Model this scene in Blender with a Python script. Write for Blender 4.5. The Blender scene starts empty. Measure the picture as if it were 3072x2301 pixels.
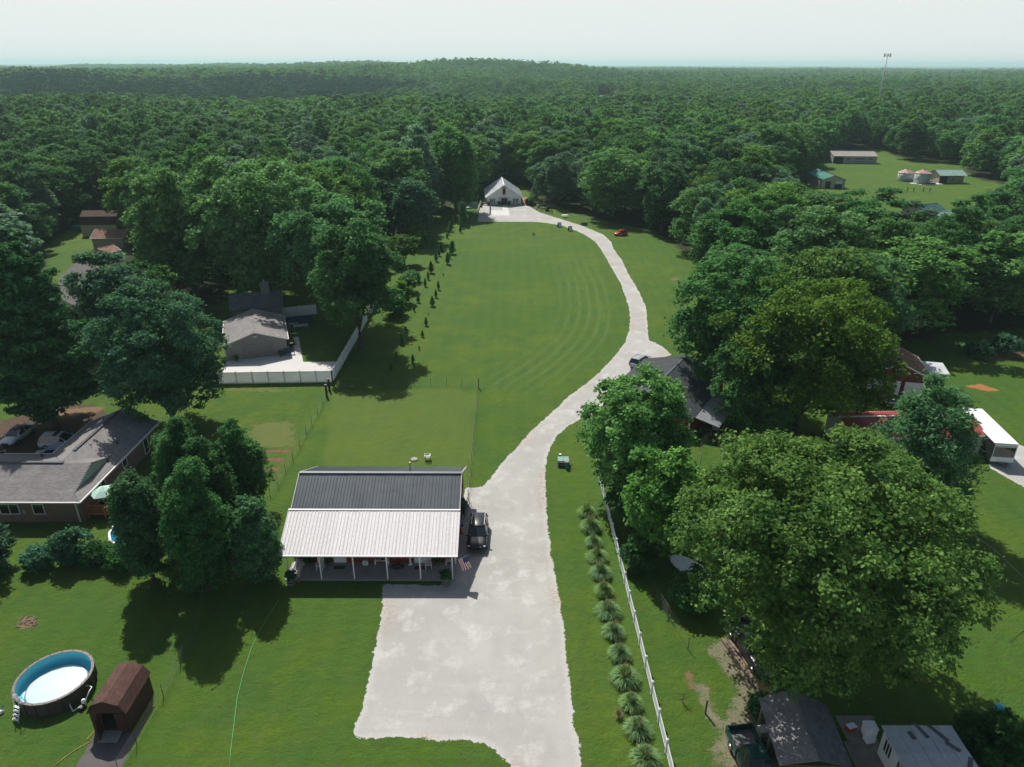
import bpy, math, random
import numpy as np
from mathutils import Vector, Matrix
sc = bpy.context.scene
COL = sc.collection
R = math.radians
# ------------------------------------------------------------------ camera, sky, sun, exposure
CAM_H, PITCH, FPX, ROLL = 42.0, R(24.2), 2133.2, R(0.15)
cam = bpy.data.objects.new('camera', bpy.data.cameras.new('camera')); COL.objects.link(cam)
cam.data.sensor_width = 36; cam.data.lens = FPX/3072*36
cam.data.clip_start = 0.5; cam.data.clip_end = 60000
cam.matrix_world = Matrix.Translation((0, 0, CAM_H)) @ Matrix.Rotation(R(90)-PITCH, 4, 'X') @ Matrix.Rotation(ROLL, 4, 'Z')
sc.camera = cam
SUN_EL, SUN_AZ = R(50.5), R(22.5)          # sun stands ahead of the camera, a little to the left
world = bpy.data.worlds.new('World'); sc.world = world; world.use_nodes = True
wn = world.node_tree.nodes; wl = world.node_tree.links; wn.clear()
wo = wn.new('ShaderNodeOutputWorld'); wb = wn.new('ShaderNodeBackground'); ws = wn.new('ShaderNodeTexSky')
ws.sky_type = 'NISHITA'; ws.sun_disc = False; ws.sun_elevation = SUN_EL; ws.sun_rotation = -SUN_AZ
ws.altitude = 200; ws.air_density = 1.0; ws.dust_density = 3.0; ws.ozone_density = 1.5
wb.inputs['Strength'].default_value = 0.072
# a hazy summer sky: the clear-sky colours pale out towards the horizon, alike all the way round
wtc = wn.new('ShaderNodeTexCoord'); wsep = wn.new('ShaderNodeSeparateXYZ'); wl.new(wtc.outputs['Generated'], wsep.inputs[0])
wr = wn.new('ShaderNodeMapRange'); wr.interpolation_type = 'SMOOTHSTEP'; wr.inputs['From Min'].default_value = 0.07; wr.inputs['From Max'].default_value = 0.36
wr.inputs['To Min'].default_value = 0.92; wr.inputs['To Max'].default_value = 0.0; wl.new(wsep.outputs['Z'], wr.inputs['Value'])
wm = wn.new('ShaderNodeMix'); wm.data_type = 'RGBA'; wl.new(wr.outputs[0], wm.inputs['Factor']); wl.new(ws.outputs[0], wm.inputs['A'])
wm.inputs['B'].default_value = (10.2, 10.75, 10.65, 1)
wl.new(wm.outputs['Result'], wb.inputs[0]); wl.new(wb.outputs[0], wo.inputs[0])
sund = bpy.data.lights.new('sun', 'SUN'); sund.energy = 4.9; sund.angle = R(0.53); sund.color = (1.0, 0.965, 0.90)
sun = bpy.data.objects.new('sun', sund); COL.objects.link(sun)
sv = Vector((-math.sin(SUN_AZ)*math.cos(SUN_EL), math.cos(SUN_AZ)*math.cos(SUN_EL), math.sin(SUN_EL)))
sun.rotation_euler = sv.to_track_quat('Z', 'Y').to_euler(); sun.location = (-40, 120, 150)
sc.view_settings.view_transform = 'Standard'; sc.view_settings.look = 'None'
sc.view_settings.exposure = 0.22; sc.view_settings.gamma = 1.0; sc.view_settings.use_curve_mapping = False
sc.cycles.max_bounces = 6; sc.cycles.diffuse_bounces = 3; sc.cycles.transparent_max_bounces = 12
sc.cycles.transmission_bounces = 4; sc.cycles.volume_bounces = 1; sc.cycles.use_denoising = True
sc.render.film_transparent = False

# ------------------------------------------------------------------ helpers
def at(px, py, z=0.0):
    """place on the level z seen at a point of the photograph (3072 x 2301)"""
    x = (px-1536)/FPX; y = -(py-1150.5)/FPX
    x, y = x*math.cos(ROLL)-y*math.sin(ROLL), y*math.cos(ROLL)+x*math.sin(ROLL)
    d = (x, math.cos(PITCH)+y*math.sin(PITCH), -math.sin(PITCH)+y*math.cos(PITCH))
    t = (z-CAM_H)/d[2]
    return Vector((d[0]*t, d[1]*t, z))
def av(x, y, z=0.0): return at(x*3072/2212, y*3072/2212, z)      # same, from the 2212 px wide view
def proj(x, y, z):
    """numpy: world -> 2212 px wide view"""
    zc = y*math.cos(PITCH)+(CAM_H-z)*math.sin(PITCH)
    u = x/zc; v = (y*math.sin(PITCH)-(CAM_H-z)*math.cos(PITCH))/zc
    return 1106+1536*(u+v*ROLL), 828.4-1536*(v-u*ROLL)
def inpoly(px, py, poly):
    px = np.asarray(px, float); py = np.asarray(py, float); c = np.zeros(px.shape, bool); n = len(poly)
    for i in range(n):
        x1, y1 = poly[i][:2]; x2, y2 = poly[(i+1) % n][:2]
        if y1 == y2: continue
        c ^= ((y1 > py) != (y2 > py)) & (px < (x2-x1)*(py-y1)/(y2-y1)+x1)
    return c
def polydist(px, py, poly, closed=True):
    px = np.asarray(px, float); py = np.asarray(py, float); d = np.full(px.shape, 1e9); n = len(poly)
    for i in range(n if closed else n-1):
        x1, y1 = poly[i][:2]; x2, y2 = poly[(i+1) % n][:2]
        L = (x2-x1)**2+(y2-y1)**2+1e-9
        t = np.clip(((px-x1)*(x2-x1)+(py-y1)*(y2-y1))/L, 0, 1)
        d = np.minimum(d, np.hypot(px-x1-t*(x2-x1), py-y1-t*(y2-y1)))
    return d
_mats = {}
def mat(name, col, rough=0.6, col2=None, scale=6.0, metal=0.0, bump=0.0, spec=0.4, rand=0.0, stretch=None, wave=None, coat=0.0, alpha=None, detail=4):
    """procedural surface: two colours mixed by noise, fine bump, optional per-object brightness"""
    if name in _mats: return _mats[name]
    m = bpy.data.materials.new(name); m.use_nodes = True; n = m.node_tree.nodes; l = m.node_tree.links
    b = n['Principled BSDF']; b.inputs['Roughness'].default_value = rough; b.inputs['Metallic'].default_value = metal
    b.inputs['Specular IOR Level'].default_value = spec; b.inputs['Coat Weight'].default_value = coat
    if col2 is None: col2 = tuple(c*0.8 for c in col[:3])
    tc = n.new('ShaderNodeTexCoord'); nz = n.new('ShaderNodeTexNoise'); nz.inputs['Scale'].default_value = scale
    nz.inputs['Detail'].default_value = detail; nz.inputs['Roughness'].default_value = 0.65
    src = tc.outputs['Object']
    if stretch:
        mp = n.new('ShaderNodeMapping'); mp.inputs['Scale'].default_value = stretch; l.new(src, mp.inputs[0]); src = mp.outputs[0]
    l.new(src, nz.inputs['Vector'])
    rp = n.new('ShaderNodeMapRange'); rp.inputs['From Min'].default_value = 0.35; rp.inputs['From Max'].default_value = 0.65
    l.new(nz.outputs['Fac'], rp.inputs['Value'])
    mx = n.new('ShaderNodeMix'); mx.data_type = 'RGBA'
    mx.inputs['A'].default_value = (*col[:3], 1); mx.inputs['B'].default_value = (*col2[:3], 1)
    l.new(rp.outputs[0], mx.inputs['Factor']); out = mx.outputs['Result']
    if rand:
        oi = n.new('ShaderNodeObjectInfo'); mr = n.new('ShaderNodeMapRange')
        mr.inputs['To Min'].default_value = 1-rand; mr.inputs['To Max'].default_value = 1+rand
        l.new(oi.outputs['Random'], mr.inputs['Value'])
        at_ = n.new('ShaderNodeAttribute'); at_.attribute_name = 'tint'
        ma = n.new('ShaderNodeMath'); ma.operation = 'MULTIPLY_ADD'; l.new(at_.outputs['Fac'], ma.inputs[0]); ma.inputs[1].default_value = rand*2
        l.new(mr.outputs[0], ma.inputs[2])
        hs = n.new('ShaderNodeHueSaturation'); l.new(ma.outputs[0], hs.inputs['Value']); l.new(out, hs.inputs['Color']); out = hs.outputs[0]
    l.new(out, b.inputs['Base Color'])
    if bump:
        bp = n.new('ShaderNodeBump'); bp.inputs['Strength'].default_value = bump; bp.inputs['Distance'].default_value = 0.02
        l.new(nz.outputs['Fac'], bp.inputs['Height']); l.new(bp.outputs[0], b.inputs['Normal'])
    if alpha is not None: b.inputs['Alpha'].default_value = alpha
    _mats[name] = m; return m

class MB:
    """collects faces of one mesh"""
    def __init__(s): s.v = []; s.f = []; s.m = []; s.t = []; s.tr = None
    def add(s, vs, fs, m=0, t=0.0):
        k = len(s.v)
        s.v += [tuple(s.tr @ Vector(q)) if s.tr else tuple(q) for q in vs]
        for f in fs: s.f.append([k+i for i in f]); s.m.append(m); s.t.append(t)
        return s
    def box(s, c, d, rz=0.0, m=0, rx=0.0, ry=0.0, t=0.0):
        x, y, z = d[0]/2, d[1]/2, d[2]/2
        M = Matrix.Translation(c) @ Matrix.Rotation(rz, 4, 'Z') @ Matrix.Rotation(rx, 4, 'X') @ Matrix.Rotation(ry, 4, 'Y')
        vs = [M @ Vector(q) for q in ((-x,-y,-z),(x,-y,-z),(x,y,-z),(-x,y,-z),(-x,-y,z),(x,-y,z),(x,y,z),(-x,y,z))]
        return s.add(vs, [(0,3,2,1),(4,5,6,7),(0,1,5,4),(1,2,6,5),(2,3,7,6),(3,0,4,7)], m, t)
    def bb(s, a, b, m=0): return s.box([(a[i]+b[i])/2 for i in range(3)], [abs(b[i]-a[i]) for i in range(3)], m=m)
    def bar(s, a, b, w, h, m=0):
        a = Vector(a); b = Vector(b); d = b-a; L = d.length
        if L < 1e-6: return s
        q = d.to_track_quat('Y', 'Z').to_matrix().to_4x4(); M = Matrix.Translation((a+b)/2) @ q
        x, y, z = w/2, L/2, h/2
        vs = [M @ Vector(p) for p in ((-x,-y,-z),(x,-y,-z),(x,y,-z),(-x,y,-z),(-x,-y,z),(x,-y,z),(x,y,z),(-x,y,z))]
        return s.add(vs, [(0,3,2,1),(4,5,6,7),(0,1,5,4),(1,2,6,5),(2,3,7,6),(3,0,4,7)], m)
    def cyl(s, a, b, r0, r1=None, n=12, m=0, caps=True):
        r1 = r0 if r1 is None else r1; a = Vector(a); b = Vector(b); d = (b-a)
        q = d.to_track_quat('Z', 'X').to_matrix(); vs = []
        for k in range(n):
            an = 2*math.pi*k/n; o = q @ Vector((math.cos(an), math.sin(an), 0)); vs.append(a+o*r0); vs.append(b+o*r1)
        fs = [(2*k, (2*k+2) % (2*n), (2*k+3) % (2*n), 2*k+1) for k in range(n)]
        if caps: fs += [tuple(range(2*n-2, -1, -2)), tuple(range(1, 2*n, 2))]
        return s.add(vs, fs, m)
    def tube(s, pts, r, n=6, m=0):
        pts = [Vector(p) for p in pts]; rr = r if isinstance(r, (list, tuple)) else [r]*len(pts); vs = []
        for i, p in enumerate(pts):
            d = pts[min(i+1, len(pts)-1)]-pts[max(i-1, 0)]; q = d.to_track_quat('Z', 'X').to_matrix()
            for k in range(n): vs.append(p+q @ Vector((math.cos(2*math.pi*k/n), math.sin(2*math.pi*k/n), 0))*rr[i])
        fs = [(i*n+k, i*n+(k+1) % n, (i+1)*n+(k+1) % n, (i+1)*n+k) for i in range(len(pts)-1) for k in range(n)]
        fs += [tuple(range(n-1, -1, -1)), tuple((len(pts)-1)*n+k for k in range(n))]
        return s.add(vs, fs, m)
    def lathe(s, prof, c=(0, 0, 0), n=16, m=0, sx=1.0, sy=1.0, cap=True):
        vs = []; k = len(prof)
        for r_, z in prof:
            for i in range(n): a = 2*math.pi*i/n; vs.append((c[0]+r_*math.cos(a)*sx, c[1]+r_*math.sin(a)*sy, c[2]+z))
        fs = [(j*n+i, j*n+(i+1) % n, (j+1)*n+(i+1) % n, (j+1)*n+i) for j in range(k-1) for i in range(n)]
        cap = cap and tuple(prof[0]) != tuple(prof[-1])
        if cap and prof[0][0] > 1e-4: fs.append(tuple(range(n-1, -1, -1)))
        if cap and prof[-1][0] > 1e-4: fs.append(tuple((k-1)*n+i for i in range(n)))
        return s.add(vs, fs, m)
    def slab(s, pts, th, m=0):
        """planar polygon (3-D points, counter-clockwise from above) given thickness th downward along its normal"""
        p = [Vector(q) for q in pts]; nn = Vector((0, 0, 0))
        for i in range(len(p)): nn += p[i].cross(p[(i+1) % len(p)])
        nn.normalize(); k = len(p)
        vs = p+[q-nn*th for q in p]
        fs = [tuple(range(k)), tuple(range(2*k-1, k-1, -1))]+[(i, k+i, k+(i+1) % k, (i+1) % k) for i in range(k)]
        return s.add(vs, fs, m)
    def build(s, name, mats, parent=None, smooth=False, link=True, kind=None, label=None):
        me = bpy.data.meshes.new(name); me.from_pydata([tuple(q) for q in s.v], [], s.f)
        mats = mats if isinstance(mats, (list, tuple)) else [mats]
        for q in mats: me.materials.append(q)
        if len(mats) > 1: me.polygons.foreach_set('material_index', s.m)
        if any(s.t):
            a = me.attributes.new('tint', 'FLOAT', 'FACE'); a.data.foreach_set('value', s.t)
        if smooth: me.shade_smooth()
        me.update()
        o = bpy.data.objects.new(name, me)
        if link: COL.objects.link(o)
        if parent: o.parent = parent
        if kind: o['kind'] = kind
        if label: o['label'] = label
        return o
def share(o, parent=None, loc=(0, 0, 0), rot=(0, 0, 0), scale=(1, 1, 1)):
    c = o.copy(); COL.objects.link(c); c.location = loc; c.rotation_euler = rot; c.scale = scale
    c.parent = parent; return c
def tag(o, label, cat, group=None):
    o['label'] = label; o['category'] = cat
    if group: o['group'] = group
    return o
def thing(name, label, cat, loc=(0, 0, 0), rz=0.0, group=None, scale=1.0):
    o = bpy.data.objects.new(name, None); COL.objects.link(o); o.empty_display_size = 0.3
    o.location = loc; o.rotation_euler = (0, 0, rz); o.scale = (scale,)*3
    return tag(o, label, cat, group)
def copy_thing(root, loc, rz, label=None, scale=None, group=None):
    r = root.copy(); COL.objects.link(r); r.location = loc; r.rotation_euler = (0, 0, rz)
    if scale is not None: r.scale = (scale,)*3 if not isinstance(scale, tuple) else scale
    if label: r['label'] = label
    if group: r['group'] = group
    for ch in list(root.children):
        c = ch.copy(); COL.objects.link(c); c.parent = r
        for g in list(ch.children):
            d = g.copy(); COL.objects.link(d); d.parent = c
    return r
ORD = 'first second third fourth fifth sixth seventh eighth ninth tenth eleventh twelfth thirteenth fourteenth fifteenth sixteenth seventeenth eighteenth nineteenth twentieth'.split()

# ------------------------------------------------------------------ terrain
def hgt(x, y):
    x = np.asarray(x, float); y = np.asarray(y, float); d = np.hypot(x, y)
    far = np.clip((d-420)/400, 0, 1); far = far*far*(3-2*far)
    h = 3.0*np.sin(x/210+1.3)*np.cos(y/260)+2.5*np.sin(x/97+y/130)
    h += 24*np.exp(-((x+150)/290)**2-((y-1750)/260)**2)          # wooded hill on the skyline
    h += 6*np.exp(-((x-60)/260)**2-((y-1800)/240)**2)
    h -= 17*np.exp(-((x+330)/330)**2-((y-760)/150)**2)           # valley to the left
    h += 15*np.exp(-((x+520)/420)**2-((y-1350)/230)**2)
    h += 22*np.exp(-((x+500)/600)**2-((y-2500)/350)**2)
    h += 14*np.exp(-((x+1300)/800)**2-((y-3600)/500)**2)
    h += np.clip((d-3500)/1500, 0, 1)*(9+4*np.sin(x/330)*np.sin(y/410)+3*np.sin(x/140+y/170))
    return h*far

# ------------------------------------------------------------------ ground, drive, paths
DRIVE = [(1149,1752),(1149,1793),(1144.7,1840),(1133,1906),(1120,1976),(1106,2030),(1097,2084),(1083,2134),(1057,2190),(1062,2207),(1075,2214),(1135,2214),(1203,2211),(1271,2213),(1312,2222),(1343,2220),(1407,2222),(1452,2227),(1472,2241),(1497,2270),(1533,2301),(1560,2420),
 (1762,2420),(1741,2301),(1737,2247),(1723,2170),(1712,2066),(1701,1976),(1692,1886),(1679,1797),(1662,1716),(1650,1635),(1640,1545),(1636,1451),(1635,1401),(1643,1358),(1659,1327),(1678,1299),(1702,1280),(1749,1252),(1800,1229),(1812,1215),
 (1870,1180),(1900,1120),(1925,1090),(1980,1075),(2016,1064),(1992,1044),(1965,1028),(1947,1022),(1943,989),(1941,950),(1937,917),(1909,861),(1884,820),(1864,778),(1841,747),(1832,724),(1810,704),(1751,679),(1701,663),(1656,649),(1620,638),(1597,625),(1579,615),(1560,608),
 (1455,608),(1443,615),(1437,634),(1433,665),(1500,665),(1552,665),(1611,666),(1642,669),(1688,677),(1724,690),(1755,704),(1787,726),(1805,751),(1822,780),(1841,815),(1861,847),(1886,917),(1890,950),(1888,989),(1875,1028),(1851,1060),(1828,1087),(1796,1119),(1749,1158),
 (1706,1189),(1674,1221),(1639,1252),(1600,1287),(1572,1317),(1547,1350),(1516,1374),(1496,1403),(1471,1435),(1451,1460),(1398,1464),(1385,1500)]
drive_w = [tuple(at(*p)[:2]) for p in DRIVE]
drive_w += [(-5.6, 57.5), (-5.6, 49.9)]
field_edge = [tuple(at(*p)[:2]) for p in DRIVE[65:96]]
# clearings: ground where no wood stands (2212 px view)
CLEAR = [[av(*p)[:2] for p in poly] for poly in (
 [(-500,690),(330,680),(480,655),(500,600),(640,600),(700,620),(830,600),(850,560),(830,500),(900,480),(945,465),(985,440),(1040,400),(1135,400),(1165,437),(1200,442),(1245,462),(1330,482),(1410,497),(1490,552),(1530,600),(1520,650),(1560,700),(1980,735),(2060,718),(2700,690),(3000,2600),(-1000,2600)],
 [(1750,356),(1790,322),(1900,322),(1960,345),(2078,352),(2100,384),(2200,405),(2190,440),(2060,470),(1900,470),(1740,436),(1640,440),(1640,408),(1740,400)],
 [(95,545),(110,520),(180,480),(275,470),(300,500),(270,545),(215,590),(190,620),(95,610)])]
def in_clear(x, y):
    m = np.zeros(np.shape(x), bool)
    for c in CLEAR: m |= inpoly(x, y, c)
    return m
def nodes_of(name):
    m = bpy.data.materials.new(name); m.use_nodes = True; return m, m.node_tree.nodes, m.node_tree.links
def NZ(n, l, src, scale, detail=3, rough=0.6, lo=0.35, hi=0.65, dist=0.0):
    z = n.new('ShaderNodeTexNoise'); z.inputs['Scale'].default_value = scale; z.inputs['Detail'].default_value = detail
    z.inputs['Roughness'].default_value = rough; z.inputs['Distortion'].default_value = dist; l.new(src, z.inputs['Vector'])
    r = n.new('ShaderNodeMapRange'); r.inputs['From Min'].default_value = lo; r.inputs['From Max'].default_value = hi
    l.new(z.outputs['Fac'], r.inputs['Value']); return r.outputs[0]
def MIX(n, l, f, a, b):
    x = n.new('ShaderNodeMix'); x.data_type = 'RGBA'
    for s, q in (('Factor', f), ('A', a), ('B', b)):
        if isinstance(q, (tuple, list)): x.inputs[s].default_value = (*q[:3], 1)
        elif isinstance(q, (int, float)): x.inputs[s].default_value = q
        else: l.new(q, x.inputs[s])
    return x.outputs['Result']
def MATH(n, l, op, a, b=0.0, c=None, clamp=False):
    x = n.new('ShaderNodeMath'); x.operation = op; x.use_clamp = clamp
    for i, q in enumerate((a, b, c)):
        if q is None: continue
        if isinstance(q, (int, float)): x.inputs[i].default_value = q
        else: l.new(q, x.inputs[i])
    return x.outputs[0]
def ATTR(n, name):
    a = n.new('ShaderNodeAttribute'); a.attribute_name = name; return a.outputs['Fac']

gm, n, l = nodes_of('lawn_and_forest_floor'); b = n['Principled BSDF']; tc = n.new('ShaderNodeTexCoord'); O = tc.outputs['Object']
big = NZ(n, l, O, 0.035, 4, 0.6, 0.38, 0.62); med = NZ(n, l, O, 0.22, 4, 0.65, 0.35, 0.66); sml = NZ(n, l, O, 1.3, 5, 0.7, 0.3, 0.7); fin = NZ(n, l, O, 7.0, 4, 0.75, 0.28, 0.72)
g = MIX(n, l, big, (0.072, 0.160, 0.010), (0.140, 0.208, 0.014))
g = MIX(n, l, MATH(n, l, 'MULTIPLY', med, 0.9), g, (0.050, 0.140, 0.026))
dry = NZ(n, l, O, 0.5, 6, 0.75, 0.58, 0.78)
g = MIX(n, l, MATH(n, l, 'MULTIPLY', dry, 0.7), g, (0.165, 0.165, 0.060))
g = MIX(n, l, MATH(n, l, 'MULTIPLY', sml, 0.60), g, (0.055, 0.098, 0.018))
g = MIX(n, l, MATH(n, l, 'MULTIPLY', fin, 0.60), g, (0.030, 0.060, 0.011))
plot = ATTR(n, 'paddock'); g = MIX(n, l, MATH(n, l, 'MULTIPLY', plot, 0.40), g, (0.125, 0.165, 0.035))
brn = NZ(n, l, O, 0.75, 6, 0.8, 0.50, 0.72); g = MIX(n, l, MATH(n, l, 'MULTIPLY', brn, 0.34), g, (0.105, 0.095, 0.034))
bri = NZ(n, l, O, 11.0, 3, 0.7, 0.55, 0.8)
g = MIX(n, l, MATH(n, l, 'MULTIPLY', bri, 0.30), g, (0.15, 0.19, 0.05))
# mown swaths: clippings lie in lines that follow the drive, and straight passes up the field
dd = ATTR(n, 'drive_distance'); mow = ATTR(n, 'mown')
wob = NZ(n, l, O, 0.08, 2, 0.5, 0.0, 1.0)
ph = MATH(n, l, 'MULTIPLY_ADD', dd, 3.4, MATH(n, l, 'MULTIPLY', wob, 3.0))
ln = MATH(n, l, 'POWER', MATH(n, l, 'MULTIPLY_ADD', MATH(n, l, 'SINE', ph), 0.5, 0.5), 2.6)
ln = MATH(n, l, 'MULTIPLY', MATH(n, l, 'MULTIPLY', ln, mow), MATH(n, l, 'MULTIPLY_ADD', MATH(n, l, 'MULTIPLY', sml, med), 0.5, 0.03))
g = MIX(n, l, ln, g, (0.20, 0.25, 0.11))
sp = n.new('ShaderNodeSeparateXYZ'); l.new(O, sp.inputs[0])
st = MATH(n, l, 'SINE', MATH(n, l, 'MULTIPLY_ADD', sp.outputs['X'], 2.6, MATH(n, l, 'MULTIPLY', wob, 3.0)))
st = MATH(n, l, 'MULTIPLY', MATH(n, l, 'MULTIPLY_ADD', st, 0.5, 0.5), 0.13)
g = MIX(n, l, st, g, (0.10, 0.16, 0.035))
fl = MIX(n, l, sml, (0.022, 0.026, 0.012), (0.036, 0.044, 0.016))
g = MIX(n, l, ATTR(n, 'woods'), g, fl)
far = MIX(n, l, NZ(n, l, O, 0.03, 5, 0.7), (0.022, 0.040, 0.012), (0.050, 0.080, 0.022))
g = MIX(n, l, ATTR(n, 'far_wood'), g, far)
l.new(g, b.inputs['Base Color']); b.inputs['Roughness'].default_value = 0.9; b.inputs['Specular IOR Level'].default_value = 0.12
bp = n.new('ShaderNodeBump'); bp.inputs['Strength'].default_value = 0.9; bp.inputs['Distance'].default_value = 0.12
bh = MATH(n, l, 'ADD', MATH(n, l, 'MULTIPLY', fin, 0.5), sml); l.new(bh, bp.inputs['Height']); l.new(bp.outputs[0], b.inputs['Normal'])

rr = np.concatenate([np.arange(4, 300, 1.6), np.geomspace(302, 30000, 210)]); ta = np.radians(np.linspace(-62, 62, 250))
RR, TA = np.meshgrid(rr, ta, indexing='ij'); GX = RR*np.sin(TA); GY = RR*np.cos(TA)-2; GZ = hgt(GX, GY)
fx, fy = GX.ravel(), GY.ravel()
me = bpy.data.meshes.new('ground'); nr, na = RR.shape
idx = np.arange(nr*na).reshape(nr, na)
F = np.stack([idx[:-1, :-1], idx[:-1, 1:], idx[1:, 1:], idx[1:, :-1]], -1).reshape(-1, 4)[:, ::-1]
def np_mesh(me, V, F):
    me.vertices.add(len(V)); me.vertices.foreach_set('co', np.asarray(V, np.float32).ravel())
    me.loops.add(F.size); me.loops.foreach_set('vertex_index', F.astype(np.int32).ravel())
    me.polygons.add(len(F)); me.polygons.foreach_set('loop_start', (np.arange(len(F))*F.shape[1]).astype(np.int32))
    me.polygons.foreach_set('loop_total', np.full(len(F), F.shape[1], np.int32)); me.update(calc_edges=True)
np_mesh(me, np.stack([fx, fy, GZ.ravel()], -1), F)
def vattr(me, name, vals):
    a = me.attributes.new(name, 'FLOAT', 'POINT'); a.data.foreach_set('value', np.asarray(vals, np.float32))
near = np.hypot(fx, fy) < 330
ddv = np.full(fx.shape, 999.0); ddv[near] = polydist(fx[near], fy[near], field_edge, False)
mw = np.clip((ddv-2.0)/2, 0, 1)*np.clip((15-ddv)/5, 0, 1)*(fy > 88)*np.clip((fy-88)/8, 0, 1)*np.clip((175-fy)/30, 0, 1)
mw *= inpoly(fx, fy, [tuple(av(*p)[:2]) for p in [(1100,540),(1290,520),(1370,700),(1300,790),(1190,880),(1040,880)]])
wd = (~in_clear(fx, fy)) & (fy > 55)
vattr(me, 'drive_distance', ddv); vattr(me, 'mown', mw); vattr(me, 'woods', wd.astype(float))
pad_ = inpoly(fx, fy, [(-25.5, 90.6), (-20.5, 66), (-4.8, 64.5), (-4.9, 91.4)]); vattr(me, 'paddock', pad_.astype(float))
vattr(me, 'far_wood', np.clip((np.hypot(fx, fy)-3000)/600, 0, 1))
me.materials.append(gm); me.shade_smooth()
ground = bpy.data.objects.new('ground', me); COL.objects.link(ground); ground['kind'] = 'structure'

def sheet(name, poly, mt, z=0.004, step=0.3, pad=0.6, kind='structure', holes=()):
    """flat sheet 4 mm up whose edge is broken by its material (attribute edge = metres inside the outline)"""
    P_ = [tuple(p[:2]) for p in poly]; xs = [p[0] for p in P_]; ys = [p[1] for p in P_]
    gx = np.arange(min(xs)-pad, max(xs)+pad+step, step); gy = np.arange(min(ys)-pad, max(ys)+pad+step, step)
    X, Y = np.meshgrid(gx, gy, indexing='ij'); fx_, fy_ = X.ravel(), Y.ravel()
    ins = inpoly(fx_, fy_, P_); sd = polydist(fx_, fy_, P_); sd = np.where(ins, sd, -sd)
    keep = (sd > -pad).reshape(X.shape); i_ = np.arange(X.size).reshape(X.shape)
    ok = keep[:-1, :-1] & keep[:-1, 1:] & keep[1:, 1:] & keep[1:, :-1]
    F_ = np.stack([i_[:-1, :-1], i_[1:, :-1], i_[1:, 1:], i_[:-1, 1:]], -1)[ok]
    used = np.unique(F_); re = np.zeros(X.size, int); re[used] = np.arange(len(used))
    me = bpy.data.meshes.new(name); np_mesh(me, np.stack([fx_[used], fy_[used], np.full(len(used), z)], -1), re[F_])
    vattr(me, 'edge', sd[used]); me.materials.append(mt)
    o = bpy.data.objects.new(name, me); COL.objects.link(o); o['kind'] = kind; return o
def sheet_mat(name, build, ragged=0.25, fine=0.12, sc1=1.2, sc2=7.0):
    m, n, l = nodes_of(name); b = n['Principled BSDF']; tc = n.new('ShaderNodeTexCoord'); O = tc.outputs['Object']
    e = ATTR(n, 'edge')
    e2 = MATH(n, l, 'MULTIPLY_ADD', MATH(n, l, 'SUBTRACT', NZ(n, l, O, sc1, 3, 0.6, 0.3, 0.7), 0.5), 2*ragged, e)
    e2 = MATH(n, l, 'MULTIPLY_ADD', MATH(n, l, 'SUBTRACT', NZ(n, l, O, sc2, 4, 0.7, 0.3, 0.7), 0.5), 2*fine, e2)
    build(n, l, O, e2, b)
    a = MATH(n, l, 'GREATER_THAN', e2, 0.0); l.new(a, b.inputs['Alpha'])
    b.inputs['Roughness'].default_value = 0.9; b.inputs['Specular IOR Level'].default_value = 0.2
    return m
def gravel_nodes(n, l, O, e, b):
    c = MIX(n, l, NZ(n, l, O, 0.16, 5, 0.6, 0.35, 0.65), (0.348, 0.343, 0.318), (0.418, 0.412, 0.382))
    c = MIX(n, l, MATH(n, l, 'MULTIPLY', NZ(n, l, O, 0.42, 6, 0.72, 0.52, 0.68), 0.75), c, (0.575, 0.575, 0.55))
    c = MIX(n, l, MATH(n, l, 'MULTIPLY', NZ(n, l, O, 0.8, 5, 0.7, 0.56, 0.72), 0.45), c, (0.30, 0.30, 0.298))
    sx = n.new('ShaderNodeSeparateXYZ'); l.new(O, sx.inputs[0])
    trk = MATH(n, l, 'MULTIPLY_ADD', MATH(n, l, 'SINE', MATH(n, l, 'MULTIPLY_ADD', e, 3.6, 0.8)), 0.5, 0.5)
    trk = MATH(n, l, 'MULTIPLY', trk, NZ(n, l, O, 0.25, 3, 0.6, 0.4, 0.8))
    c = MIX(n, l, MATH(n, l, 'MULTIPLY', trk, 0.6), c, (0.32, 0.305, 0.28))
    rim = MATH(n, l, 'SUBTRACT', 1.0, MATH(n, l, 'MULTIPLY', e, 1.7), clamp=True)
    c = MIX(n, l, MATH(n, l, 'MULTIPLY', rim, 0.45), c, (0.58, 0.57, 0.55))
    rim2 = MATH(n, l, 'SUBTRACT', 1.0, MATH(n, l, 'MULTIPLY', e, 0.5), clamp=True)
    dirt = MATH(n, l, 'MULTIPLY', rim2, MATH(n, l, 'MULTIPLY', NZ(n, l, O, 0.12, 2, 0.5, 0.5, 0.62), NZ(n, l, O, 3.5, 5, 0.75, 0.45, 0.6)))
    c = MIX(n, l, MATH(n, l, 'MULTIPLY', dirt, 0.9), c, (0.34, 0.21, 0.13))
    weed = MATH(n, l, 'MULTIPLY', rim2, NZ(n, l, O, 5.0, 4, 0.7, 0.62, 0.68))
    c = MIX(n, l, MATH(n, l, 'MULTIPLY', weed, 0.8), c, (0.09, 0.12, 0.04))
    spk = NZ(n, l, O, 8.0, 4, 0.85, 0.35, 0.68)
    c = MIX(n, l, MATH(n, l, 'MULTIPLY', spk, 0.45), c, (0.30, 0.29, 0.28))
    l.new(c, b.inputs['Base Color'])
    bp = n.new('ShaderNodeBump'); bp.inputs['Strength'].default_value = 0.35; bp.inputs['Distance'].default_value = 0.03
    l.new(spk, bp.inputs['Height']); l.new(bp.outputs[0], b.inputs['Normal'])
gravel = sheet_mat('crushed_limestone', gravel_nodes, 0.13, 0.15, 0.6, 3.0)
sheet('gravel_drive', drive_w, gravel, 0.004, 0.32)
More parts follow.
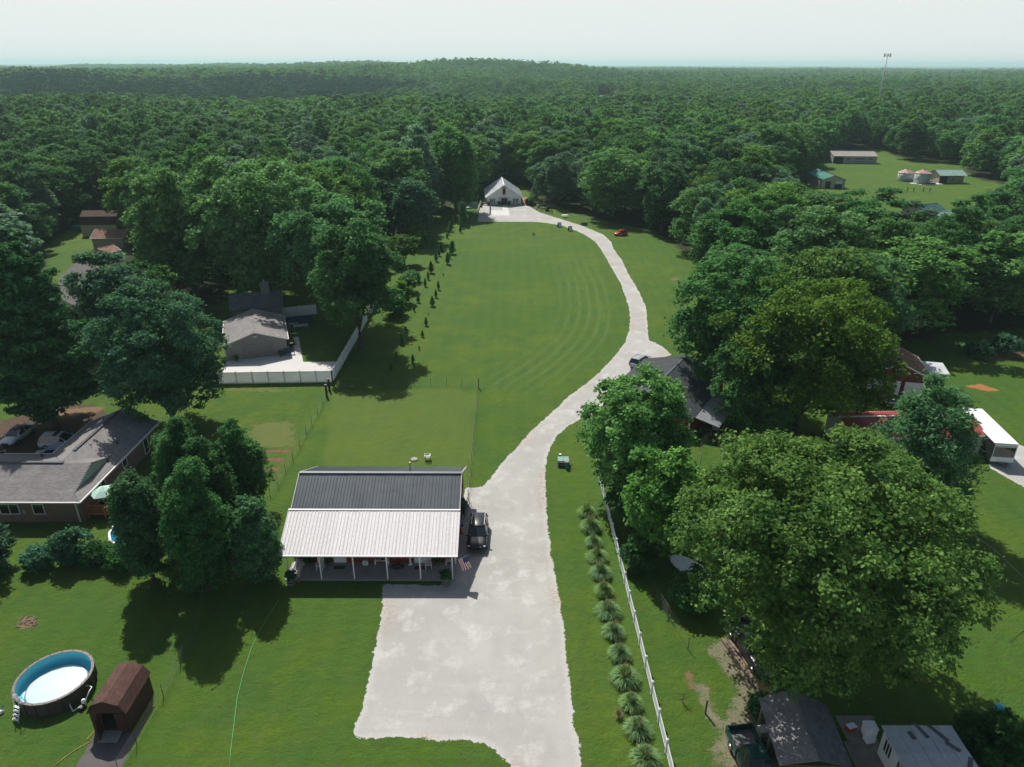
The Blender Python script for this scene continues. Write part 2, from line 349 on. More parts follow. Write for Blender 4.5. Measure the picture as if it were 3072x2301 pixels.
def plain_nodes(c1, c2, s, c3=None, f3=0.3):
    def f(n, l, O, e, b):
        c = MIX(n, l, NZ(n, l, O, s, 5, 0.65), c1, c2)
        c = MIX(n, l, MATH(n, l, 'MULTIPLY', NZ(n, l, O, s*8, 4, 0.7), f3), c, c3 or tuple(q*0.6 for q in c1))
        l.new(c, b.inputs['Base Color'])
    return f
concrete_n = plain_nodes((0.52, 0.51, 0.49), (0.57, 0.56, 0.54), 0.4, (0.52, 0.50, 0.48), 0.35)
concrete_s = sheet_mat('poured_concrete', concrete_n, 0.01, 0.01)
dirt_s = sheet_mat('bare_soil', plain_nodes((0.20, 0.115, 0.07), (0.15, 0.09, 0.06), 1.5, (0.09, 0.10, 0.03), 0.5), 0.3, 0.35)
soil_rows = sheet_mat('tilled_soil', plain_nodes((0.19, 0.09, 0.06), (0.12, 0.06, 0.045), 2.0), 0.10, 0.10)
asphalt_s = sheet_mat('worn_asphalt', plain_nodes((0.085, 0.078, 0.078), (0.12, 0.11, 0.11), 0.6), 0.06, 0.05)
thin_gravel = sheet_mat('thin_gravel_and_dirt', plain_nodes((0.22, 0.185, 0.14), (0.15, 0.13, 0.09), 0.9, (0.07, 0.10, 0.03), 0.75), 0.5, 0.55)
mulch_s = sheet_mat('bark_mulch', plain_nodes((0.10, 0.06, 0.04), (0.055, 0.035, 0.022), 1.2), 0.25, 0.2)
brick_s = sheet_mat('red_paving', plain_nodes((0.36, 0.17, 0.12), (0.30, 0.15, 0.11), 1.0), 0.05, 0.05)
drygrass_s = sheet_mat('dry_grass', plain_nodes((0.13, 0.125, 0.035), (0.10, 0.12, 0.03), 0.7, (0.06, 0.11, 0.02), 0.8), 0.8, 0.5)
halo_s = sheet_mat('loose_white_gravel', plain_nodes((0.50, 0.49, 0.47), (0.44, 0.435, 0.42), 1.5), 0.8, 0.8)
grey_s = sheet_mat('grey_chip_fill', plain_nodes((0.33, 0.33, 0.325), (0.38, 0.378, 0.37), 3.0), 0.15, 0.1)
S = lambda pts: [at(*p) for p in pts]
V_ = lambda pts: [av(*p) for p in pts]
def disc(px, py, r, k=14): c = at(px, py); return [(c.x+r*math.cos(2*math.pi*i/k), c.y+r*math.sin(2*math.pi*i/k)) for i in range(k)]
sheet('gravel_patch', disc(1454, 2121, 0.42), grey_s, 0.012, 0.1, 0.2)
sheet('gravel_patch', disc(1450, 1523, 0.5), grey_s, 0.008, 0.12, 0.2)
# pale concrete apron round the grey garage
sheet('concrete_apron', V_([(480,812),(478,795),(487,778),(500,768),(640,745),(632,728),(645,727),(655,782),(726,781),(716,803),(700,804),(560,806)]), concrete_s, 0.004, 0.3, 0.3)
sheet('concrete_pad', S([(1472,631),(1526,631),(1529,646.5),(1470.5,646.5)]), concrete_s, 0.010, 0.3, 0.3)
sheet('concrete_walk', S([(1506,615.5),(1520,615.5),(1526,630.5),(1508,630.5)]), concrete_s, 0.010, 0.3, 0.3)
sheet('asphalt_path', S([(287,2198),(414,2190),(452,2110),(470,2060),(462,2090),(410,2215),(365,2301),(340,2380),(200,2380),(226,2301)]), asphalt_s, 0.004, 0.15, 0.3)
sheet('asphalt_driveway', V_([(128,600),(160,570),(195,558),(240,600),(260,640),(160,660),(120,640)]), asphalt_s, 0.004, 0.5, 0.5)
sheet('parking_area', V_([(-120,1000),(-120,945),(-10,912),(70,892),(130,878),(200,872),(235,900),(180,985),(100,990)]), mulch_s, 0.004, 0.4, 0.6)
sheet('bare_ground', V_([(100,898),(150,882),(230,878),(215,890),(120,905)]), dirt_s, 0.008, 0.3, 0.5)
sheet('side_drive', V_([(2140,1012),(2190,1040),(2260,1080),(2260,985),(2212,965),(2180,950),(2130,985)]), gravel, 0.004, 0.4, 0.5)
sheet('gravel_track', V_([(1530,1400),(1600,1490),(1560,1560),(1545,1600),(1580,1700),(1720,1700),(1700,1540),(1640,1420),(1560,1380)]), thin_gravel, 0.004, 0.25, 0.5)
sheet('gravel_track', V_([(1560,1640),(1572,1700),(1550,1700),(1540,1600)]), thin_gravel, 0.010, 0.25, 0.5)
sheet('concrete_slab', V_([(1800,1545),(1890,1545),(1925,1680),(1850,1680)]), mat('old_concrete', (0.26, 0.235, 0.20), 0.9, (0.19, 0.17, 0.15), 1.5), 0.012, 0.3, 0.0)
for pts in ([(768,1349),(878,1349),(876,1357),(770,1357)], [(748,1374),(852,1375),(850,1384),(752,1383)], [(775,1404),(842,1404),(840,1412),(776,1412)], [(790,1424),(832,1424),(830,1432),(792,1431)]):
    sheet('tilled_row', S(pts), soil_rows, 0.004, 0.12, 0.3)
sheet('worn_grass', S([(760,1275),(820,1263),(880,1270),(885,1340),(760,1345),(735,1320)]), drygrass_s, 0.004, 0.3, 0.8)
sheet('worn_grass', S([(668,1163),(820,1163),(900,1172),(830,1176),(680,1172)]), drygrass_s, 0.004, 0.3, 0.4)
sheet('bare_ground', S([(2052,2020),(2062,2002),(2078,2030),(2075,2062),(2064,2055)]), dirt_s, 0.004, 0.15, 0.3)
sheet('bare_ground', S([(2085,2050),(2120,2060),(2150,2150),(2190,2190),(2150,2190),(2110,2130)]), thin_gravel, 0.006, 0.15, 0.3)
sheet('bare_ground', S([(50,1868),(75,1850),(112,1858),(100,1880),(60,1886)]), dirt_s, 0.004, 0.12, 0.2)
sheet('mulch_bed', S([(2915,1065),(2980,1050),(3110,1060),(3110,1078),(2960,1082)]), dirt_s, 0.004, 0.3, 0.4)
sheet('pine_straw', S([(2893,1158),(2940,1152),(3000,1172),(2960,1174)]), sheet_mat('orange_straw', plain_nodes((0.36, 0.15, 0.05), (0.26, 0.12, 0.04), 1.5), 0.2, 0.2), 0.004, 0.2, 0.3)
sheet('bare_ground', S([(2010,836),(2030,832),(2040,838),(2020,842)]), dirt_s, 0.004, 0.2, 0.3)
sheet('brick_terrace', [at(1561, 592), at(1582, 592), at(1580, 603), at(1572, 616), at(1566, 616)], brick_s, 0.006, 0.4, 0.4)
sheet('farm_apron', S([(2740,548),(2760,543),(2805,548),(2808,556),(2760,554)]), concrete_s, 0.004, 0.5, 0.5)

# ------------------------------------------------------------------ foliage
def leafmat(name, c_dark, c_lite, trans=0.45, rnd=0.32):
    m, n, l = nodes_of(name); n.remove(n['Principled BSDF']); out = n['Material Output']
    oi = n.new('ShaderNodeObjectInfo'); tint = ATTR(n, 'tint')
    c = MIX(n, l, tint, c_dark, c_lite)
    hs = n.new('ShaderNodeHueSaturation'); l.new(c, hs.inputs['Color'])
    l.new(MATH(n, l, 'MULTIPLY_ADD', oi.outputs['Random'], 2*rnd, 1-rnd), hs.inputs['Value'])
    fr = MATH(n, l, 'FRACT', MATH(n, l, 'MULTIPLY', oi.outputs['Random'], 7.31))
    l.new(MATH(n, l, 'MULTIPLY_ADD', fr, 0.030, 0.489), hs.inputs['Hue'])
    l.new(MATH(n, l, 'MULTIPLY_ADD', fr, -0.25, 1.06), hs.inputs['Saturation'])
    c = hs.outputs[0]
    d = n.new('ShaderNodeBsdfDiffuse'); t = n.new('ShaderNodeBsdfTranslucent'); g = n.new('ShaderNodeBsdfGlossy'); g.inputs['Roughness'].default_value = 0.42
    l.new(c, d.inputs[0])
    ct = MIX(n, l, 0.45, c, (0.17, 0.33, 0.06)); l.new(ct, t.inputs[0]); g.inputs[0].default_value = (0.8, 0.85, 0.8, 1)
    m1 = n.new('ShaderNodeMixShader'); m1.inputs[0].default_value = trans; l.new(d.outputs[0], m1.inputs[1]); l.new(t.outputs[0], m1.inputs[2])
    m2 = n.new('ShaderNodeMixShader'); m2.inputs[0].default_value = 0.003; l.new(m1.outputs[0], m2.inputs[1]); l.new(g.outputs[0], m2.inputs[2])
    l.new(m2.outputs[0], out.inputs[0]); return m
LM = {
 'mid':   leafmat('leaf_mid_green', (0.021, 0.100, 0.030), (0.124, 0.328, 0.094)),
 'dark':  leafmat('leaf_dark_green', (0.015, 0.072, 0.026), (0.082, 0.226, 0.066)),
 'yellow':leafmat('leaf_yellow_green', (0.041, 0.135, 0.027), (0.204, 0.393, 0.094)),
 'grey':  leafmat('leaf_grey_green', (0.042, 0.111, 0.070), (0.190, 0.328, 0.218)),
 'olive': leafmat('leaf_olive', (0.023, 0.079, 0.013), (0.215, 0.364, 0.065), rnd=0.06),
 'bright':leafmat('leaf_bright_green', (0.034, 0.146, 0.022), (0.246, 0.515, 0.080), rnd=0.03),
 'blue':  leafmat('leaf_blue_green', (0.019, 0.085, 0.047), (0.117, 0.291, 0.177), rnd=0.08),
 'pine':  leafmat('far_shaded_green', (0.009, 0.045, 0.035), (0.025, 0.090, 0.067), 0.15, 0.15),  # green darkened to paint shade on the far left slope, no separate species
 'needle':leafmat('pine_needles', (0.021, 0.072, 0.034), (0.087, 0.211, 0.094), 0.15),
 'grass': leafmat('ornamental_grass_blades', (0.09, 0.21, 0.06), (0.30, 0.45, 0.17), 0.3, 0.05),
 'tan':   leafmat('dry_grass_blades', (0.130, 0.104, 0.052), (0.338, 0.260, 0.156), 0.3, 0.05)}
bark = mat('bark', (0.10, 0.075, 0.055), 0.9, (0.055, 0.042, 0.034), 3.0, bump=0.5, stretch=(4, 4, 0.6))

def unit(a): return a/np.maximum(np.linalg.norm(a, axis=1, keepdims=True), 1e-9)
def leaves(name, c, nrm, size, tint, mt, rng, aspect=1.5, axis=None):
    """one mesh of separate leaf sprays: rhombi slightly folded along the midrib"""
    N = len(c); nrm = unit(nrm)
    a = rng.normal(size=(N, 3)) if axis is None else axis
    t = unit(a-(a*nrm).sum(1, keepdims=True)*nrm); bt = np.cross(nrm, t); s = size[:, None]
    V = np.stack([c-t*s*aspect/2, c+bt*s/2+nrm*s*0.14, c+t*s*aspect/2, c-bt*s/2+nrm*s*0.14], 1).reshape(-1, 3)
    me = bpy.data.meshes.new(name); F = np.arange(4*N).reshape(N, 4); np_mesh(me, V, F)
    at_ = me.attributes.new('tint', 'FLOAT', 'FACE'); at_.data.foreach_set('value', np.clip(tint, 0, 1).astype(np.float32))
    me.materials.append(mt); return me
def fib(n, rng):
    i = np.arange(n)+0.5; z = 1-2*i/n; ph = i*2.39996+rng.uniform(0, 6.28); r = np.sqrt(1-z*z)
    return unit(np.stack([r*np.cos(ph), r*np.sin(ph), z], 1)+rng.normal(size=(n, 3))*0.18)
def crown_data(seed, Rr, hz, nl=46, lr=0.30, ncl=26, nlf=14, ls=0.3, spread=0.34, up=0.85, low=-0.92, inner=0.10, power=1.0, irr=0.16, cone=0.0):
    """lobes of leaf clusters over an ellipsoid centred at the origin"""
    rng = np.random.default_rng(seed); d = fib(nl, rng); d = d[d[:, 2] > low]; nl = len(d)
    f = 0.56+0.36*rng.random(nl); 
    prof = np.where(d[:, 2] > 0, 1.0, 1.0-0.06*np.abs(d[:, 2]))**power
    w = 1+irr*np.sin(3*np.arctan2(d[:, 1], d[:, 0])+seed)*np.cos(2.3*d[:, 2]+seed)
    lp = d*np.array([Rr, Rr, hz])*(f*prof*w)[:, None]; rl = lr*Rr*rng.uniform(0.75, 1.3, nl)
    tz = np.clip(lp[:, 2:3]/hz, -1, 1); lp[:, :2] *= 1-cone*np.clip((tz+.35)/1.35, 0, 1)**1.3; rl = rl*(1-0.6*cone*np.clip(tz[:, 0], 0, 1))
    e = unit(rng.normal(size=(nl, ncl, 3)).reshape(-1, 3)).reshape(nl, ncl, 3)
    e = unit((e+0.75*d[:, None, :]+np.array([0, 0, up])).reshape(-1, 3)).reshape(nl, ncl, 3)
    cp = lp[:, None, :]+e*rl[:, None, None]*rng.uniform(0.80, 1.12, (nl, ncl, 1))*np.array([1, 1, min(1.4, 0.8*hz/Rr+0.15)])
    ct = np.clip(0.42+0.24*rng.normal(size=(nl, ncl))+0.10*rng.normal(size=(nl, 1)), 0, 1)
    lc = cp[:, :, None, :]+rng.normal(size=(nl, ncl, nlf, 3))*spread*np.array([1, 1, 0.6])
    ln = 0.55*e[:, :, None, :]+np.array([0, 0, 0.62])+rng.normal(size=(nl, ncl, nlf, 3))*0.55
    lt = ct[:, :, None]+rng.normal(size=(nl, ncl, nlf))*0.13
    c = lc.reshape(-1, 3); nn = ln.reshape(-1, 3); tt = lt.ravel(); sz = ls*rng.uniform(0.6, 1.3, len(c))
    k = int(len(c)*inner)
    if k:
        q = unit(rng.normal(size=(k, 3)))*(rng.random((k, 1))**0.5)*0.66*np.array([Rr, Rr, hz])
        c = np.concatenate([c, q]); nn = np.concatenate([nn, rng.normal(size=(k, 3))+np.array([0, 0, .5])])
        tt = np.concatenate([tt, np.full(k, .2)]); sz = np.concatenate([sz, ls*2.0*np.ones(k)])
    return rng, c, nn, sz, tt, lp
def trunk_mesh(name, H0, lobes, cz, r0, nlimb=7, seed=0, n=8):
    rng = random.Random(seed); m = MB(); top = cz*0.95
    m.tube([(0, 0, -0.1), (0.02*r0, 0, 0.25), (0.1*r0, 0.1*r0, H0*0.6), (0, 0, H0), (0.1, 0.05, top)], [r0*1.35, r0, r0*0.85, r0*0.75, r0*0.3], n)
    ids = list(range(len(lobes))); rng.shuffle(ids)
    for i in ids[:nlimb]:
        p = Vector(lobes[i])+Vector((0, 0, cz)); s = Vector((0, 0, H0*rng.uniform(0.8, 1.2)))
        mid = s.lerp(p, 0.5)+Vector((0, 0, 0.08*(p-s).length)); m.tube([s, mid, p], [r0*0.45, r0*0.27, r0*0.08], 6)
    return m
def make_tree(name, label, x, y, Rr, H, mt='mid', seed=1, clear=0.14, group=None, cat='tree', det=None, aspect=1.5, trunks=1, r0=None, zbase=None, **kw):
    hz = (1-clear)*H/2; cz = H-hz
    rng, c, nn, sz, tt, lp = crown_data(seed, Rr, hz, **kw)
    me = leaves('crown', c+np.array([0, 0, cz]), nn, sz, tt, LM[mt], rng, aspect)
    r = thing(name, label, cat, (x, y, zbase or 0), 0, group)
    o = bpy.data.objects.new('crown', me); COL.objects.link(o); o.parent = r
    r0 = r0 or 0.022*H
    if trunks == 1: trunk_mesh('trunk', max(clear*H, 1.0), lp, cz, r0, 10, seed).build('trunk', bark, r, True)
    else:
        for k in range(trunks):
            a = 6.28*k/trunks; t = MB(); e = Vector((math.cos(a)*Rr*0.35, math.sin(a)*Rr*0.35, cz))
            t.tube([(math.cos(a)*r0*1.5, math.sin(a)*r0*1.5, -0.1), e*0.45, e], [r0, r0*.8, r0*.3], 7); t.build('trunk', bark, r, True)
    return r
K = 3072/2212
make_tree('maple_tree', 'huge olive-green maple hanging over the dark pickup and the shingled lean-to', 21.9, 40.9, 10.1, 19.0, 'olive', 11, 0.16, nl=135, lr=0.18, ncl=34, nlf=17, ls=0.20, spread=0.27, inner=0.10, irr=0.12)
make_tree('maple_tree', 'broad dark maple between the dark-roofed red barn and the red two-door garage', 34.9, 77.7, 9.5, 19.6, 'olive', 12, 0.13, nl=100, lr=0.21, ncl=30, nlf=14, ls=0.26, spread=0.33, inner=0.10)
make_tree('maple_tree', 'dark maple hanging over the far end of the black roof by the drive fork', 28.6, 88.8, 7.9, 19.2, 'mid', 13, 0.12, nl=60, lr=0.26, ncl=28, nlf=12, ls=0.34, spread=0.36)
make_tree('maple_tree', 'olive maple standing behind the broad dark maple beside the red garage', 46.5, 100.5, 9.0, 18.8, 'olive', 14, 0.13, nl=60, lr=0.25, ncl=26, nlf=11, ls=0.40, spread=0.42)
make_tree('maple_tree', 'dark maple crown behind the red garage, right of the olive maple', 50.5, 98.5, 6.3, 17.0, 'mid', 15, 0.1, nl=40, lr=0.27, ncl=26, nlf=11, ls=0.34, spread=0.36)
make_tree('maple_tree', 'low-hanging dark maple crown over the lean-to side of the red barn', 29.8, 77.5, 5.4, 13.0, 'mid', 64, 0.06, nl=50, lr=0.27, ncl=26, nlf=12, ls=0.28, spread=0.32)
make_tree('catalpa_tree', 'bright green big-leaved catalpa in front of the red barn wall', 12.8, 63.0, 5.6, 14.8, 'bright', 16, 0.13, nl=58, lr=0.25, ncl=28, nlf=13, ls=0.30, spread=0.27, aspect=1.15, inner=0.12)
make_tree('catalpa_tree', 'smaller bright green catalpa beside the white picket fence end', 13.5, 53.9, 3.2, 11.6, 'bright', 17, 0.08, nl=40, lr=0.30, ncl=24, nlf=10, ls=0.30, spread=0.24, aspect=1.15)
make_tree('redbud_tree', 'dark small-leaved tree at the far end of the picket fence', 11.9, 58.4, 2.2, 7.4, 'dark', 18, 0.06, nl=34, lr=0.32, ncl=22, nlf=12, ls=0.22, spread=0.24)
make_tree('leafy_bush', 'low loose bush between picket fence and wire fence', 11.6, 52.2, 1.2, 3.4, 'mid', 19, 0.02, cat='bush', nl=22, lr=0.34, ncl=16, nlf=9, ls=0.22, spread=0.2, trunks=3, r0=0.05)
make_tree('leafy_bush', 'leafy bush under the smaller catalpa near the wire fence', 15.2, 47.4, 1.6, 3.0, 'mid', 20, 0.02, cat='bush', nl=22, lr=0.34, ncl=16, nlf=9, ls=0.22, spread=0.2, trunks=3, r0=0.05)
make_tree('walnut_tree', 'airy feathery walnut left of the white box trailer', 40.2, 60.2, 4.6, 15.0, 'mid', 21, 0.12, nl=50, lr=0.24, ncl=24, nlf=18, ls=0.15, spread=0.42, inner=0.02, aspect=3.4, irr=0.3, cone=0.4)
PG = 'dark pear trees in a clump left of the shop'
PT = dict(nl=95, lr=0.27, ncl=22, nlf=13, ls=0.16, spread=0.17, inner=0.16, up=0.3, cone=0.32, low=-1.1, irr=0.16)
for (x, y, rr_, h, sd, lb) in ((-30.9, 57.1, 2.0, 12.6, 31, 'rearmost tall pear tree of the clump, beside the brick house corner'), (-27.2, 61.0, 2.1, 9.4, 32, 'pear tree of the clump nearest the tilled garden rows'),
        (-27.4, 54.6, 1.9, 11.8, 33, 'middle pear tree of the dark clump, between front and rear ones'), (-26.6, 49.4, 2.05, 13.0, 34, 'tallest front pear tree of the dark clump'),
        (-31.8, 50.4, 1.75, 11.4, 35, 'slim pear tree of the clump in front of the blue pool')):
    make_tree('pear_tree', lb, x, y, rr_*1.22, h*1.04, 'dark', sd, 0.0, PG, **PT)
make_tree('round_bush_tree', 'lighter green low tree between the pear clump and the shop', -22.3, 50.6, 1.95, 8.2, 'mid', 36, 0.0, None, **PT)
make_tree('shrub', 'large bluish shrub on the lawn left of the two small bushes', -40.3, 53.0, 1.35, 3.1, 'blue', 37, 0.02, cat='bush', nl=26, lr=0.36, ncl=18, nlf=10, ls=0.19, spread=0.2, trunks=3, r0=0.05)
make_tree('shrub', 'lower bluish shrub at the left end of the hedge line', -43.0, 52.2, 1.1, 1.9, 'blue', 38, 0.02, cat='bush', nl=22, lr=0.36, ncl=16, nlf=10, ls=0.18, spread=0.2, trunks=3, r0=0.05)
make_tree('shrub', 'small dark bush right of the bluish shrub', -38.2, 52.8, 0.95, 1.9, 'dark', 39, 0.02, cat='bush', nl=22, lr=0.36, ncl=16, nlf=10, ls=0.17, spread=0.18, trunks=3, r0=0.05)
make_tree('shrub', 'small dark bush touching the slim pear tree', -35.6, 52.6, 1.25, 1.9, 'dark', 40, 0.02, cat='bush', nl=24, lr=0.36, ncl=16, nlf=10, ls=0.17, spread=0.18, trunks=3, r0=0.05)
make_tree('norway_maple_tree', 'dense round blue-green maple beside the white concrete apron', -43.1, 80.6, 7.3, 17.9, 'blue', 41, 0.05, nl=95, lr=0.21, ncl=30, nlf=15, ls=0.25, spread=0.30, inner=0.10, irr=0.06)
make_tree('bluish_tree', 'blue-green tree behind the dense round maple and the tall pine', -60.8, 103.5, 5.8, 15.8, 'blue', 42, 0.08, nl=60, lr=0.25, ncl=26, nlf=11, ls=0.36, spread=0.38)
make_tree('bluish_tree', 'lighter green tree behind the blue-green tree, near the brown-roofed garage', -60.0, 112.5, 4.0, 12.6, 'mid', 43, 0.08, nl=46, lr=0.27, ncl=22, nlf=11, ls=0.36, spread=0.36)
make_tree('ash_tree', 'tree standing against the white vinyl fence near its corner, right of the grey garage', -24.4, 107.0, 6.4, 20.0, 'mid', 44, 0.20, nl=70, lr=0.25, ncl=28, nlf=12, ls=0.34, spread=0.38, irr=0.28)
make_tree('ash_tree', 'taller tree behind the one at the vinyl fence, right of the dark-roofed house', -31.0, 121.0, 8.4, 22.6, 'mid', 65, 0.22, nl=80, lr=0.24, ncl=28, nlf=12, ls=0.40, spread=0.42, irr=0.22)
make_tree('maple_tree', 'largest pale-topped tree rising behind the grey garage', -47.0, 133.5, 11.8, 26.0, 'yellow', 45, 0.12, nl=90, lr=0.23, ncl=30, nlf=11, ls=0.46, spread=0.5)
make_tree('maple_tree', 'yellow-green tree left of the largest pale-topped tree', -64.5, 133.0, 6.6, 23.5, 'yellow', 46, 0.1, nl=60, lr=0.26, ncl=24, nlf=10, ls=0.46, spread=0.46)
make_tree('oak_tree', 'dark tree at the wood edge left of the white barn lot', -24.9, 183.5, 5.0, 15.6, 'blue', 47, 0.1, nl=60, lr=0.26, ncl=22, nlf=9, ls=0.5, spread=0.5)
make_tree('willow_tree', 'silvery domed tree in the wood edge left of the white barn', -28.5, 216.0, 6.6, 23.0, 'grey', 48, 0.08, nl=60, lr=0.26, ncl=24, nlf=9, ls=0.6, spread=0.6)
make_tree('tall_tree', 'broad dark tree just left of the white barn', -17.5, 224.0, 7.0, 23.0, 'mid', 49, 0.06, nl=60, lr=0.26, ncl=24, nlf=9, ls=0.6, spread=0.6)
make_tree('apple_tree', 'low spreading multi-stem tree beside the small red-roofed shed', -24.9, 159.4, 3.3, 6.6, 'yellow', 50, 0.3, nl=40, lr=0.26, ncl=16, nlf=9, ls=0.38, spread=0.34, trunks=4, r0=0.16)
make_tree('leafy_bush', 'round bright bush behind the low spreading tree', -23.6, 177.5, 2.1, 4.6, 'bright', 51, 0.02, cat='bush', nl=30, lr=0.32, ncl=14, nlf=8, ls=0.42, spread=0.36, trunks=3, r0=0.08)
for i, (x, y, rr_, h) in enumerate(((-21.3, 130.5, 1.7, 4.0), (-20.9, 138.5, 1.5, 3.4), (-21.2, 145.5, 1.3, 2.2), (-21.6, 124.0, 1.8, 4.6))):
    make_tree('vine_bush', ['pale vine-covered bush at the lawn edge below the ash tree', 'vine-covered bush at the lawn edge, second up from the vinyl fence', 'low vine heap beside the low spreading tree', 'tall leafy bush at the far end of the white vinyl fence'][i], x, y, rr_, h, 'yellow' if i < 2 else 'mid', 52+i, 0.02, cat='bush', nl=24, lr=0.34, ncl=14, nlf=8, ls=0.34, spread=0.3, trunks=3, r0=0.06)
make_tree('garden_shrub', 'pale shrub on the left end of the mulch bed in the right lawn', *at(2930, 1066)[:2], 1.7, 2.0, 'blue', 60, 0.02, cat='bush', nl=22, lr=0.34, ncl=12, nlf=8, ls=0.3, spread=0.3, trunks=3, r0=0.05)
make_tree('garden_shrub', 'taller pale shrub on the mulch bed in the right lawn', *at(3008, 1060)[:2], 1.6, 3.0, 'blue', 61, 0.02, cat='bush', nl=22, lr=0.34, ncl=12, nlf=8, ls=0.3, spread=0.3, trunks=3, r0=0.05)
make_tree('leafy_bush', 'wide dark bush at the bottom right corner beside the white shed', 32.0, 32.2, 2.6, 3.0, 'dark', 62, 0.02, cat='bush', nl=34, lr=0.3, ncl=18, nlf=9, ls=0.22, spread=0.22, trunks=3, r0=0.06)
make_tree('leafy_bush', 'dark bush behind the plank pile under the huge maple', 17.9, 36.5, .7, 1.2, 'dark', 63, 0.02, cat='bush', nl=20, lr=0.34, ncl=12, nlf=8, ls=0.2, spread=0.2, trunks=3, r0=0.04)

def make_pine(name, label, x, y, Rr, H, seed, clear=0.16, ls=0.34):
    rng = np.random.default_rng(seed); cs, ns, ax = [], [], []; r = thing(name, label, 'tree', (x, y, 0)); tm = MB()
    tm.tube([(0, 0, -.1), (0, 0, .4), (0.1, 0, H*.5), (0, 0, H*.98)], [H*.024, H*.019, H*.012, .05], 9)
    nb = 0
    for z in np.arange(clear*H, H*0.985, 0.62):
        f = 1-(z-clear*H)/(H*(1-clear)); Lz = Rr*(0.22+0.78*f**0.75)*(0.55+0.45*min(1, (z-clear*H)/(0.16*H)+0.55))
        for k in range(6):
            a = rng.uniform(0, 6.283); L = Lz*rng.uniform(0.65, 1.15); p0 = np.array([0, 0, z])
            tip = np.array([math.cos(a)*L, math.sin(a)*L, z+L*rng.uniform(0.02, 0.28)])
            if nb % 3 == 0: tm.tube([p0, (p0+tip)/2-np.array([0, 0, L*.05]), tip], [.07, .045, .015], 4)
            nb += 1
            q = int(18+24*L)
            t = rng.uniform(0.25, 1.03, q); side = rng.normal(size=q)*0.17*L*(1.15-t*0.6)
            pr = np.array([-math.sin(a), math.cos(a), 0])
            pts = p0+t[:, None]*(tip-p0)+side[:, None]*pr-np.array([0, 0, 1])*(0.10*L*np.sin(t*2.6))[:, None]+rng.normal(size=(q, 3))*np.array([.12, .12, .10])
            for rep in range(4):
                cs.append(pts+rng.normal(size=(q, 3))*0.14); ns.append(np.tile([0, 0, 0.8], (q, 1))+rng.normal(size=(q, 3))*0.6)
                ax.append(np.tile(tip-p0, (q, 1))/L+rng.normal(size=(q, 3))*0.6+np.array([0, 0, .3]))
    c = np.concatenate(cs); N = len(c)
    me = leaves('crown', c, np.concatenate(ns), ls*rng.uniform(.5, 1.1, N), rng.normal(size=N)*.22+.4, LM['needle'], rng, 2.6, np.concatenate(ax))
    o = bpy.data.objects.new('crown', me); COL.objects.link(o); o.parent = r; tm.build('trunk', bark, r, True); return r
make_pine('pine_tree', 'tall soft-needled pine at the left edge above the parked cars', -57.5, 79.5, 7.4, 23.5, 71)
make_pine('pine_tree', 'spruce cut by the left edge of the picture beside the brick house', *av(-42, 1240)[:2], 3.0, 11.5, 72, 0.04, 0.24)

# ------------------------------------------------------------------ the woods
VISIBLE = [  # what must stay in view (2212 px wide view), and how far off it stands
 ([(1035,445),(1040,390),(1088,372),(1135,400),(1148,440),(1200,452),(1270,468),(1340,486),(1400,500),(1480,565),(1505,610),(1475,700),(1440,900),(900,900),(790,640),(845,570),(835,545),(835,490),(900,490),(930,520),(945,490),(1000,455)], 228),
 ([(478,690),(490,622),(620,618),(690,655),(690,720),(740,780),(480,830)], 116),
 ([(105,540),(180,500),(190,460),(258,460),(268,500),(262,530),(205,545),(130,620),(100,600)], 172),
 ([(1735,365),(1785,318),(1900,318),(1905,350),(1945,368),(2095,362),(2180,398),(2135,418),(2075,440),(2040,442),(1985,430),(1880,398),(1840,408),(1800,412),(1738,392)], 275),
 ([(2022,428),(2052,430),(2052,442),(2022,442)], 250),
 ([(2060,760),(2110,722),(2212,712),(2500,712),(2500,1000),(2130,950)], 95)]
rngF = np.random.default_rng(2024)
PROTO = {}
def forest_proto(kind, k, mt):
    """unit-size crowns (R 5 m, H 18 m) in three levels of detail, each with a trunk"""
    sd = 200+k*7+hash_(mt)
    H0 = 18.0; cl = 0.05; hz = (1-cl)*H0/2; cz = H0-hz
    q = {'near': dict(nl=44, lr=0.30, ncl=24, nlf=12, ls=0.34, spread=0.34), 'mid': dict(nl=30, lr=0.34, ncl=18, nlf=6, ls=0.58, spread=0.42), 'far': dict(nl=18, lr=0.40, ncl=12, nlf=4, ls=1.0, spread=0.5)}[kind]
    rng, c, nn, sz, tt, lp = crown_data(sd, 5.0, hz, inner=0.12, low=-0.9, irr=0.22+0.05*(k % 3), **q)
    tp = np.clip((c[:, 2]/hz), -1, 1); sh = [1.0, 0.86, 1.1, 0.95][k % 4]
    c = c*np.array([sh, sh, 1.0])
    me = leaves('crown', c+np.array([0, 0, cz]), nn, sz, tt, LM[mt], rng, 1.4)
    tr = None
    if kind == 'near': tr = trunk_mesh('trunk', 5.5, lp, cz, 0.30, 4, sd, 6).build('trunk', bark, None, True, link=False).data
    return me, tr
def hash_(s): return sum(ord(ch) for ch in s) % 97
TINTS = ['mid', 'dark', 'yellow', 'grey']; TW = [0.36, 0.20, 0.28, 0.16]
for mt in TINTS:
    for k in range(3 if mt != 'grey' else 2): PROTO[('near', mt, k)] = forest_proto('near', k, mt)
    PROTO[('mid', mt, 0)] = forest_proto('mid', 5, mt); PROTO[('far', mt, 0)] = forest_proto('far', 6, mt)
PROTO[('mid', 'mid', 1)] = forest_proto('mid', 8, 'mid'); PROTO[('far', 'pine', 0)] = forest_proto('far', 9, 'pine')  # last one is an ordinary broadleaf crown in the painted shade green

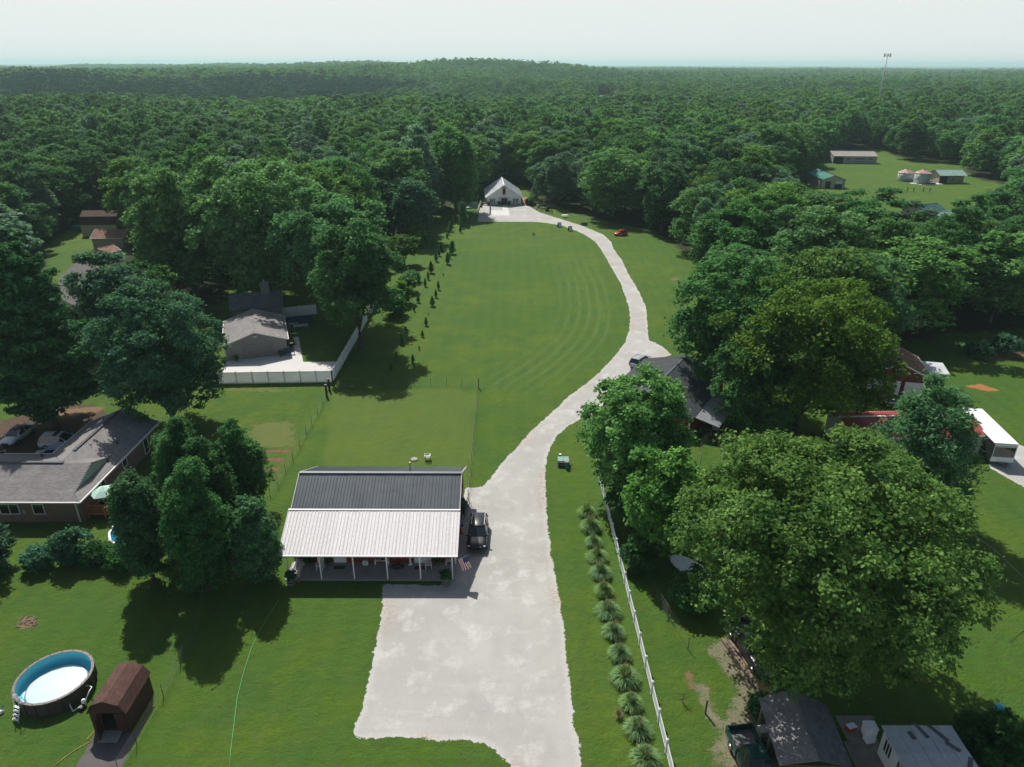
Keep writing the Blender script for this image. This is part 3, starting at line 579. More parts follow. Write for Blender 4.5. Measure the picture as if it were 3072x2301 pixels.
def scatter(r0, r1, sp, seed, z_only=False):
    rng = np.random.default_rng(seed); xs = np.arange(-0.95*r1, 0.95*r1, sp); ys = np.arange(r0*0.6, r1, sp)
    X, Y = np.meshgrid(xs, ys); X = X+(np.arange(len(ys)) % 2)[:, None]*sp/2
    X = X.ravel()+rng.uniform(-.36, .36, X.size)*sp; Y = Y.ravel()+rng.uniform(-.36, .36, Y.size)*sp
    D = np.hypot(X, Y); ok = (D > r0) & (D <= r1) & (np.abs(X) < 0.80*Y+28) & (Y > 60)
    return X[ok], Y[ok], rng
X, Y, rng = scatter(70, 620, 10.2, 5)
ok = ~in_clear(X, Y); X, Y = X[ok], Y[ok]; N = len(X)
SC = rng.uniform(0.9, 1.7, N); HS = rng.uniform(0.75, 1.2, N)       # width and height factors
# the wood edge is lower than its inside; trees in front of things stay low or are absent
ph_ = np.sin(X/37+Y/51)+np.sin(X/61-Y/29+2); HS *= 1+0.05*ph_
bad = np.zeros(N, bool)
for poly, ymax in VISIBLE:
    for dx, dz in ((0, 1), (-.8, .8), (.8, .8), (-.95, .5), (.95, .5), (0, .7), (0, .45), (-.5, .95), (.5, .95), (-1.15, .6), (1.15, .6), (-1.1, .4), (1.1, .4), (0, .85), (-.9, .7), (.9, .7), (-1, .2), (1, .2)):
        u, v = proj(X+dx*5*SC, Y, 18*HS*dz)
        bad |= inpoly(u, v, poly) & (Y < ymax)
# hero trees keep their room
hero = [(o.location.x, o.location.y, 6.5) for o in COL.objects if o.type == 'EMPTY' and o.get('category') == 'tree']
for hx, hy, hr in hero: bad |= np.hypot(X-hx, Y-hy) < (7.5 if hy > 75 else 3)
X, Y, SC, HS = X[~bad], Y[~bad], SC[~bad], HS[~bad]; N = len(X)
TI = rng.choice(4, N, p=TW)
clump = np.sin(X/43+1.7)*np.sin(Y/57+0.4)+0.5*np.sin((X+Y)/90); TI = np.where(clump > 0.75, np.where(rng.random(N) < .7, 1, TI), TI); TI = np.where(clump < -0.8, np.where(rng.random(N) < .5, 2, TI), TI)
U, Vv = proj(X, Y, 10*HS); big_ = SC/np.hypot(X, Y); big_[(U < -20) | (U > 2232)] *= 0.3
order = np.argsort(-big_); own = order[:255]; rest = order[255:]
where_txt = {'left': 'the woods left of the mown field', 'behind': 'the woods behind the white barn', 'right': 'the woods right of the gravel drive', 'farm': 'the woods round the far farm meadow'}
tint_txt = {0: 'mid-green broadleaf', 1: 'dark green broadleaf', 2: 'yellow-green broadleaf', 3: 'grey-green broadleaf'}
for j in own:
    x, y = X[j], Y[j]; u = U[j]
    w = 'left' if (u < 1000 and y < 260) else ('behind' if (u < 1250 and y >= 200) else ('farm' if u > 1640 and y > 170 else 'right'))
    me, tr = PROTO[('near', TINTS[TI[j]], int(rng.integers(0, 3 if TI[j] != 3 else 2)))]
    ht = 'tall' if HS[j] > 1.06 else ('low' if HS[j] < .88 else 'mid-height'); wdt = 'broad' if SC[j] > 1.35 else ('slim' if SC[j] < 1.05 else 'medium-wide')
    edge_ = min(polydist(np.array([x]), np.array([y]), c)[0] for c in CLEAR) < 13
    lb = ht+' '+wdt+' '+tint_txt[TI[j]].replace(' broadleaf', '')+' tree '+('at the edge of ' if edge_ else 'inside ')+where_txt[w]
    r = thing('broadleaf_tree', lb, 'tree', (x, y, float(hgt(x, y))), rng.uniform(0, 6.28), lb.replace(' tree ', ' trees '))
    r.scale = (SC[j], SC[j], HS[j])
    o = bpy.data.objects.new('crown', me); COL.objects.link(o); o.parent = r
    o = bpy.data.objects.new('trunk', tr); COL.objects.link(o); o.parent = r
# everything farther: one mass, scattered with geometry nodes
srcs = []
def src(kind, mt, k):
    o = bpy.data.objects.new('wood_tree_source', PROTO[(kind, mt, k)][0]); srcs.append(o); return len(srcs)-1
for mt in TINTS: src('mid', mt, 0)
src('mid', 'mid', 1)
for mt in TINTS: src('far', mt, 0)
src('far', 'pine', 0)  # crown carrying the painted shade of the left slope
pts, kk, rz_, ss = [], [], [], []
pts.append(np.stack([X[rest], Y[rest], hgt(X[rest], Y[rest])], -1)); kk.append(np.where((TI[rest] == 0) & (rng.random(len(rest)) < .5), 4, TI[rest])); ss.append(np.stack([SC[rest], SC[rest], HS[rest]], -1))
for r0, r1, sp, base in ((620, 1150, 10.8, 0), (1150, 2300, 12.5, 5), (2300, 4300, 17.0, 5)):
    x, y, rg = scatter(r0, r1, sp, int(r1)); 
    # a few clearings far off, with houses
    hole = ((np.abs(x-0.1215*y) < 15) & (y > 650) & (y < 965)) | (np.hypot((x-640)/45, (y-1250)/25) < 1) | (np.hypot((x+60)/20, (y-860)/18) < 1)
    x, y = x[~hole], y[~hole]; m_ = len(x)
    t = rg.choice(4, m_, p=TW); cl_ = np.sin(x/140+1)*np.sin(y/190)+0.6*np.sin((x-y)/230)
    t = np.where((cl_ > .6) & (rg.random(m_) < .7), 1, t); t = np.where((cl_ < -.6) & (rg.random(m_) < .5), 2, t)
    wv = np.sin(x/61)+np.sin(y/47+x/90)+.8*np.sin(x/27-y/33); pine = (y > 745+35*wv) & (y < 1180+90*wv) & (x < -70+55*wv-0.25*(y-760)) & (rg.random(m_) < .93); tb = t+base; tb = np.where(pine & (rg.random(m_) < .92), 9, tb)   # painted shade: darker leaf colour stands in for the shaded slope to the left
    hz_ = hgt(x, y); s = rg.uniform(.8, 1.9, m_)*(1 if r1 < 2500 else 1.5); h = rg.uniform(.7, 1.2, m_)*(1+.12*np.sin(x/83)*np.sin(y/71+x/190))
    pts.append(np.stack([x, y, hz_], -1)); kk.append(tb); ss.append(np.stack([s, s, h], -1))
P3 = np.concatenate(pts); KK = np.concatenate(kk); SS = np.concatenate(ss); M_ = len(P3)
print('forest: own', len(own), 'mass', M_)
me = bpy.data.meshes.new('forest'); me.vertices.add(M_); me.vertices.foreach_set('co', P3.astype(np.float32).ravel())
a = me.attributes.new('pick', 'INT', 'POINT'); a.data.foreach_set('value', KK.astype(np.int32))
vattr(me, 'turn', rng.uniform(0, 6.283, M_))
a = me.attributes.new('size', 'FLOAT_VECTOR', 'POINT'); a.data.foreach_set('vector', SS.astype(np.float32).ravel())
forest = bpy.data.objects.new('forest', me); COL.objects.link(forest); forest['kind'] = 'stuff'
tag(forest, 'far woods of many rounded broadleaf trees reaching to the horizon', 'forest')
ng = bpy.data.node_groups.new('forest_scatter', 'GeometryNodeTree'); nn_ = ng.nodes; ll = ng.links
ng.interface.new_socket(name='Geometry', in_out='INPUT', socket_type='NodeSocketGeometry')
ng.interface.new_socket(name='Geometry', in_out='OUTPUT', socket_type='NodeSocketGeometry')
gi = nn_.new('NodeGroupInput'); go = nn_.new('NodeGroupOutput'); jo = nn_.new('GeometryNodeJoinGeometry')
def named(name, dt):
    q = nn_.new('GeometryNodeInputNamedAttribute'); q.data_type = dt; q.inputs['Name'].default_value = name
    return [s for s in q.outputs if s.enabled and s.name == 'Attribute'][0]
pick = named('pick', 'INT'); turn = named('turn', 'FLOAT'); size = named('size', 'FLOAT_VECTOR')
cx = nn_.new('ShaderNodeCombineXYZ'); ll.new(turn, cx.inputs['Z'])
for i, o in enumerate(srcs):
    inf = nn_.new('GeometryNodeObjectInfo'); inf.inputs['Object'].default_value = o; inf.inputs['As Instance'].default_value = True
    cmp = nn_.new('FunctionNodeCompare'); cmp.data_type = 'INT'; cmp.operation = 'EQUAL'
    ii = [s for s in cmp.inputs if s.enabled]; ll.new(pick, ii[0]); ii[1].default_value = i
    ip = nn_.new('GeometryNodeInstanceOnPoints'); ll.new(gi.outputs[0], ip.inputs['Points'])
    ll.new([s for s in cmp.outputs if s.enabled][0], ip.inputs['Selection']); ll.new(inf.outputs['Geometry'], ip.inputs['Instance'])
    ll.new(cx.outputs[0], ip.inputs['Rotation']); ll.new(size, ip.inputs['Scale']); ll.new(ip.outputs[0], jo.inputs[0])
ll.new(jo.outputs[0], go.inputs[0])
md = forest.modifiers.new('scatter', 'NODES'); md.node_group = ng

# haze: the air itself
def build_haze():
    m = bpy.data.materials.new('air'); m.use_nodes = True; n = m.node_tree.nodes; l = m.node_tree.links
    n.remove(n['Principled BSDF']); v = n.new('ShaderNodeVolumePrincipled'); v.inputs['Density'].default_value = 0.00012
    v.inputs['Color'].default_value = (0.60, 0.84, 0.85, 1); v.inputs['Anisotropy'].default_value = 0.2
    l.new(v.outputs[0], n['Material Output'].inputs['Volume'])
    b = MB().bb((-33000, -300, -25), (33000, 33000, 92)); o = b.build('haze', m, kind='stuff'); return o
build_haze()

# ------------------------------------------------------------------ materials of built things
M = dict(
 white=mat('white_paint', (0.74, 0.74, 0.73), 0.5, (0.68, 0.68, 0.67), 3), vinyl=mat('white_vinyl', (0.82, 0.84, 0.84), 0.35, (0.74, 0.76, 0.77), 1.5),
 whitemetal=mat('white_painted_steel', (0.76, 0.74, 0.735), 0.45, (0.68, 0.64, 0.63), 1.6, stretch=(3, 3, .5), bump=.1, rand=.03),
 barnwhite=mat('white_ribbed_steel', (0.80, 0.81, 0.81), 0.45, (0.64, 0.66, 0.67), .6, rand=.02),
 darkmetal=mat('charcoal_steel', (0.050, 0.064, 0.078), 0.42, (0.075, 0.092, 0.108), .7, rand=.05, spec=.5),
 blackmetal=mat('black_steel', (0.050, 0.058, 0.066), 0.5, (0.065, 0.074, 0.084), .8, rand=.05),
 red=mat('red_siding', (0.24, 0.022, 0.020), 0.6, (0.17, 0.018, 0.017), 1.5), darkred=mat('dark_red_siding', (0.13, 0.018, 0.018), 0.7, (0.09, 0.014, 0.014), 1.5),
 redmetal=mat('red_steel_roof', (0.40, 0.085, 0.080), 0.4, (0.32, 0.07, 0.066), 1.0, rand=.05), shingle=mat('grey_shingle', (0.155, 0.146, 0.144), 0.9, (0.20, 0.188, 0.182), .55, rand=.14, bump=.3),
 shingle_brown=mat('brown_shingle', (0.085, 0.040, 0.030), 0.9, (0.06, 0.028, 0.022), .8, rand=.16, bump=.3), shingle_dark=mat('slate_grey_shingle', (0.085, 0.088, 0.10), 0.9, (0.12, 0.122, 0.135), .8, rand=.16, bump=.3),
 shingle_tan=mat('red_brown_shingle', (0.24, 0.115, 0.085), .9, (0.18, 0.09, 0.07), .7, rand=.12), shingle_white=mat('weathered_white_roll_roofing', (0.50, 0.52, 0.53), .7, (0.40, 0.42, 0.43), .9),
 brownwood=mat('brown_stained_wood', (0.075, 0.030, 0.023), 0.8, (0.05, 0.021, 0.017), 3, stretch=(6, 6, .7), bump=.3), cedar=mat('cedar_deck', (0.42, 0.17, 0.075), .7, (0.30, 0.12, 0.055), 3, rand=.12),
 oldwood=mat('weathered_plank', (0.22, 0.165, 0.115), .9, (0.13, 0.10, 0.075), 2, rand=.25, bump=.3), darkwood=mat('dark_wood', (0.05, 0.032, 0.024), .8, (0.03, 0.02, 0.016), 3),
 greysiding=mat('grey_board_siding', (0.235, 0.225, 0.225), .8, (0.19, 0.182, 0.182), 2, stretch=(5, 5, .3)), greydoor=mat('grey_door_paint', (0.175, 0.165, 0.165), .6, (0.16, 0.15, 0.15), 2),
 cream=mat('cream_steel', (0.52, 0.47, 0.37), .6, (0.46, 0.42, 0.33), 1), tan=mat('tan_siding', (0.36, 0.31, 0.25), .7, (0.31, 0.27, 0.22), 1), greywall=mat('grey_green_steel', (0.33, 0.35, 0.34), .6, (0.28, 0.30, 0.295), .6),
 roofgrey=mat('grey_brown_steel_roof', (0.34, 0.30, 0.27), .5, (0.28, 0.25, 0.23), .5, rand=.05), greenroof=mat('green_steel_roof', (0.02, 0.20, 0.145), .45, (0.03, 0.23, 0.17), .5, rand=.04), palegreen=mat('pale_green_steel_roof', (0.24, 0.36, 0.31), .5, (0.20, 0.31, 0.27), .5, rand=.04),
 glass=mat('window_glass', (0.015, 0.02, 0.022), .08, (0.02, 0.026, 0.03), 2, spec=.8), black=mat('black_plastic', (0.015, 0.015, 0.016), .5), rubber=mat('tyre_rubber', (0.018, 0.018, 0.018), .85), steel=mat('bare_steel', (0.45, 0.46, 0.47), .35, metal=.8), galv=mat('galvanised_steel', (0.42, 0.44, 0.45), .5, (0.33, 0.35, 0.36), 1.5, metal=.4),
 concrete=mat('concrete', (0.33, 0.32, 0.31), .9, (0.27, 0.265, 0.26), 1.2, bump=.15), terracotta=mat('terracotta', (0.42, 0.14, 0.07), .8), orange=mat('orange_plastic', (0.55, 0.09, 0.03), .5), blue=mat('blue_plastic', (0.02, 0.12, 0.42), .5), green=mat('green_plastic', (0.03, 0.17, 0.12), .5), palegrn=mat('pale_green_lid', (0.22, 0.38, 0.31), .6),
 rust=mat('rusty_roof', (0.50, 0.42, 0.38), .6, (0.28, 0.07, 0.045), .9), silo=mat('silo_steel', (0.50, 0.53, 0.54), .5, (0.40, 0.43, 0.45), 1.0), stone=mat('pale_stone', (0.30, 0.29, 0.27), .9, (0.20, 0.19, 0.18), 3, bump=.4),
 brass=mat('warm_bulb_glass', (0.65, 0.42, 0.16), .3), navy=mat('navy_cloth', (0.02, 0.03, 0.10), .8), flagred=mat('red_cloth', (0.45, 0.02, 0.03), .8), flagwhite=mat('white_cloth', (0.75, 0.75, 0.75), .8), flagblue=mat('blue_cloth', (0.025, 0.04, 0.16), .8),
 liner=mat('pool_liner_blue', (0.08, 0.50, 0.62), .4, (0.09, 0.55, 0.66), 1.5), linerw=mat('white_pool_cover', (0.50, 0.58, 0.62), .5, (0.45, 0.54, 0.59), .8), poolwall=mat('brown_pool_wall', (0.045, 0.034, 0.032), .6, (0.065, 0.05, 0.046), 2, stretch=(3, 3, .4)), poolrim=mat('pool_rim', (0.11, 0.085, 0.075), .5),
 umbr=mat('pale_green_canvas', (0.36, 0.60, 0.46), .8, (0.52, 0.70, 0.60), 3.5), yellow=mat('yellow_hose', (0.55, 0.36, 0.06), .5), ghose=mat('green_hose', (0.10, 0.42, 0.14), .5), wire=mat('fence_wire', (0.16, 0.155, 0.15), .6, metal=.3), postwood=mat('dark_fence_post', (0.045, 0.034, 0.028), .9, (0.07, 0.05, 0.04), 4), poststeel=mat('painted_steel_post', (0.06, 0.05, 0.045), .7))
_bk, n, l = nodes_of('red_brown_brick'); b = n['Principled BSDF']; tc = n.new('ShaderNodeTexCoord'); bt = n.new('ShaderNodeTexBrick'); mp = n.new('ShaderNodeMapping')
sx_ = n.new('ShaderNodeSeparateXYZ'); l.new(tc.outputs['Object'], sx_.inputs[0]); cb_ = n.new('ShaderNodeCombineXYZ')
l.new(MATH(n, l, 'ADD', sx_.outputs['X'], sx_.outputs['Y']), cb_.inputs['X']); l.new(sx_.outputs['Z'], cb_.inputs['Y']); l.new(cb_.outputs[0], bt.inputs['Vector'])
bt.inputs['Scale'].default_value = 1.0; bt.inputs['Brick Width'].default_value = 0.22; bt.inputs['Row Height'].default_value = 0.075; bt.inputs['Mortar Size'].default_value = 0.008
bt.inputs['Color1'].default_value = (0.13, 0.065, 0.045, 1); bt.inputs['Color2'].default_value = (0.20, 0.115, 0.085, 1); bt.inputs['Mortar'].default_value = (0.22, 0.20, 0.18, 1)
l.new(bt.outputs['Color'], b.inputs['Base Color']); b.inputs['Roughness'].default_value = .9; M['brick'] = _bk
M['tealroof'] = mat('dark_teal_steel_roof', (.035, .10, .095), .5, (.05, .13, .12), .6)
vm, n, l = nodes_of('vinyl_panel'); n.remove(n['Principled BSDF']); d_ = n.new('ShaderNodeBsdfDiffuse'); t_ = n.new('ShaderNodeBsdfTranslucent'); m_x = n.new('ShaderNodeMixShader'); tc = n.new('ShaderNodeTexCoord')
c_ = MIX(n, l, NZ(n, l, tc.outputs['Object'], 1.3, 3), (.82, .84, .84), (.76, .79, .79)); l.new(c_, d_.inputs[0]); l.new(c_, t_.inputs[0]); m_x.inputs[0].default_value = .36; l.new(d_.outputs[0], m_x.inputs[1]); l.new(t_.outputs[0], m_x.inputs[2]); l.new(m_x.outputs[0], n['Material Output'].inputs[0]); M['vpanel'] = vm

def window(par, c, w, h, ax, out, frame=None, name='window', div=1):
    """frame proud of the wall and a pane behind it; ax = direction along the wall, out = outward normal (both in the parent's space)"""
    c = Vector(c); ax = Vector(ax).normalized(); out = Vector(out).normalized(); up = Vector((0, 0, 1)); f = MB(); t = .07
    for s in (-1, 1):
        f.bar(c+ax*s*w/2-up*h/2+out*.03, c+ax*s*w/2+up*h/2+out*.03, t, t)
        f.bar(c-ax*(w/2)+up*s*h/2+out*.033, c+ax*(w/2)+up*s*h/2+out*.033, t, t)
    for k in range(1, div): f.bar(c+ax*(k/div-.5)*w-up*h/2+out*.03, c+ax*(k/div-.5)*w+up*h/2+out*.03, t*.7, t*.7)
    fr = f.build(name, frame or M['white'], par)
    g = MB(); q = [c+ax*a*w/2+up*b_*h/2+out*.012 for a, b_ in ((-1, -1), (1, -1), (1, 1), (-1, 1))]; g.slab(q, .01); g.build('pane', M['glass'], fr); return fr
def rib_panel(par, A, B, Cc, D, mt, n, rib=.33, th=.04, name='roof_panel', rh=.04):
    """steel roof slope A-B (eave) to D-C (ridge), cut into n panels laid side by side, each with ribs"""
    A, B, Cc, D = map(Vector, (A, B, Cc, D)); nrm = (B-A).cross(D-A).normalized(); L = (B-A).length
    if nrm.z < 0: nrm = -nrm
    for i in range(n):
        g_ = .006/L; u0, u1 = i/n+g_, (i+1)/n-g_; m = MB(); P = lambda u, v: (A.lerp(B, u)).lerp(D.lerp(Cc, u), v)
        lift = nrm*(.006 if i % 2 else 0)
        q = [P(u0, 0)+lift, P(u1, 0)+lift, P(u1, 1)+lift, P(u0, 1)+lift]
        if (q[1]-q[0]).cross(q[3]-q[0]).z < 0: q = q[::-1]
        m.slab(q, th); k = max(1, int(round(L/n/rib)))
        for j in range(k):
            u = u0+(u1-u0)*(j+.12)/k; m.bar(P(u, 0)+nrm*(rh/2)+lift, P(u, 1)+nrm*(rh/2)+lift, .055, rh)
        m.build(name, mt, par)
def shingles(par, poly, mt, base_mt=None, tab=.33, course=.16, own=0, sub='shingle', seed=1, rough=.0):
    """roof plane (3-D polygon whose first edge is the eave) under lapped shingle tabs; the first `own` are parts, the rest one part"""
    P = [Vector(p) for p in poly]; u = (P[1]-P[0]).normalized(); nn = Vector((0, 0, 0))
    for i in range(len(P)): nn += P[i].cross(P[(i+1) % len(P)])
    nn.normalize()
    if nn.z < 0: nn = -nn
    v = nn.cross(u).normalized()
    if v.z < 0: v = -v
    pp = P if sum((P[i].cross(P[(i+1) % len(P)]) for i in range(len(P))), Vector((0, 0, 0))).z > 0 else P[::-1]
    s = MB(); s.slab([q-nn*.004 for q in pp], .09); s.build('roof_deck', base_mt or mt, par)
    U = [((q-P[0]).dot(u), (q-P[0]).dot(v)) for q in P]; r_ = random.Random(seed)
    u0, u1 = min(a[0] for a in U), max(a[0] for a in U); v1 = max(a[1] for a in U); m = MB(); cnt = 0; m.t = []; row = 0; vv = 0.0
    cand = []
    while vv < v1-.02:
        uu = u0+(tab/2 if row % 2 else 0)
        while uu < u1: cand.append((uu, vv)); uu += tab
        vv += course; row += 1
    ce = np.array(cand)+[tab/2, course*.5]; ok = inpoly(ce[:, 0], ce[:, 1], U)
    for (a, bq), k in zip(cand, ok):
        if not k: continue
        j = r_.uniform(-.012, .012)+rough*r_.uniform(-1, 1); h = .012+r_.uniform(0, .010)+abs(rough)*.3*r_.random(); g = .006+rough*.2
        a0, a1 = a+g, a+tab-g; b0, b1 = bq+j, bq+course*1.05
        f = lambda x, y, z: P[0]+u*x+v*y+nn*z
        vs = [f(a0, b0, 0), f(a1, b0, 0), f(a1, b0, h), f(a0, b0, h), f(a1, b1, .004), f(a0, b1, .004)]
        t_ = r_.random()
        tgt = MB() if cnt < own else m
        tgt.add(vs, [(0, 1, 2, 3), (3, 2, 4, 5), (0, 3, 5), (1, 4, 2)], 0, t_)
        if cnt < own: tgt.build(sub, mt, par)
        cnt += 1
    if m.f: m.build(sub+'s' if own else 'shingles', mt, par, kind='stuff')
def gable_walls(par, w, L, ze, zr, mt, inset=(.3, .3), y0=0.0, z0=0.0, ribs=None):
    """walls of a gabled block: span 2w across x, length L along y"""
    m = MB(); k = (zr-ze)/w; wi = w-inset[0]; zE = ze+k*inset[0]-.12; zR = zr-.12; a, b_ = y0+inset[1], y0+L-inset[1]
    vs = []
    for y in (a, b_): vs += [(-wi, y, z0), (wi, y, z0), (wi, y, zE), (0, y, zR), (-wi, y, zE)]
    m.add(vs, [(0, 1, 2, 3, 4), (9, 8, 7, 6, 5), (0, 4, 9, 5), (1, 6, 7, 2), (0, 5, 6, 1)])
    o = m.build('wall', mt, par)
    if ribs:
        r_ = MB(); x = -wi+.1
        while x < wi:
            zt = zE+(zR-zE)*(1-abs(x)/wi)-.02; r_.bb((x-.02, a-.022, z0), (x+.02, a-.001, zt)); x += ribs
        y = a+.1
        while y < b_:
            for s in (-1, 1): r_.bb((s*(wi+.001), y-.02, z0), (s*(wi+.022), y+.02, zE))
            y += ribs
        r_.build('siding_ribs', mt, par, kind='stuff')
    return o
def gable_steel(par, w, L, ze, zr, mt, npan, trim=None, y0=0.0, both=True, rib=.33):
    for s in ((1, -1) if both else (1,)):
        rib_panel(par, (s*w, y0, ze), (s*w, y0+L, ze), (0, y0+L, zr), (0, y0, zr), mt, npan, rib)
    MB().bar((0, y0-.02, zr+.02), (0, y0+L+.02, zr+.02), .3, .05).build('ridge_cap', trim or mt, par)
    if trim:
        for s in (-1, 1):
            MB().bar((s*(w+.02), y0, ze-.06), (s*(w+.02), y0+L, ze-.06), .06, .13).build('fascia', trim, par)
            for yy in (y0-.03, y0+L+.03): MB().bar((s*w, yy, ze-.03), (0, yy, zr-.03), .05, .14).build('rake_trim', trim, par)

# ------------------------------------------------------------------ the red shop with its porch
shop = thing('red_shop', 'red metal shop with charcoal roof and long white porch roof facing the gravel lot', 'shop', (-20.26, 52.55, 0))
X0, X1 = 0.0, 15.46; YR, YB = 5.92, 11.84; ZE, ZR = 3.45, 6.35
w_ = MB(); w_.bb((.3, .45, 0), (15.15, .6, 3.35)); w_.bb((.3, 11.3, 0), (15.15, 11.45, 3.45))
for xx in ((.3, .42), (15.03, 15.15)):
    ys = (.6, 5.92, 11.3); zt = [3.62, 6.2, 3.62]
    vs = [(xx[0], .6, 0), (xx[0], 11.3, 0), (xx[0], 11.3, 3.6), (xx[0], 5.92, 6.2), (xx[0], .6, 3.6)]; vs += [(xx[1], *q[1:]) for q in vs]
    w_.add(vs, [(4, 3, 2, 1, 0), (5, 6, 7, 8, 9), (0, 5, 9, 4), (3, 8, 7, 2), (4, 9, 8, 3), (0, 1, 6, 5), (1, 2, 7, 6)])
w_.build('wall', M['red'], shop)
rb = MB()
for k in range(50): rb.bb((.42+k*.3, .425, .1), (.46+k*.3, .449, 3.2))
for k in range(36): rb.bb((15.151, .7+k*.3, .1), (15.175, .74+k*.3, 3.6+min((.7+k*.3), 11.9-(.7+k*.3))*.44))
rb.build('siding_ribs', M['red'], shop, kind='stuff')
rib_panel(shop, (0, 0, ZE), (X1, 0, ZE), (X1, YR, ZR), (0, YR, ZR), M['darkmetal'], 17)
rib_panel(shop, (0, YB, ZE), (X1, YB, ZE), (X1, YR, ZR), (0, YR, ZR), M['darkmetal'], 17)
MB().bar((-.02, YR, ZR+.03), (X1+.02, YR, ZR+.03), .34, .05).build('ridge_cap', M['darkmetal'], shop)
for s in (-.03, X1+.03):
    MB().bar((s, 0, ZE-.02), (s, YR, ZR-.02), .05, .16).bar((s, YB, ZE-.02), (s, YR, ZR-.02), .05, .16).build('rake_trim', M['white'], shop)
MB().cyl((10.35, 7.2, 5.6), (10.35, 7.2, 6.75), .07).build('vent_pipe', M['galv'], shop)
# the porch roof lies over the lower part of the main roof
PY0, PZ0, PY1, PZ1 = -2.05, 2.78, 2.15, 4.66
rib_panel(shop, (-.22, PY0, PZ0), (X1+.10, PY0, PZ0), (X1+.10, PY1, PZ1), (-.22, PY1, PZ1), M['whitemetal'], 17, .3, .035, 'porch_roof_panel')
MB().bar((-.22, PY1+.02, PZ1+.03), (X1+.1, PY1+.02, PZ1+.03), .16, .05).build('flashing', M['whitemetal'], shop)
MB().bar((-.22, PY0-.06, PZ0-.03), (X1+.1, PY0-.06, PZ0-.03), .12, .1).build('gutter', M['white'], shop)
MB().bar((.1, -1.85, 2.66), (15.2, -1.85, 2.66), .1, .16).build('porch_beam', M['white'], shop)
pp = MB().bb((-.055, -.055, .08), (.055, .055, 2.6)).build('porch_post', M['white'], shop)
px_ = [at(q, 1743)[0]+20.26 for q in (866, 964, 1063, 1163, 1262, 1358)]
for i, q in enumerate(px_):
    if i == 0: pp.location = (q, -1.85, 0)
    else: share(pp, shop, (q, -1.85, 0))
MB().bb((.1, -2.0, 0), (15.25, .44, .08)).build('porch_slab', M['concrete'], shop)
for dx in (1021, 1262):
    c = at(dx, 1691).x+20.26; dp = MB().bb((c-.5, .38, .09), (c+.5, .43, 2.1)).build('door', M['white'], shop)
    MB().bb((c-.58, .40, .09), (c-.51, .448, 2.2)).bb((c+.51, .40, .09), (c+.58, .448, 2.2)).bb((c-.58, .40, 2.11), (c+.58, .448, 2.2)).build('door_frame', M['whitemetal'], dp)
    MB().cyl((c+.4, .33, 1.1), (c+.4, .38, 1.1), .035).build('door_handle', M['steel'], dp)
    MB().bb((c-.55, -.75, .081), (c+.45, -.15, .10)).build('doormat', mat('door_mat', (0.05, 0.045, 0.045), .95, (0.10, 0.05, 0.04), 5), None) if False else None
for dx in (1093, 1208, 1310):
    c = at(dx, 1691).x+20.26; window(shop, (c, .44, 1.75), 1.3, .9, (1, 0, 0), (0, -1, 0), div=2)
for yy, zz, ww, hh in ((2.6, 1.9, .8, .9), (9.0, 1.9, .8, .9)): window(shop, (15.155, yy, zz), ww, hh, (0, 1, 0), (1, 0, 0))
dr = MB().bb((15.16, 5.2, .05), (15.2, 6.2, 2.1)).build('door', M['white'], shop)
MB().bb((15.02, .3, 0), (15.18, .449, 3.3)).build('corner_trim', M['white'], shop)
tg = lambda o, lb, ct, g=None: tag(o, lb, ct, g)
for dx, lb in ((1021, 'dark doormat in front of the left white porch door'), (1262, 'reddish doormat in front of the right white porch door')):
    c = at(dx, 1697); tag(MB().bb((c.x-.5, 52.0, .081), (c.x+.5, 52.5, .10)).build('doormat', mat('door_mat_'+str(dx), (0.045, 0.045, 0.048) if dx < 1100 else (0.14, 0.055, 0.045), .95)), lb, 'doormat')
# things on the porch
def planter_barrel(x, y, lb):
    r = thing('barrel_planter', lb, 'planter', (x, y, 0), 0, 'half-barrel planters at the porch corners')
    MB().lathe([(.27, 0), (.33, .2), (.36, .42), (.34, .62), (.30, .8), (.27, .8), (.27, .74), (0, .74)], n=20).build('barrel', M['darkwood'], r, True)
    for z, q in ((.16, .325), (.36, .362), (.60, .352), (.76, .312)): MB().lathe([(q, z-.025), (q+.012, z-.02), (q+.012, z+.02), (q, z+.025)], n=20).build('hoop', M['galv'], r)
    rng, c, nn, sz, tt, lp = crown_data(int(x*10) % 90+3, .36, .42, nl=16, lr=.4, ncl=10, nlf=8, ls=.10, spread=.07)
    me = leaves('shrub', c+np.array([0, 0, 1.05]), nn, sz, tt, LM['dark'], rng, 2.0); o = bpy.data.objects.new('shrub', me); COL.objects.link(o); o.parent = r
p_ = at(875, 1756); planter_barrel(p_.x, p_.y, 'dark barrel planter with green shrub at the left end of the porch')
p_ = at(1338.5, 1754); planter_barrel(p_.x, p_.y, 'dark barrel planter with green shrub at the right end of the porch')
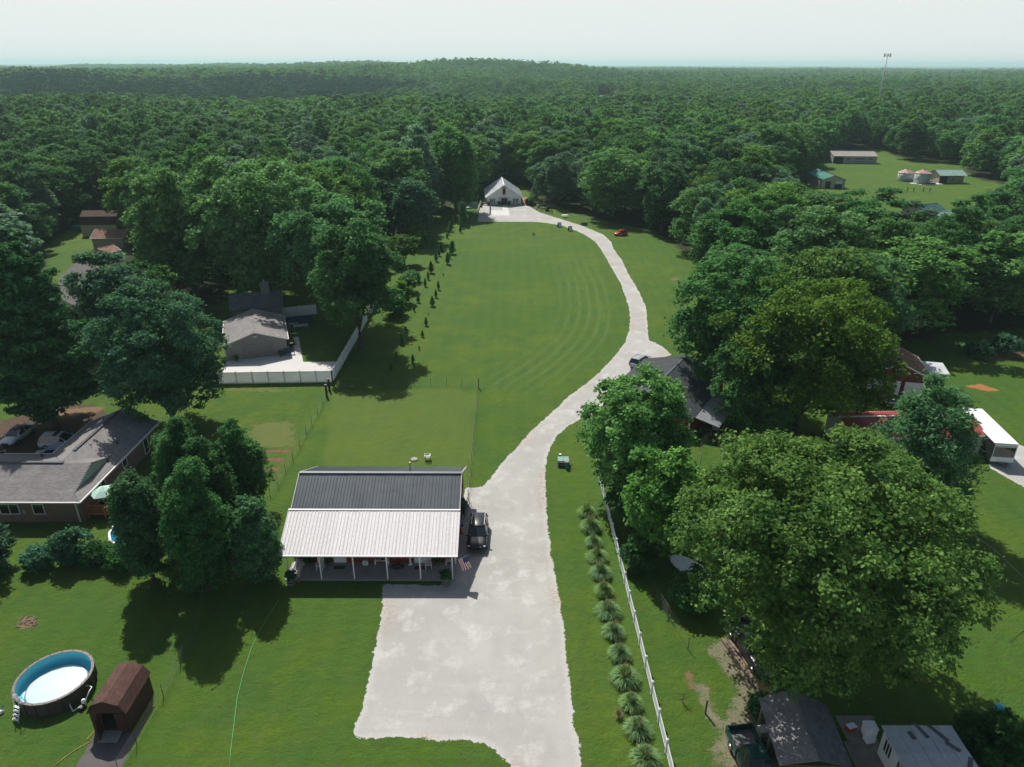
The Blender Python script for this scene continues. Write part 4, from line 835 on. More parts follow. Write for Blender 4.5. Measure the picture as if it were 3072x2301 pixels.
def bench(name, lb, x, y, rz, Lb=1.5, mt='white', z=0.0, back=True, cat='bench', group=None):
    r = thing(name, lb, cat, (x, y, z), rz, group); s = MB()
    for k in range(4): MB().bb((-Lb/2, -.26+k*.13, .42), (Lb/2, -.15+k*.13, .45)).build('seat_slat', M[mt], r)
    for a in (-1, 1):
        for b_ in (-1, 1): MB().bb((a*Lb/2*.92-.035, b_*.2-.035, 0), (a*Lb/2*.92+.035, b_*.2+.035, .42)).build('leg', M[mt], r)
        if back: MB().bb((a*Lb/2*.97-.035, -.26, .45), (a*Lb/2*.97+.035, .28, .49)).bb((a*Lb/2*.97-.03, -.25, .42), (a*Lb/2*.97+.03, -.2, .66)).bb((a*Lb/2*.97-.04, -.27, .64), (a*Lb/2*.97+.04, .3, .68)).build('armrest', M[mt], r)
    if back:
        MB().box((0, .33, .92), (Lb, .05, .1), rx=.15).build('back_rail', M[mt], r); MB().box((0, .28, .55), (Lb, .04, .08), rx=.15).build('back_rail', M[mt], r)
        for k in range(int(Lb/.16)): MB().box((-Lb/2+.1+k*.16, .305, .73), (.06, .03, .36), rx=.15).build('back_slat', M[mt], r)
    return r
bench('porch_bench', 'white wooden bench at the left end of the porch', -19.2, 51.75, R(90), 1.7)
def rocker(x, y, rz, lb):
    r = thing('rocking_chair', lb, 'chair', (x, y, .08), rz, 'white rocking chairs on the porch')
    MB().bb((-.26, -.24, .40), (.26, .24, .44)).build('seat', M['white'], r)
    for a in (-.27, .27):
        MB().tube([(a, -.42, .05), (a, -.15, .0+.02), (a, .2, .02), (a, .5, .09)], .022).build('rocker', M['white'], r)
        MB().bb((a-.025, -.24, .03), (a+.025, -.19, .64)).build('leg', M['white'], r); MB().box((a, .24, .6), (.05, .05, 1.15), rx=-.12).build('leg', M['white'], r)
        MB().bb((a-.05, -.30, .64), (a+.05, .26, .67)).build('armrest', M['white'], r)
    MB().box((0, .30, 1.15), (.54, .04, .12), rx=-.12).build('back_rail', M['white'], r)
    for k in range(6): MB().box((-.2+k*.08, .26, .79), (.035, .02, .7), rx=-.12).build('back_slat', M['white'], r)
p_ = at(961, 1711); rocker(p_.x, p_.y+.1, R(-8), 'white rocking chair at the second porch post from the left')
p_ = at(1285, 1708); rocker(p_.x, p_.y+.15, R(12), 'white rocking chair beside the right porch door')
def table(name, lb, x, y, rz, L_, W_, H_, mt, z=0.0, cat='table', group=None):
    r = thing(name, lb, cat, (x, y, z), rz, group); MB().bb((-L_/2, -W_/2, H_-.05), (L_/2, W_/2, H_)).build('tabletop', M[mt], r)
    for a in (-1, 1):
        for b_ in (-1, 1): MB().bb((a*(L_/2-.07)-.035, b_*(W_/2-.06)-.035, 0), (a*(L_/2-.07)+.035, b_*(W_/2-.06)+.035, H_-.05)).build('leg', M[mt], r)
    return r
p_ = at(1146, 1697); table('porch_table', 'white wooden side table under the middle porch window', p_.x, p_.y+.15, 0, 1.35, .42, .52, 'white', .08)
tag(MB().bb((p_.x-.1, p_.y, .605), (p_.x+.2, p_.y+.2, .67)).build('wooden_tray', M['darkwood']), 'dark wooden tray lying on the white porch side table', 'tray')
tag(MB().lathe([(.05, 0), (.09, .1), (.04, .22), (.06, .26)], (p_.x-.4, p_.y+.15, .60), 12).build('vase', M['navy'], None, True), 'dark vase standing on the white porch side table', 'vase')
p_ = at(1350, 1697); table('porch_table', 'small white table at the right end of the porch', p_.x-.05, p_.y+.1, 0, .7, .36, .5, 'white', .08)
p_ = at(1098, 1692); r = thing('white_crate', 'small white crate with writing under the porch window', 'crate', (p_.x, p_.y-.15, .08)); MB().bb((-.25, -.12, 0), (.25, .12, .42)).build('box', M['white'], r); MB().bb((-.14, -.125, .14), (.14, -.121, .26)).build('sign_face', M['greywall'], r)
p_ = at(1232, 1696); r = thing('wooden_finial', 'tall white turned finial standing beside the porch door', 'ornament', (p_.x, p_.y, .08)); MB().lathe([(.16, 0), (.16, .12), (.08, .2), (.12, .4), (.05, .55), (.11, .75), (.07, .95), (.10, 1.02), (0, 1.1)], n=14).build('finial', M['white'], r, True); MB().bb((-.2, -.12, 0), (.2, .12, .05)).build('foot', M['white'], r)
p_ = at(1193, 1706); m = MB(); r_ = random.Random(4)
for k in range(16): 
    a = r_.uniform(0, 6.28); q = r_.uniform(.25, .55); m.tube([(q*math.cos(a+t*.55)*r_.uniform(.9, 1.1)+r_.uniform(-.05, .05), .7*q*math.sin(a+t*.55), .1+.2*r_.random()) for t in range(12)], .014, 4)
o = m.build('vine_coil', M['darkwood']); o.location = (p_.x, p_.y, .08); tag(o, 'tangled heap of dark coiled vines on the porch floor', 'vine coil')
def pot_plant(name, lb, x, y, z, h, rr_, mt='dark', pot='terracotta', cat='plant', ph=.3, group=None, ls=.12):
    r = thing(name, lb, cat, (x, y, z), 0, group); MB().lathe([(rr_*.4, 0), (rr_*.55, ph), (rr_*.58, ph), (rr_*.5, ph-.03), (0, ph-.03)], n=12).build('pot', M[pot], r, True)
    rng, c, nn, sz, tt, lp = crown_data(int(abs(x*13+y*7)) % 97, rr_, h/2, nl=14, lr=.42, ncl=9, nlf=8, ls=ls, spread=rr_*.22)
    me = leaves('foliage', c+np.array([0, 0, ph+h*.45]), nn, sz, tt, LM[mt], rng, 2.2); o = bpy.data.objects.new('foliage', me); COL.objects.link(o); o.parent = r; return r
for q, lb, mt, hh, rr_ in (((1311, 1693), 'green potted fern right of the right rocking chair', 'mid', .9, .32), ((928, 1697), 'dark potted plant between the bench and the left rocking chair', 'dark', .9, .34), ((985, 1692), 'dark potted plant left of the left porch door', 'dark', .7, .3)):
    p_ = at(*q); pot_plant('potted_plant', lb, p_.x, p_.y, .08, hh, rr_, mt)
for k, q in enumerate(((900+180/3.687-70, 1740), (1353, 1738))):
    pass
p_ = at(895, 1744.5); tag(MB().lathe([(.08, 0), (.17, .05), (.18, .16), (.1, .24), (0, .26)], (p_.x, p_.y, 0), 12).build('pumpkin_pot', M['terracotta'], None, True), 'small orange pot at the porch edge beside the left barrel', 'pot')
p_ = at(1352, 1731); tag(MB().lathe([(.15, 0), (.22, .3), (.22, .32), (.16, .3), (0, .3)], (p_.x+.05, p_.y+.15, .08), 12).build('clay_pot', M['terracotta'], None, True), 'dark red clay pot behind the right barrel planter', 'pot')
fb = None
for k, (dx, lb) in enumerate(((1093, 'left flower box with white blooms on the porch window'), (1208, 'right flower box with white blooms beside the finial'))):
    c = at(dx, 1691).x; r = thing('flower_box', lb, 'planter', (c, 52.78, 1.12)); MB().bb((-.55, -.12, 0), (.55, .12, .18)).build('trough', M['white'], r)
    rg = np.random.default_rng(k+5); q = rg.uniform(-1, 1, (160, 3))*np.array([.55, .14, .12])+np.array([0, 0, .27])
    me = leaves('blooms', q, rg.normal(size=(160, 3))+[0, 0, 1], np.full(160, .09), rg.random(160), LM['grey'] if k else LM['mid'], rg); o = bpy.data.objects.new('foliage', me); COL.objects.link(o); o.parent = r
    m = MB(); 
    for j in range(14): m.box((rg.uniform(-.5, .5), rg.uniform(-.13, .0), rg.uniform(.28, .4)), (.07, .07, .05), rg.uniform(0, 3))
    m.build('blooms', M['white'], r, kind='stuff')
sl = thing('string_lights', 'string of small warm bulbs along the porch edge', 'string lights', (-20.2, 50.66, 2.52)); MB().tube([(k*.3, 0, -.03+.03*math.cos(k*1.05)) for k in range(51)], .008, 4).build('cable', M['black'], sl)
bl = MB().lathe([(0, -.09), (.03, -.06), (.035, -.03), (.015, 0)], n=8).build('bulb', M['brass'], sl, True); bl.location = (.3, 0, -.04)
for k in range(1, 25): share(bl, sl, (.3+k*.6, 0, -.04))
# flag on the right porch post
fl_ = thing('flag', 'United States flag on a slanted pole at the right porch post', 'flag', (-5.3, 50.66, 2.0))
d0 = Vector((1.45, -.35, .95)); pole = MB().cyl((0, 0, 0), d0, .018).build('pole', M['steel'], fl_); MB().lathe([(0, -.04), (.035, 0), (0, .04)], tuple(d0), 8).build('finial', M['steel'], pole)
fm = MB(); du = d0.normalized(); NU, NV = 13, 22
def fp(u, v, off=0.0):
    p = d0*0.985-du*(u*1.05); w = v*1.35; fold = .07*math.sin(v*7+u*5)*v+.05*math.sin(u*9)*v
    return p+Vector((.28*w+.10*math.sin(u*6.3)*v+(.25*(1-u))*v*.3, -.10*w+fold+off, -w*.93+.10*v*v))
for i in range(NU):
    for j in range(NV):
        a, b_, c_, d_ = i/NU, (i+1)/NU, j/NV, (j+1)/NV; can = i < 7 and j < 9
        fm.add([fp(a, c_), fp(b_, c_), fp(b_, d_), fp(a, d_)], [(0, 1, 2, 3)], 2 if can else (0 if i % 2 == 0 else 1))
for r9 in range(9):
    for c11 in range(11):
        if (r9+c11) % 2: continue
        u = (c11+1)/12*7/13; v = (r9+1)/10*9/NV; pts = []
        for s in (-1, 1):
            for k in range(10):
                q = .010 if k % 2 == 0 else .004; an = k*math.pi/5; pts.append(fp(u+q*math.cos(an)*1.0, v+q*math.sin(an), s*.004))
        fm.add(pts, [tuple(range(10)), tuple(range(10, 20))], 1)
fm.build('cloth', [M['flagred'], M['flagwhite'], M['flagblue']], fl_)
# beside the shop's right wall
def cone(x, y, lb, mt):
    r = thing('traffic_cone', lb, 'cone', (x, y, 0), 0, 'plastic cones by the shop wall'); MB().bb((-.2, -.2, 0), (.2, .2, .04)).build('base', M[mt], r); MB().lathe([(.15, .04), (.03, .72), (0, .72)], n=14).build('cone', M[mt], r, True)
p_ = at(1384, 1577); cone(p_.x, p_.y, 'blue plastic cone against the right wall of the shop', 'blue'); p_ = at(1382.5, 1600); cone(p_.x, p_.y, 'orange plastic cone against the right wall of the shop', 'orange')
p_ = at(1391, 1540); pot_plant('plant_stand', 'flowering plant on a dark stand against the shop side wall', p_.x, p_.y, 0, .8, .3, 'grey', 'black', ph=.8)
gt = thing('leaning_gate', 'dark wire gate leaning at the rear corner of the shop', 'gate', (-4.75, 60.3, 0)); m = MB()
for z in (.1, .7, 1.3): m.bar((0, 0, z), (.35, 2.6, z), .04, .04)
for k in range(8): m.bar((.05*k, .37*k, .1), (.05*k, .37*k, 1.3), .02, .02)
m.build('frame', M['poststeel'], gt)
p_ = at(1243, 1379); tag(MB().lathe([(.42, 0), (.42, .08), (.36, .12), (0, .13)], (p_.x, p_.y, 0), 20).build('septic_lid', M['concrete'], None, True), 'round pale concrete lid in the grass behind the shop', 'lid')
p_ = at(1279, 1398); r = bench('garden_chair', 'white garden chair behind the charcoal roof of the shop', p_.x, p_.y+1.4, R(180), .6, 'white')

# ------------------------------------------------------------------ white barn
bn = thing('white_barn', 'white event barn with steep white roof at the far end of the field', 'barn', (-2.72, 235.43, 0), .06)
gable_walls(bn, 6.07, 18.19, 2.33, 6.35, M['barnwhite'], (.5, .45), ribs=.45)
gable_steel(bn, 6.07, 18.19, 2.33, 6.35, M['barnwhite'], 18, M['barnwhite'], rib=.5)
yf = .42
for s in (-1, 1):
    d_ = MB().bb((s*.03, yf-.09, .02), (s*.98, yf-.03, 2.1)).build('door', M['darkwood'], bn)
    MB().lathe([(.14, -.02), (.2, 0), (.14, .02)], n=12, cap=False).build('wreath', M['green'], d_).matrix_local = Matrix.Translation((s*.5, yf-.12, 1.5)) @ Matrix.Rotation(R(90), 4, 'X')
    window(bn, (s*3.8, yf, 1.35), .85, 1.2, (1, 0, 0), (0, -1, 0), div=2)
    for q in (-1, 1): MB().bb((s*3.8+q*.65-.14, yf-.05, .7), (s*3.8+q*.65+.14, yf, 2.0)).build('shutter', M['darkwood'], bn)
MB().bb((-1.9, yf-.1, 2.18), (1.9, yf-.04, 2.26)).build('door_track', M['black'], bn)
MB().bb((-.5, yf-.06, 3.35), (.5, yf, 5.2)).build('loft_door', M['brownwood'], bn)
MB().bar((-1.25, -.1, 5.5), (1.25, -.1, 5.5), .12, .14).bar((0, -.1, 5.5), (-.6, -.1, 6.0), .1, .1).bar((0, -.1, 5.5), (.6, -.1, 6.0), .1, .1).build('gable_brace', M['brownwood'], bn)
MB().bb((-.12, yf-.25, 2.6), (.12, yf-.02, 3.05)).build('lantern', M['black'], bn)
BM = bn.matrix_world = Matrix.Translation((-2.72, 235.43, 0)) @ Matrix.Rotation(.06, 4, 'Z'); bl_ = lambda x, y, z=0: tuple(BM @ Vector((x, y, z)))
for x, lb in ((-3.9, 'low dark bench under the left shuttered barn window'), (3.9, 'low dark bench under the right shuttered barn window')):
    q = bl_(x, -.2); bench('garden_bench', lb, q[0], q[1], .06, 2.0, 'darkwood', back=False, group='low benches on the barn front')
for x, lb in ((-1.6, 'leafy potted shrub left of the dark barn doors'), (1.6, 'leafy potted shrub right of the dark barn doors')):
    q = bl_(x, -.3); pot_plant('potted_shrub', lb, q[0], q[1], 0, .9, .36, 'mid', 'black', ls=.2)
for k, yy in enumerate((636, 610, 583, 556)):
    p_ = at(1370+446/4.424, 500+yy/4.424); r = thing('lot_bollard', ['nearest','second','third','farthest'][k]+' of the four black cones with white bases on the concrete pad edge', 'bollard', (p_.x, p_.y, 0), 0, 'black cones along the concrete pad')
    MB().bb((-.3, -.3, 0), (.3, .3, .22)).build('base', M['white'], r); MB().lathe([(.26, .22), (.1, .65), (0, .75)], n=10).build('cone', M['black'], r, True)
cp = lambda x, y, z=0: at(1370+x/4.424, 500+y/4.424, z)
def aframe(q, lb, rz):
    r = thing('a_frame_sign', lb, 'sign', (q.x, q.y, 0), rz, 'black and white A-frame signs by the drive')
    for s in (-1, 1):
        f = MB().box((0, s*.32, .68), (1.0, .05, 1.42), rx=s*.42).build('board', M['black'], r); MB().box((0, s*.35, .69), (.84, .03, 1.2), rx=s*.42).build('sign_face', M['white'], f)
    return r
aframe(cp(1363, 803), 'A-frame sign at the drive edge, nearer the barn', .35); aframe(cp(1505, 853), 'A-frame sign at the drive edge with red mark, farther from the barn', .2)
q = cp(1505, 853, 1.25); tag(MB().box((q.x, q.y-.3, 1.36), (.3, .1, .1)).build('sign_clip', M['orange']), 'small red clip on top of the farther A-frame sign', 'clip')
q = cp(1020, 908); r = thing('wooden_tripod', 'small pale wooden tripod standing alone in the mown field', 'tripod', (q.x, q.y, 0))
for k in range(3): MB().cyl((.35*math.cos(k*2.1), .35*math.sin(k*2.1), 0), (0, 0, 1.0), .05, .03, 6).build('leg', M['oldwood'], r)
MB().lathe([(.3, .05), (0, .7)], n=3).build('cover', M['tan'], r)
# left of the barn: screen wall, rail fence, AC unit, cart
q = cp(125, 548); r = thing('photo_wall', 'grey weathered pallet wall on the grass left of the barn lot', 'screen wall', (q.x, q.y, 0))
for k in range(9): MB().bb((-3.9+k*.87, 0, .05), (-3.06+k*.87, .08, 1.75+.1*(k % 3))).build('panel', M['greywall'] if k % 2 else M['palegreen'], r)
for i, (a, lb, mt) in enumerate(((20, 'dark chair in front of the pallet wall', 'black'), (60, 'teal tarp-covered heap in front of the pallet wall', 'palegrn'))):
    q = cp(100+a, 552); 
    if i == 0: bench('garden_chair', lb, q.x, q.y-.5, 0, .9, mt)
    else:
        m = MB(); m.lathe([(1.3, 0), (1.2, .25), (.7, .5), (0, .62)], (0, 0, 0), 9, sy=.6); o = m.build('tarp_heap', M['greenroof'], None, True); o.location = (q.x, q.y-.6, 0); tag(o, lb, 'tarp')
r = thing('rail_fence', 'short white rail fence at the left edge of the barn lot', 'fence', (0, 0, 0)); A_, B_ = cp(270, 625), cp(325, 480)
for k in range(6):
    q = A_.lerp(B_, k/5); MB().bb((q.x-.08, q.y-.08, 0), (q.x+.08, q.y+.08, 1.15)).build('post', M['white'], r)
for z in (.45, .95): MB().bar((A_.x, A_.y, z), (B_.x, B_.y, z), .05, .12).build('rail', M['white'], r)
q = cp(328, 540); tag(MB().lathe([(.28, 0), (.36, .45), (.28, .9), (0, .9)], tuple(q), 12).build('wooden_barrel', M['darkwood'], None, True), 'dark barrel beside the short white rail fence', 'barrel')
q = cp(378, 462); r = thing('air_conditioner', 'white air conditioning unit at the left wall of the barn', 'air conditioner', (q.x, q.y, 0)); MB().bb((-.6, -.4, .05), (.6, .4, .9)).build('casing', M['galv'], r); MB().lathe([(.3, .901), (.3, .93), (0, .93)], n=14).build('fan_guard', M['black'], r)
q = cp(385, 508); r = thing('dark_wagon', 'dark wooden wagon parked at the left corner of the barn', 'wagon', (q.x, q.y, 0)); MB().bb((-1.4, -.6, .45), (1.4, .6, .85)).build('bed', M['black'], r)
for a in (-1, 1):
    for b_ in (-1, 1): MB().cyl((a*1.0, b_*.6, .35), (a*1.0, b_*.7, .35), .35, n=14).build('wheel', M['darkwood'], r)
# right of the barn
rngG = np.random.default_rng(9)
def grass_clump(name, lb, x, y, rad, h, nb, group=None, mt='grass', seed=0, cat='ornamental grass', plume=True):
    rg = np.random.default_rng(seed+100); a = rg.uniform(0, 6.283, nb); lean = rg.random(nb)**.7; L = h*rg.uniform(.75, 1.2, nb); r0 = .16*rad*rg.random(nb); vs, fs, tt = [], [], []
    d = np.stack([np.cos(a), np.sin(a)], 1); perp = np.stack([-np.sin(a), np.cos(a)], 1)
    for j in range(5):
        t = j/4; rr_ = r0+lean*rad*1.12*(t**1.5); z = L*(t*(1.0)-lean*.78*t**2.4); w = .036*(1-t*.85)*(rad/.8)
        for s in (-1, 1): vs.append(np.concatenate([d*rr_[:, None]+perp*w*s, z[:, None]], 1))
    V = np.stack(vs, 1).reshape(-1, 3); base = np.arange(nb)[:, None]*10
    for j in range(4): fs.append(np.stack([base[:, 0]+2*j, base[:, 0]+2*j+1, base[:, 0]+2*j+3, base[:, 0]+2*j+2], 1))
    F = np.concatenate(fs); tn = np.tile(np.clip(rg.normal(.5, .22, nb), 0, 1), 4)
    me = bpy.data.meshes.new('blades'); np_mesh(me, V, F); t_ = me.attributes.new('tint', 'FLOAT', 'FACE'); t_.data.foreach_set('value', tn.astype(np.float32)); me.materials.append(LM[mt])
    r = thing(name, lb, cat, (x, y, 0), 0, group); o = bpy.data.objects.new('blades', me); COL.objects.link(o); o.parent = r
    if plume:
        k = 50; c = np.stack([rg.normal(0, rad*.33, k), rg.normal(0, rad*.33, k), h*rg.uniform(.85, 1.12, k)], 1)
        me = leaves('plumes', c, rg.normal(size=(k, 3)), np.full(k, .045*rad/.8), rg.random(k), LM['tan'], rg, 5, rg.normal(size=(k, 3))*.4+[0, 0, 1]); o = bpy.data.objects.new('plumes', me); COL.objects.link(o); o.parent = r
    return r
q = cp(1010, 500); grass_clump('tall_grass_clump', 'tall bright ornamental grass right of the barn terrace', q.x, q.y+1, 2.9, 3.4, 1500, None, 'grass', 3, plume=False)
for k, (a, b_, lb) in enumerate(((940, 508, 'dark potted shrub left of the black board by the barn'), (966, 512, 'dark potted shrub below the black board by the barn'), (990, 518, 'dark potted shrub right of the black board by the barn'))):
    q = cp(a, b_); pot_plant('potted_shrub', lb, q.x, q.y, 0, 1.5, .5, 'dark', 'darkwood', ls=.3, ph=.5)
q = cp(972, 500); r = thing('chalk_board', 'upright black board sign in front of the tall grass', 'sign', (q.x, q.y+.6, 0), -.2); MB().bb((-.55, -.04, .5), (.55, .04, 2.2)).build('board', M['black'], r); MB().bb((-.4, -.06, .75), (.4, -.041, 2.0)).build('sign_face', M['greywall'], r); MB().bb((-.5, -.04, 0), (-.42, .04, .5)).bb((.42, -.04, 0), (.5, .04, .5)).build('leg', M['black'], r)
for k, (a, b_, mt, lb) in enumerate(((1095, 575, 'brownwood', 'red-brown bench in the seating circle near the black pickup'), (1148, 592, 'brownwood', 'red-brown bench nearest the drive in the seating circle'), (1155, 566, 'darkwood', 'dark bench behind the seating circle, beside the white plank'), (1240, 620, 'darkwood', 'dark bench at the right end of the seating circle'))):
    q = cp(a, b_); bench('garden_bench', lb, q.x, q.y, [-.3, .2, 0, -.5][k], 1.9 if k < 2 else 1.5, mt, back=k == 3)
for k, (a, b_, lb) in enumerate(((1188, 594, 'dark stump stool between the benches near the pickup'), (1212, 590, 'tall dark barrel with pale top in the seating circle'))):
    q = cp(a, b_); o = MB().lathe([(.3, 0), (.36, .4*(1+k)), (.3, .8*(1+k)), (0, .8*(1+k))], tuple(q), 12).build('stump_stool' if k == 0 else 'wooden_barrel', M['darkwood'], None, True); tag(o, lb, 'stool' if k == 0 else 'barrel')
q = cp(1160, 553); table('plank_table', 'long white plank table behind the benches', q.x, q.y, -.03, 4.6, .6, .6, 'white')
def picnic(q, lb, mt, rz):
    r = thing('picnic_table', lb, 'picnic table', (q.x, q.y, 0), rz)
    for k in range(4): MB().bb((-.95, -.38+k*.2, .72), (.95, -.2+k*.2, .76)).build('top_plank', M[mt], r)
    for s in (-1, 1):
        MB().bb((-.95, s*.72-.13, .43), (.95, s*.72+.13, .47)).build('seat', M[mt], r)
        for a in (-.7, .7): MB().bar((a, s*.75, 0), (a, s*.2, .72), .06, .09).build('leg', M[mt], r)
    return r
picnic(cp(1435, 672), 'white picnic table on the shaded grass right of the barn', 'white', .3)
q = cp(1690, 775); r = thing('dark_crate', 'dark green box on the grass between drive and wood', 'box', (q.x, q.y, 0), .2); MB().bb((-.9, -.4, 0), (.9, .4, .7)).build('box', M['green'], r); MB().bb((-.95, -.45, .7), (.95, .45, .78)).build('lid', M['black'], r)
q = cp(245, 508); tag(MB().box((q.x, q.y, .25), (1.1, .6, .5)).build('white_block', M['white']), 'low white block on the grass left of the barn lot', 'block')

# ------------------------------------------------------------------ houses to the left
def gable_shingle(par, w, L, ze, zr, mt, y0=0.0, tab=.33, course=.16, trim='white', own=0, seed=1):
    for s in (1, -1):
        shingles(par, [(s*w, y0, ze), (s*w, y0+L, ze), (0, y0+L, zr), (0, y0, zr)], mt, None, tab, course, own if s == 1 else 0, seed=seed+s)
        if trim:
            MB().bar((s*(w+.04), y0, ze-.05), (s*(w+.04), y0+L, ze-.05), .09, .12).build('gutter', M[trim], par)
            for yy in (y0-.02, y0+L+.02): MB().bar((s*w, yy, ze-.06), (0, yy, zr-.06), .04, .16).build('rake_trim', M[trim], par)
gg = thing('grey_garage', 'grey board-sided garage with wide door facing the white concrete apron', 'garage', (-39.68, 102.96, 0), .34)
gable_walls(gg, 4.85, 12.1, 2.6, 4.25, M['greysiding'], (.35, .3), ribs=.3)
gable_shingle(gg, 4.85, 12.1, 2.6, 4.25, M['shingle'], tab=.5, course=.25)
d_ = MB()
for k in range(4): MB().bb((-2.2, .25, .03+k*.56), (2.6, .295-.006*(k % 2), .57+k*.56)).build('door_panel', M['greydoor'], gg)
MB().bb((-.2, .22, 3.3), (.2, .29, 3.45)).bb((-.35, .1, 3.5), (-.25, .2, 3.6)).bb((.25, .1, 3.5), (.35, .2, 3.6)).build('floodlight', M['white'], gg)
MB().bb((-4.7, .6, 0), (-4.52, .75, 2.4)).bb((-4.75, .3, 2.2), (-3.6, .42, 2.35)).build('side_porch_post', M['white'], gg)
GM = Matrix.Translation((-39.68, 102.96, 0)) @ Matrix.Rotation(.34, 4, 'Z'); gl = lambda x, y, z=0: tuple(GM @ Vector((x, y, z)))
for k, (x, lb) in enumerate(((-3.2, 'small potted plant on the left of the grey garage door'), (3.4, 'small potted plant on the right of the grey garage door'))):
    q = gl(x, -.3); pot_plant('potted_plant', lb, q[0], q[1], 0, .5, .25, 'mid', 'black')
q = gl(-4.9, -1.2); pot_plant('potted_plant', 'green plant in an orange pot at the left corner of the grey garage', q[0], q[1], 0, .8, .35, 'mid', 'terracotta')
q = gl(4.7, -.2); r = bench('garden_bench', 'dark blue garden seat against the right corner of the grey garage', q[0], q[1], .34, 1.7, 'navy')
q = gl(5.2, 2.2); r = thing('trash_bin', 'dark bin against the right wall of the grey garage', 'bin', (q[0], q[1], 0), .34); MB().lathe([(.28, 0), (.34, 1.0), (.36, 1.0), (0, 1.05)], n=10).build('bin_body', M['black'], r, True); MB().bb((-.35, -.35, 1.04), (.35, .35, 1.1)).build('lid', M['black'], r)
hb = thing('grey_house', 'dark-roofed house with stone chimney directly behind the grey garage', 'house', (-48.73+0.32*0, 116.89, 0), .32-R(90))
hb.location = Vector((-48.73, 116.89, 0))+Vector((-math.sin(.32), math.cos(.32), 0))*3.3
gable_walls(hb, 3.33, 9.0, 3.0, 5.0, M['greysiding'], (.3, .3)); gable_shingle(hb, 3.33, 9.0, 3.0, 5.0, M['shingle_dark'], tab=.5, course=.25, trim=None)
MB().bb((-.5, 5.4, 3.5), (.6, 6.9, 6.7)).build('chimney', M['stone'], hb); MB().cyl((0, 6.1, 6.7), (0, 6.1, 7.2), .15).build('flue', M['galv'], hb)
# patio seat and screen beside the garage
q = at(600+710/2.4578, 750+560/2.4578); r = thing('garden_sofa', 'long dark blue patio sofa under the ash tree beside the grey house', 'sofa', (q.x, q.y+1.5, 0), .34)
MB().bb((-2.4, -.5, .1), (2.4, .5, .5)).build('seat', M['navy'], r); MB().bb((-2.4, .5, .1), (2.4, .75, 1.0)).build('backrest', M['navy'], r); MB().bb((2.1, -.5, .5), (2.4, .5, .8)).build('armrest', M['navy'], r)
table('patio_table', 'low pale table in front of the dark blue patio sofa', q.x-.4, q.y-.2, .34, 1.6, .9, .5, 'stone')
table('patio_table', 'grey outdoor table at the near end of the patio beside the garage', q.x+1.3, q.y-1.6, .34, 2.4, 1.2, .7, 'greywall')

# L-shaped brick house
bh = thing('brick_house', 'L-shaped brick house with grey shingle roof at the left edge', 'house', (-46.6, 67.4, 0)); ox, oy = -46.6, 67.4
T = lambda *ps: [(p[0]-ox, p[1]-oy, p[2]) for p in ps]
w_ = MB()
w_.bb((-56-ox, 59.3-oy, 0), (-42.9-ox, 59.45-oy, 2.72)); w_.bb((-56-ox, 67.6-oy, 0), (-50.1-ox, 67.75-oy, 2.72)); w_.bb((-50.15-ox, 67.6-oy, 0), (-50.0-ox, 75.5-oy, 2.75)); w_.bb((-43.05-ox, 59.45-oy, 0), (-42.9-ox, 75.5-oy, 2.75))
w_.add(T((-50.0, 75.5, 0), (-43.0, 75.5, 0), (-43.0, 75.5, 2.72), (-46.6, 75.5, 4.2), (-50.0, 75.5, 2.72)), [(0, 1, 2, 3, 4)]); w_.add(T((-55.6, 59.4, 0), (-55.6, 67.7, 0), (-55.6, 67.7, 2.72), (-55.6, 63.5, 4.2), (-55.6, 59.4, 2.72)), [(0, 1, 2, 3, 4)])
w_.build('wall', M['brick'], bh)
shingles(bh, T((-56, 58.8, 2.7), (-42.4, 58.8, 2.7), (-43.4, 59.75, 3.04), (-43.4, 63.5, 4.4), (-56, 63.5, 4.4)), M['shingle'], tab=.33, course=.15, seed=2)
shingles(bh, T((-42.4, 58.8, 2.7), (-42.4, 76, 2.7), (-46.6, 76, 4.35), (-46.6, 63.7, 4.35), (-43.42, 59.75, 3.07)), M['shingle'], tab=.33, course=.15, seed=3)
shingles(bh, T((-50.6, 68.2, 2.7), (-56, 68.2, 2.7), (-56, 63.5, 4.4), (-43.4, 63.5, 4.4), (-43.4, 67.3, 3.05), (-46.6, 63.75, 4.32)), M['shingle'], tab=.33, course=.15, seed=4)
shingles(bh, T((-50.6, 68.2, 2.7), (-50.6, 76, 2.7), (-46.6, 76, 4.35), (-46.6, 63.7, 4.35)), M['shingle'], tab=.33, course=.15, seed=5)
MB().slab(T((-43.42, 59.9, 3.0), (-43.42, 67.1, 3.0), (-43.42, 63.5, 4.36)), .06).build('gable_board', M['palegreen'], bh)
for a, b_ in (((-56, 58.74, 2.64), (-42.36, 58.74, 2.64)), ((-42.34, 58.74, 2.64), (-42.34, 76.04, 2.64)), ((-56, 68.26, 2.64), (-50.66, 68.26, 2.64)), ((-50.66, 68.26, 2.64), (-50.66, 76.04, 2.64))):
    MB().bar(*T(a, b_), .12, .14).build('gutter', M['white'], bh)
for a, b_ in (((-42.4, 76.03, 2.66), (-46.6, 76.03, 4.31)), ((-50.6, 76.03, 2.66), (-46.6, 76.03, 4.31)), ((-56.03, 58.8, 2.66), (-56.03, 63.5, 4.36)), ((-56.03, 68.2, 2.66), (-56.03, 63.5, 4.36))): MB().bar(*T(a, b_), .05, .16).build('rake_trim', M['white'], bh)
MB().bar(*T((-46.6, 66, 4.42), (-46.6, 75.2, 4.42)), .34, .05).build('ridge_vent', M['shingle_dark'], bh); MB().bar(*T((-55.4, 63.5, 4.47), (-46.2, 63.5, 4.47)), .34, .05).build('ridge_vent', M['shingle_dark'], bh)
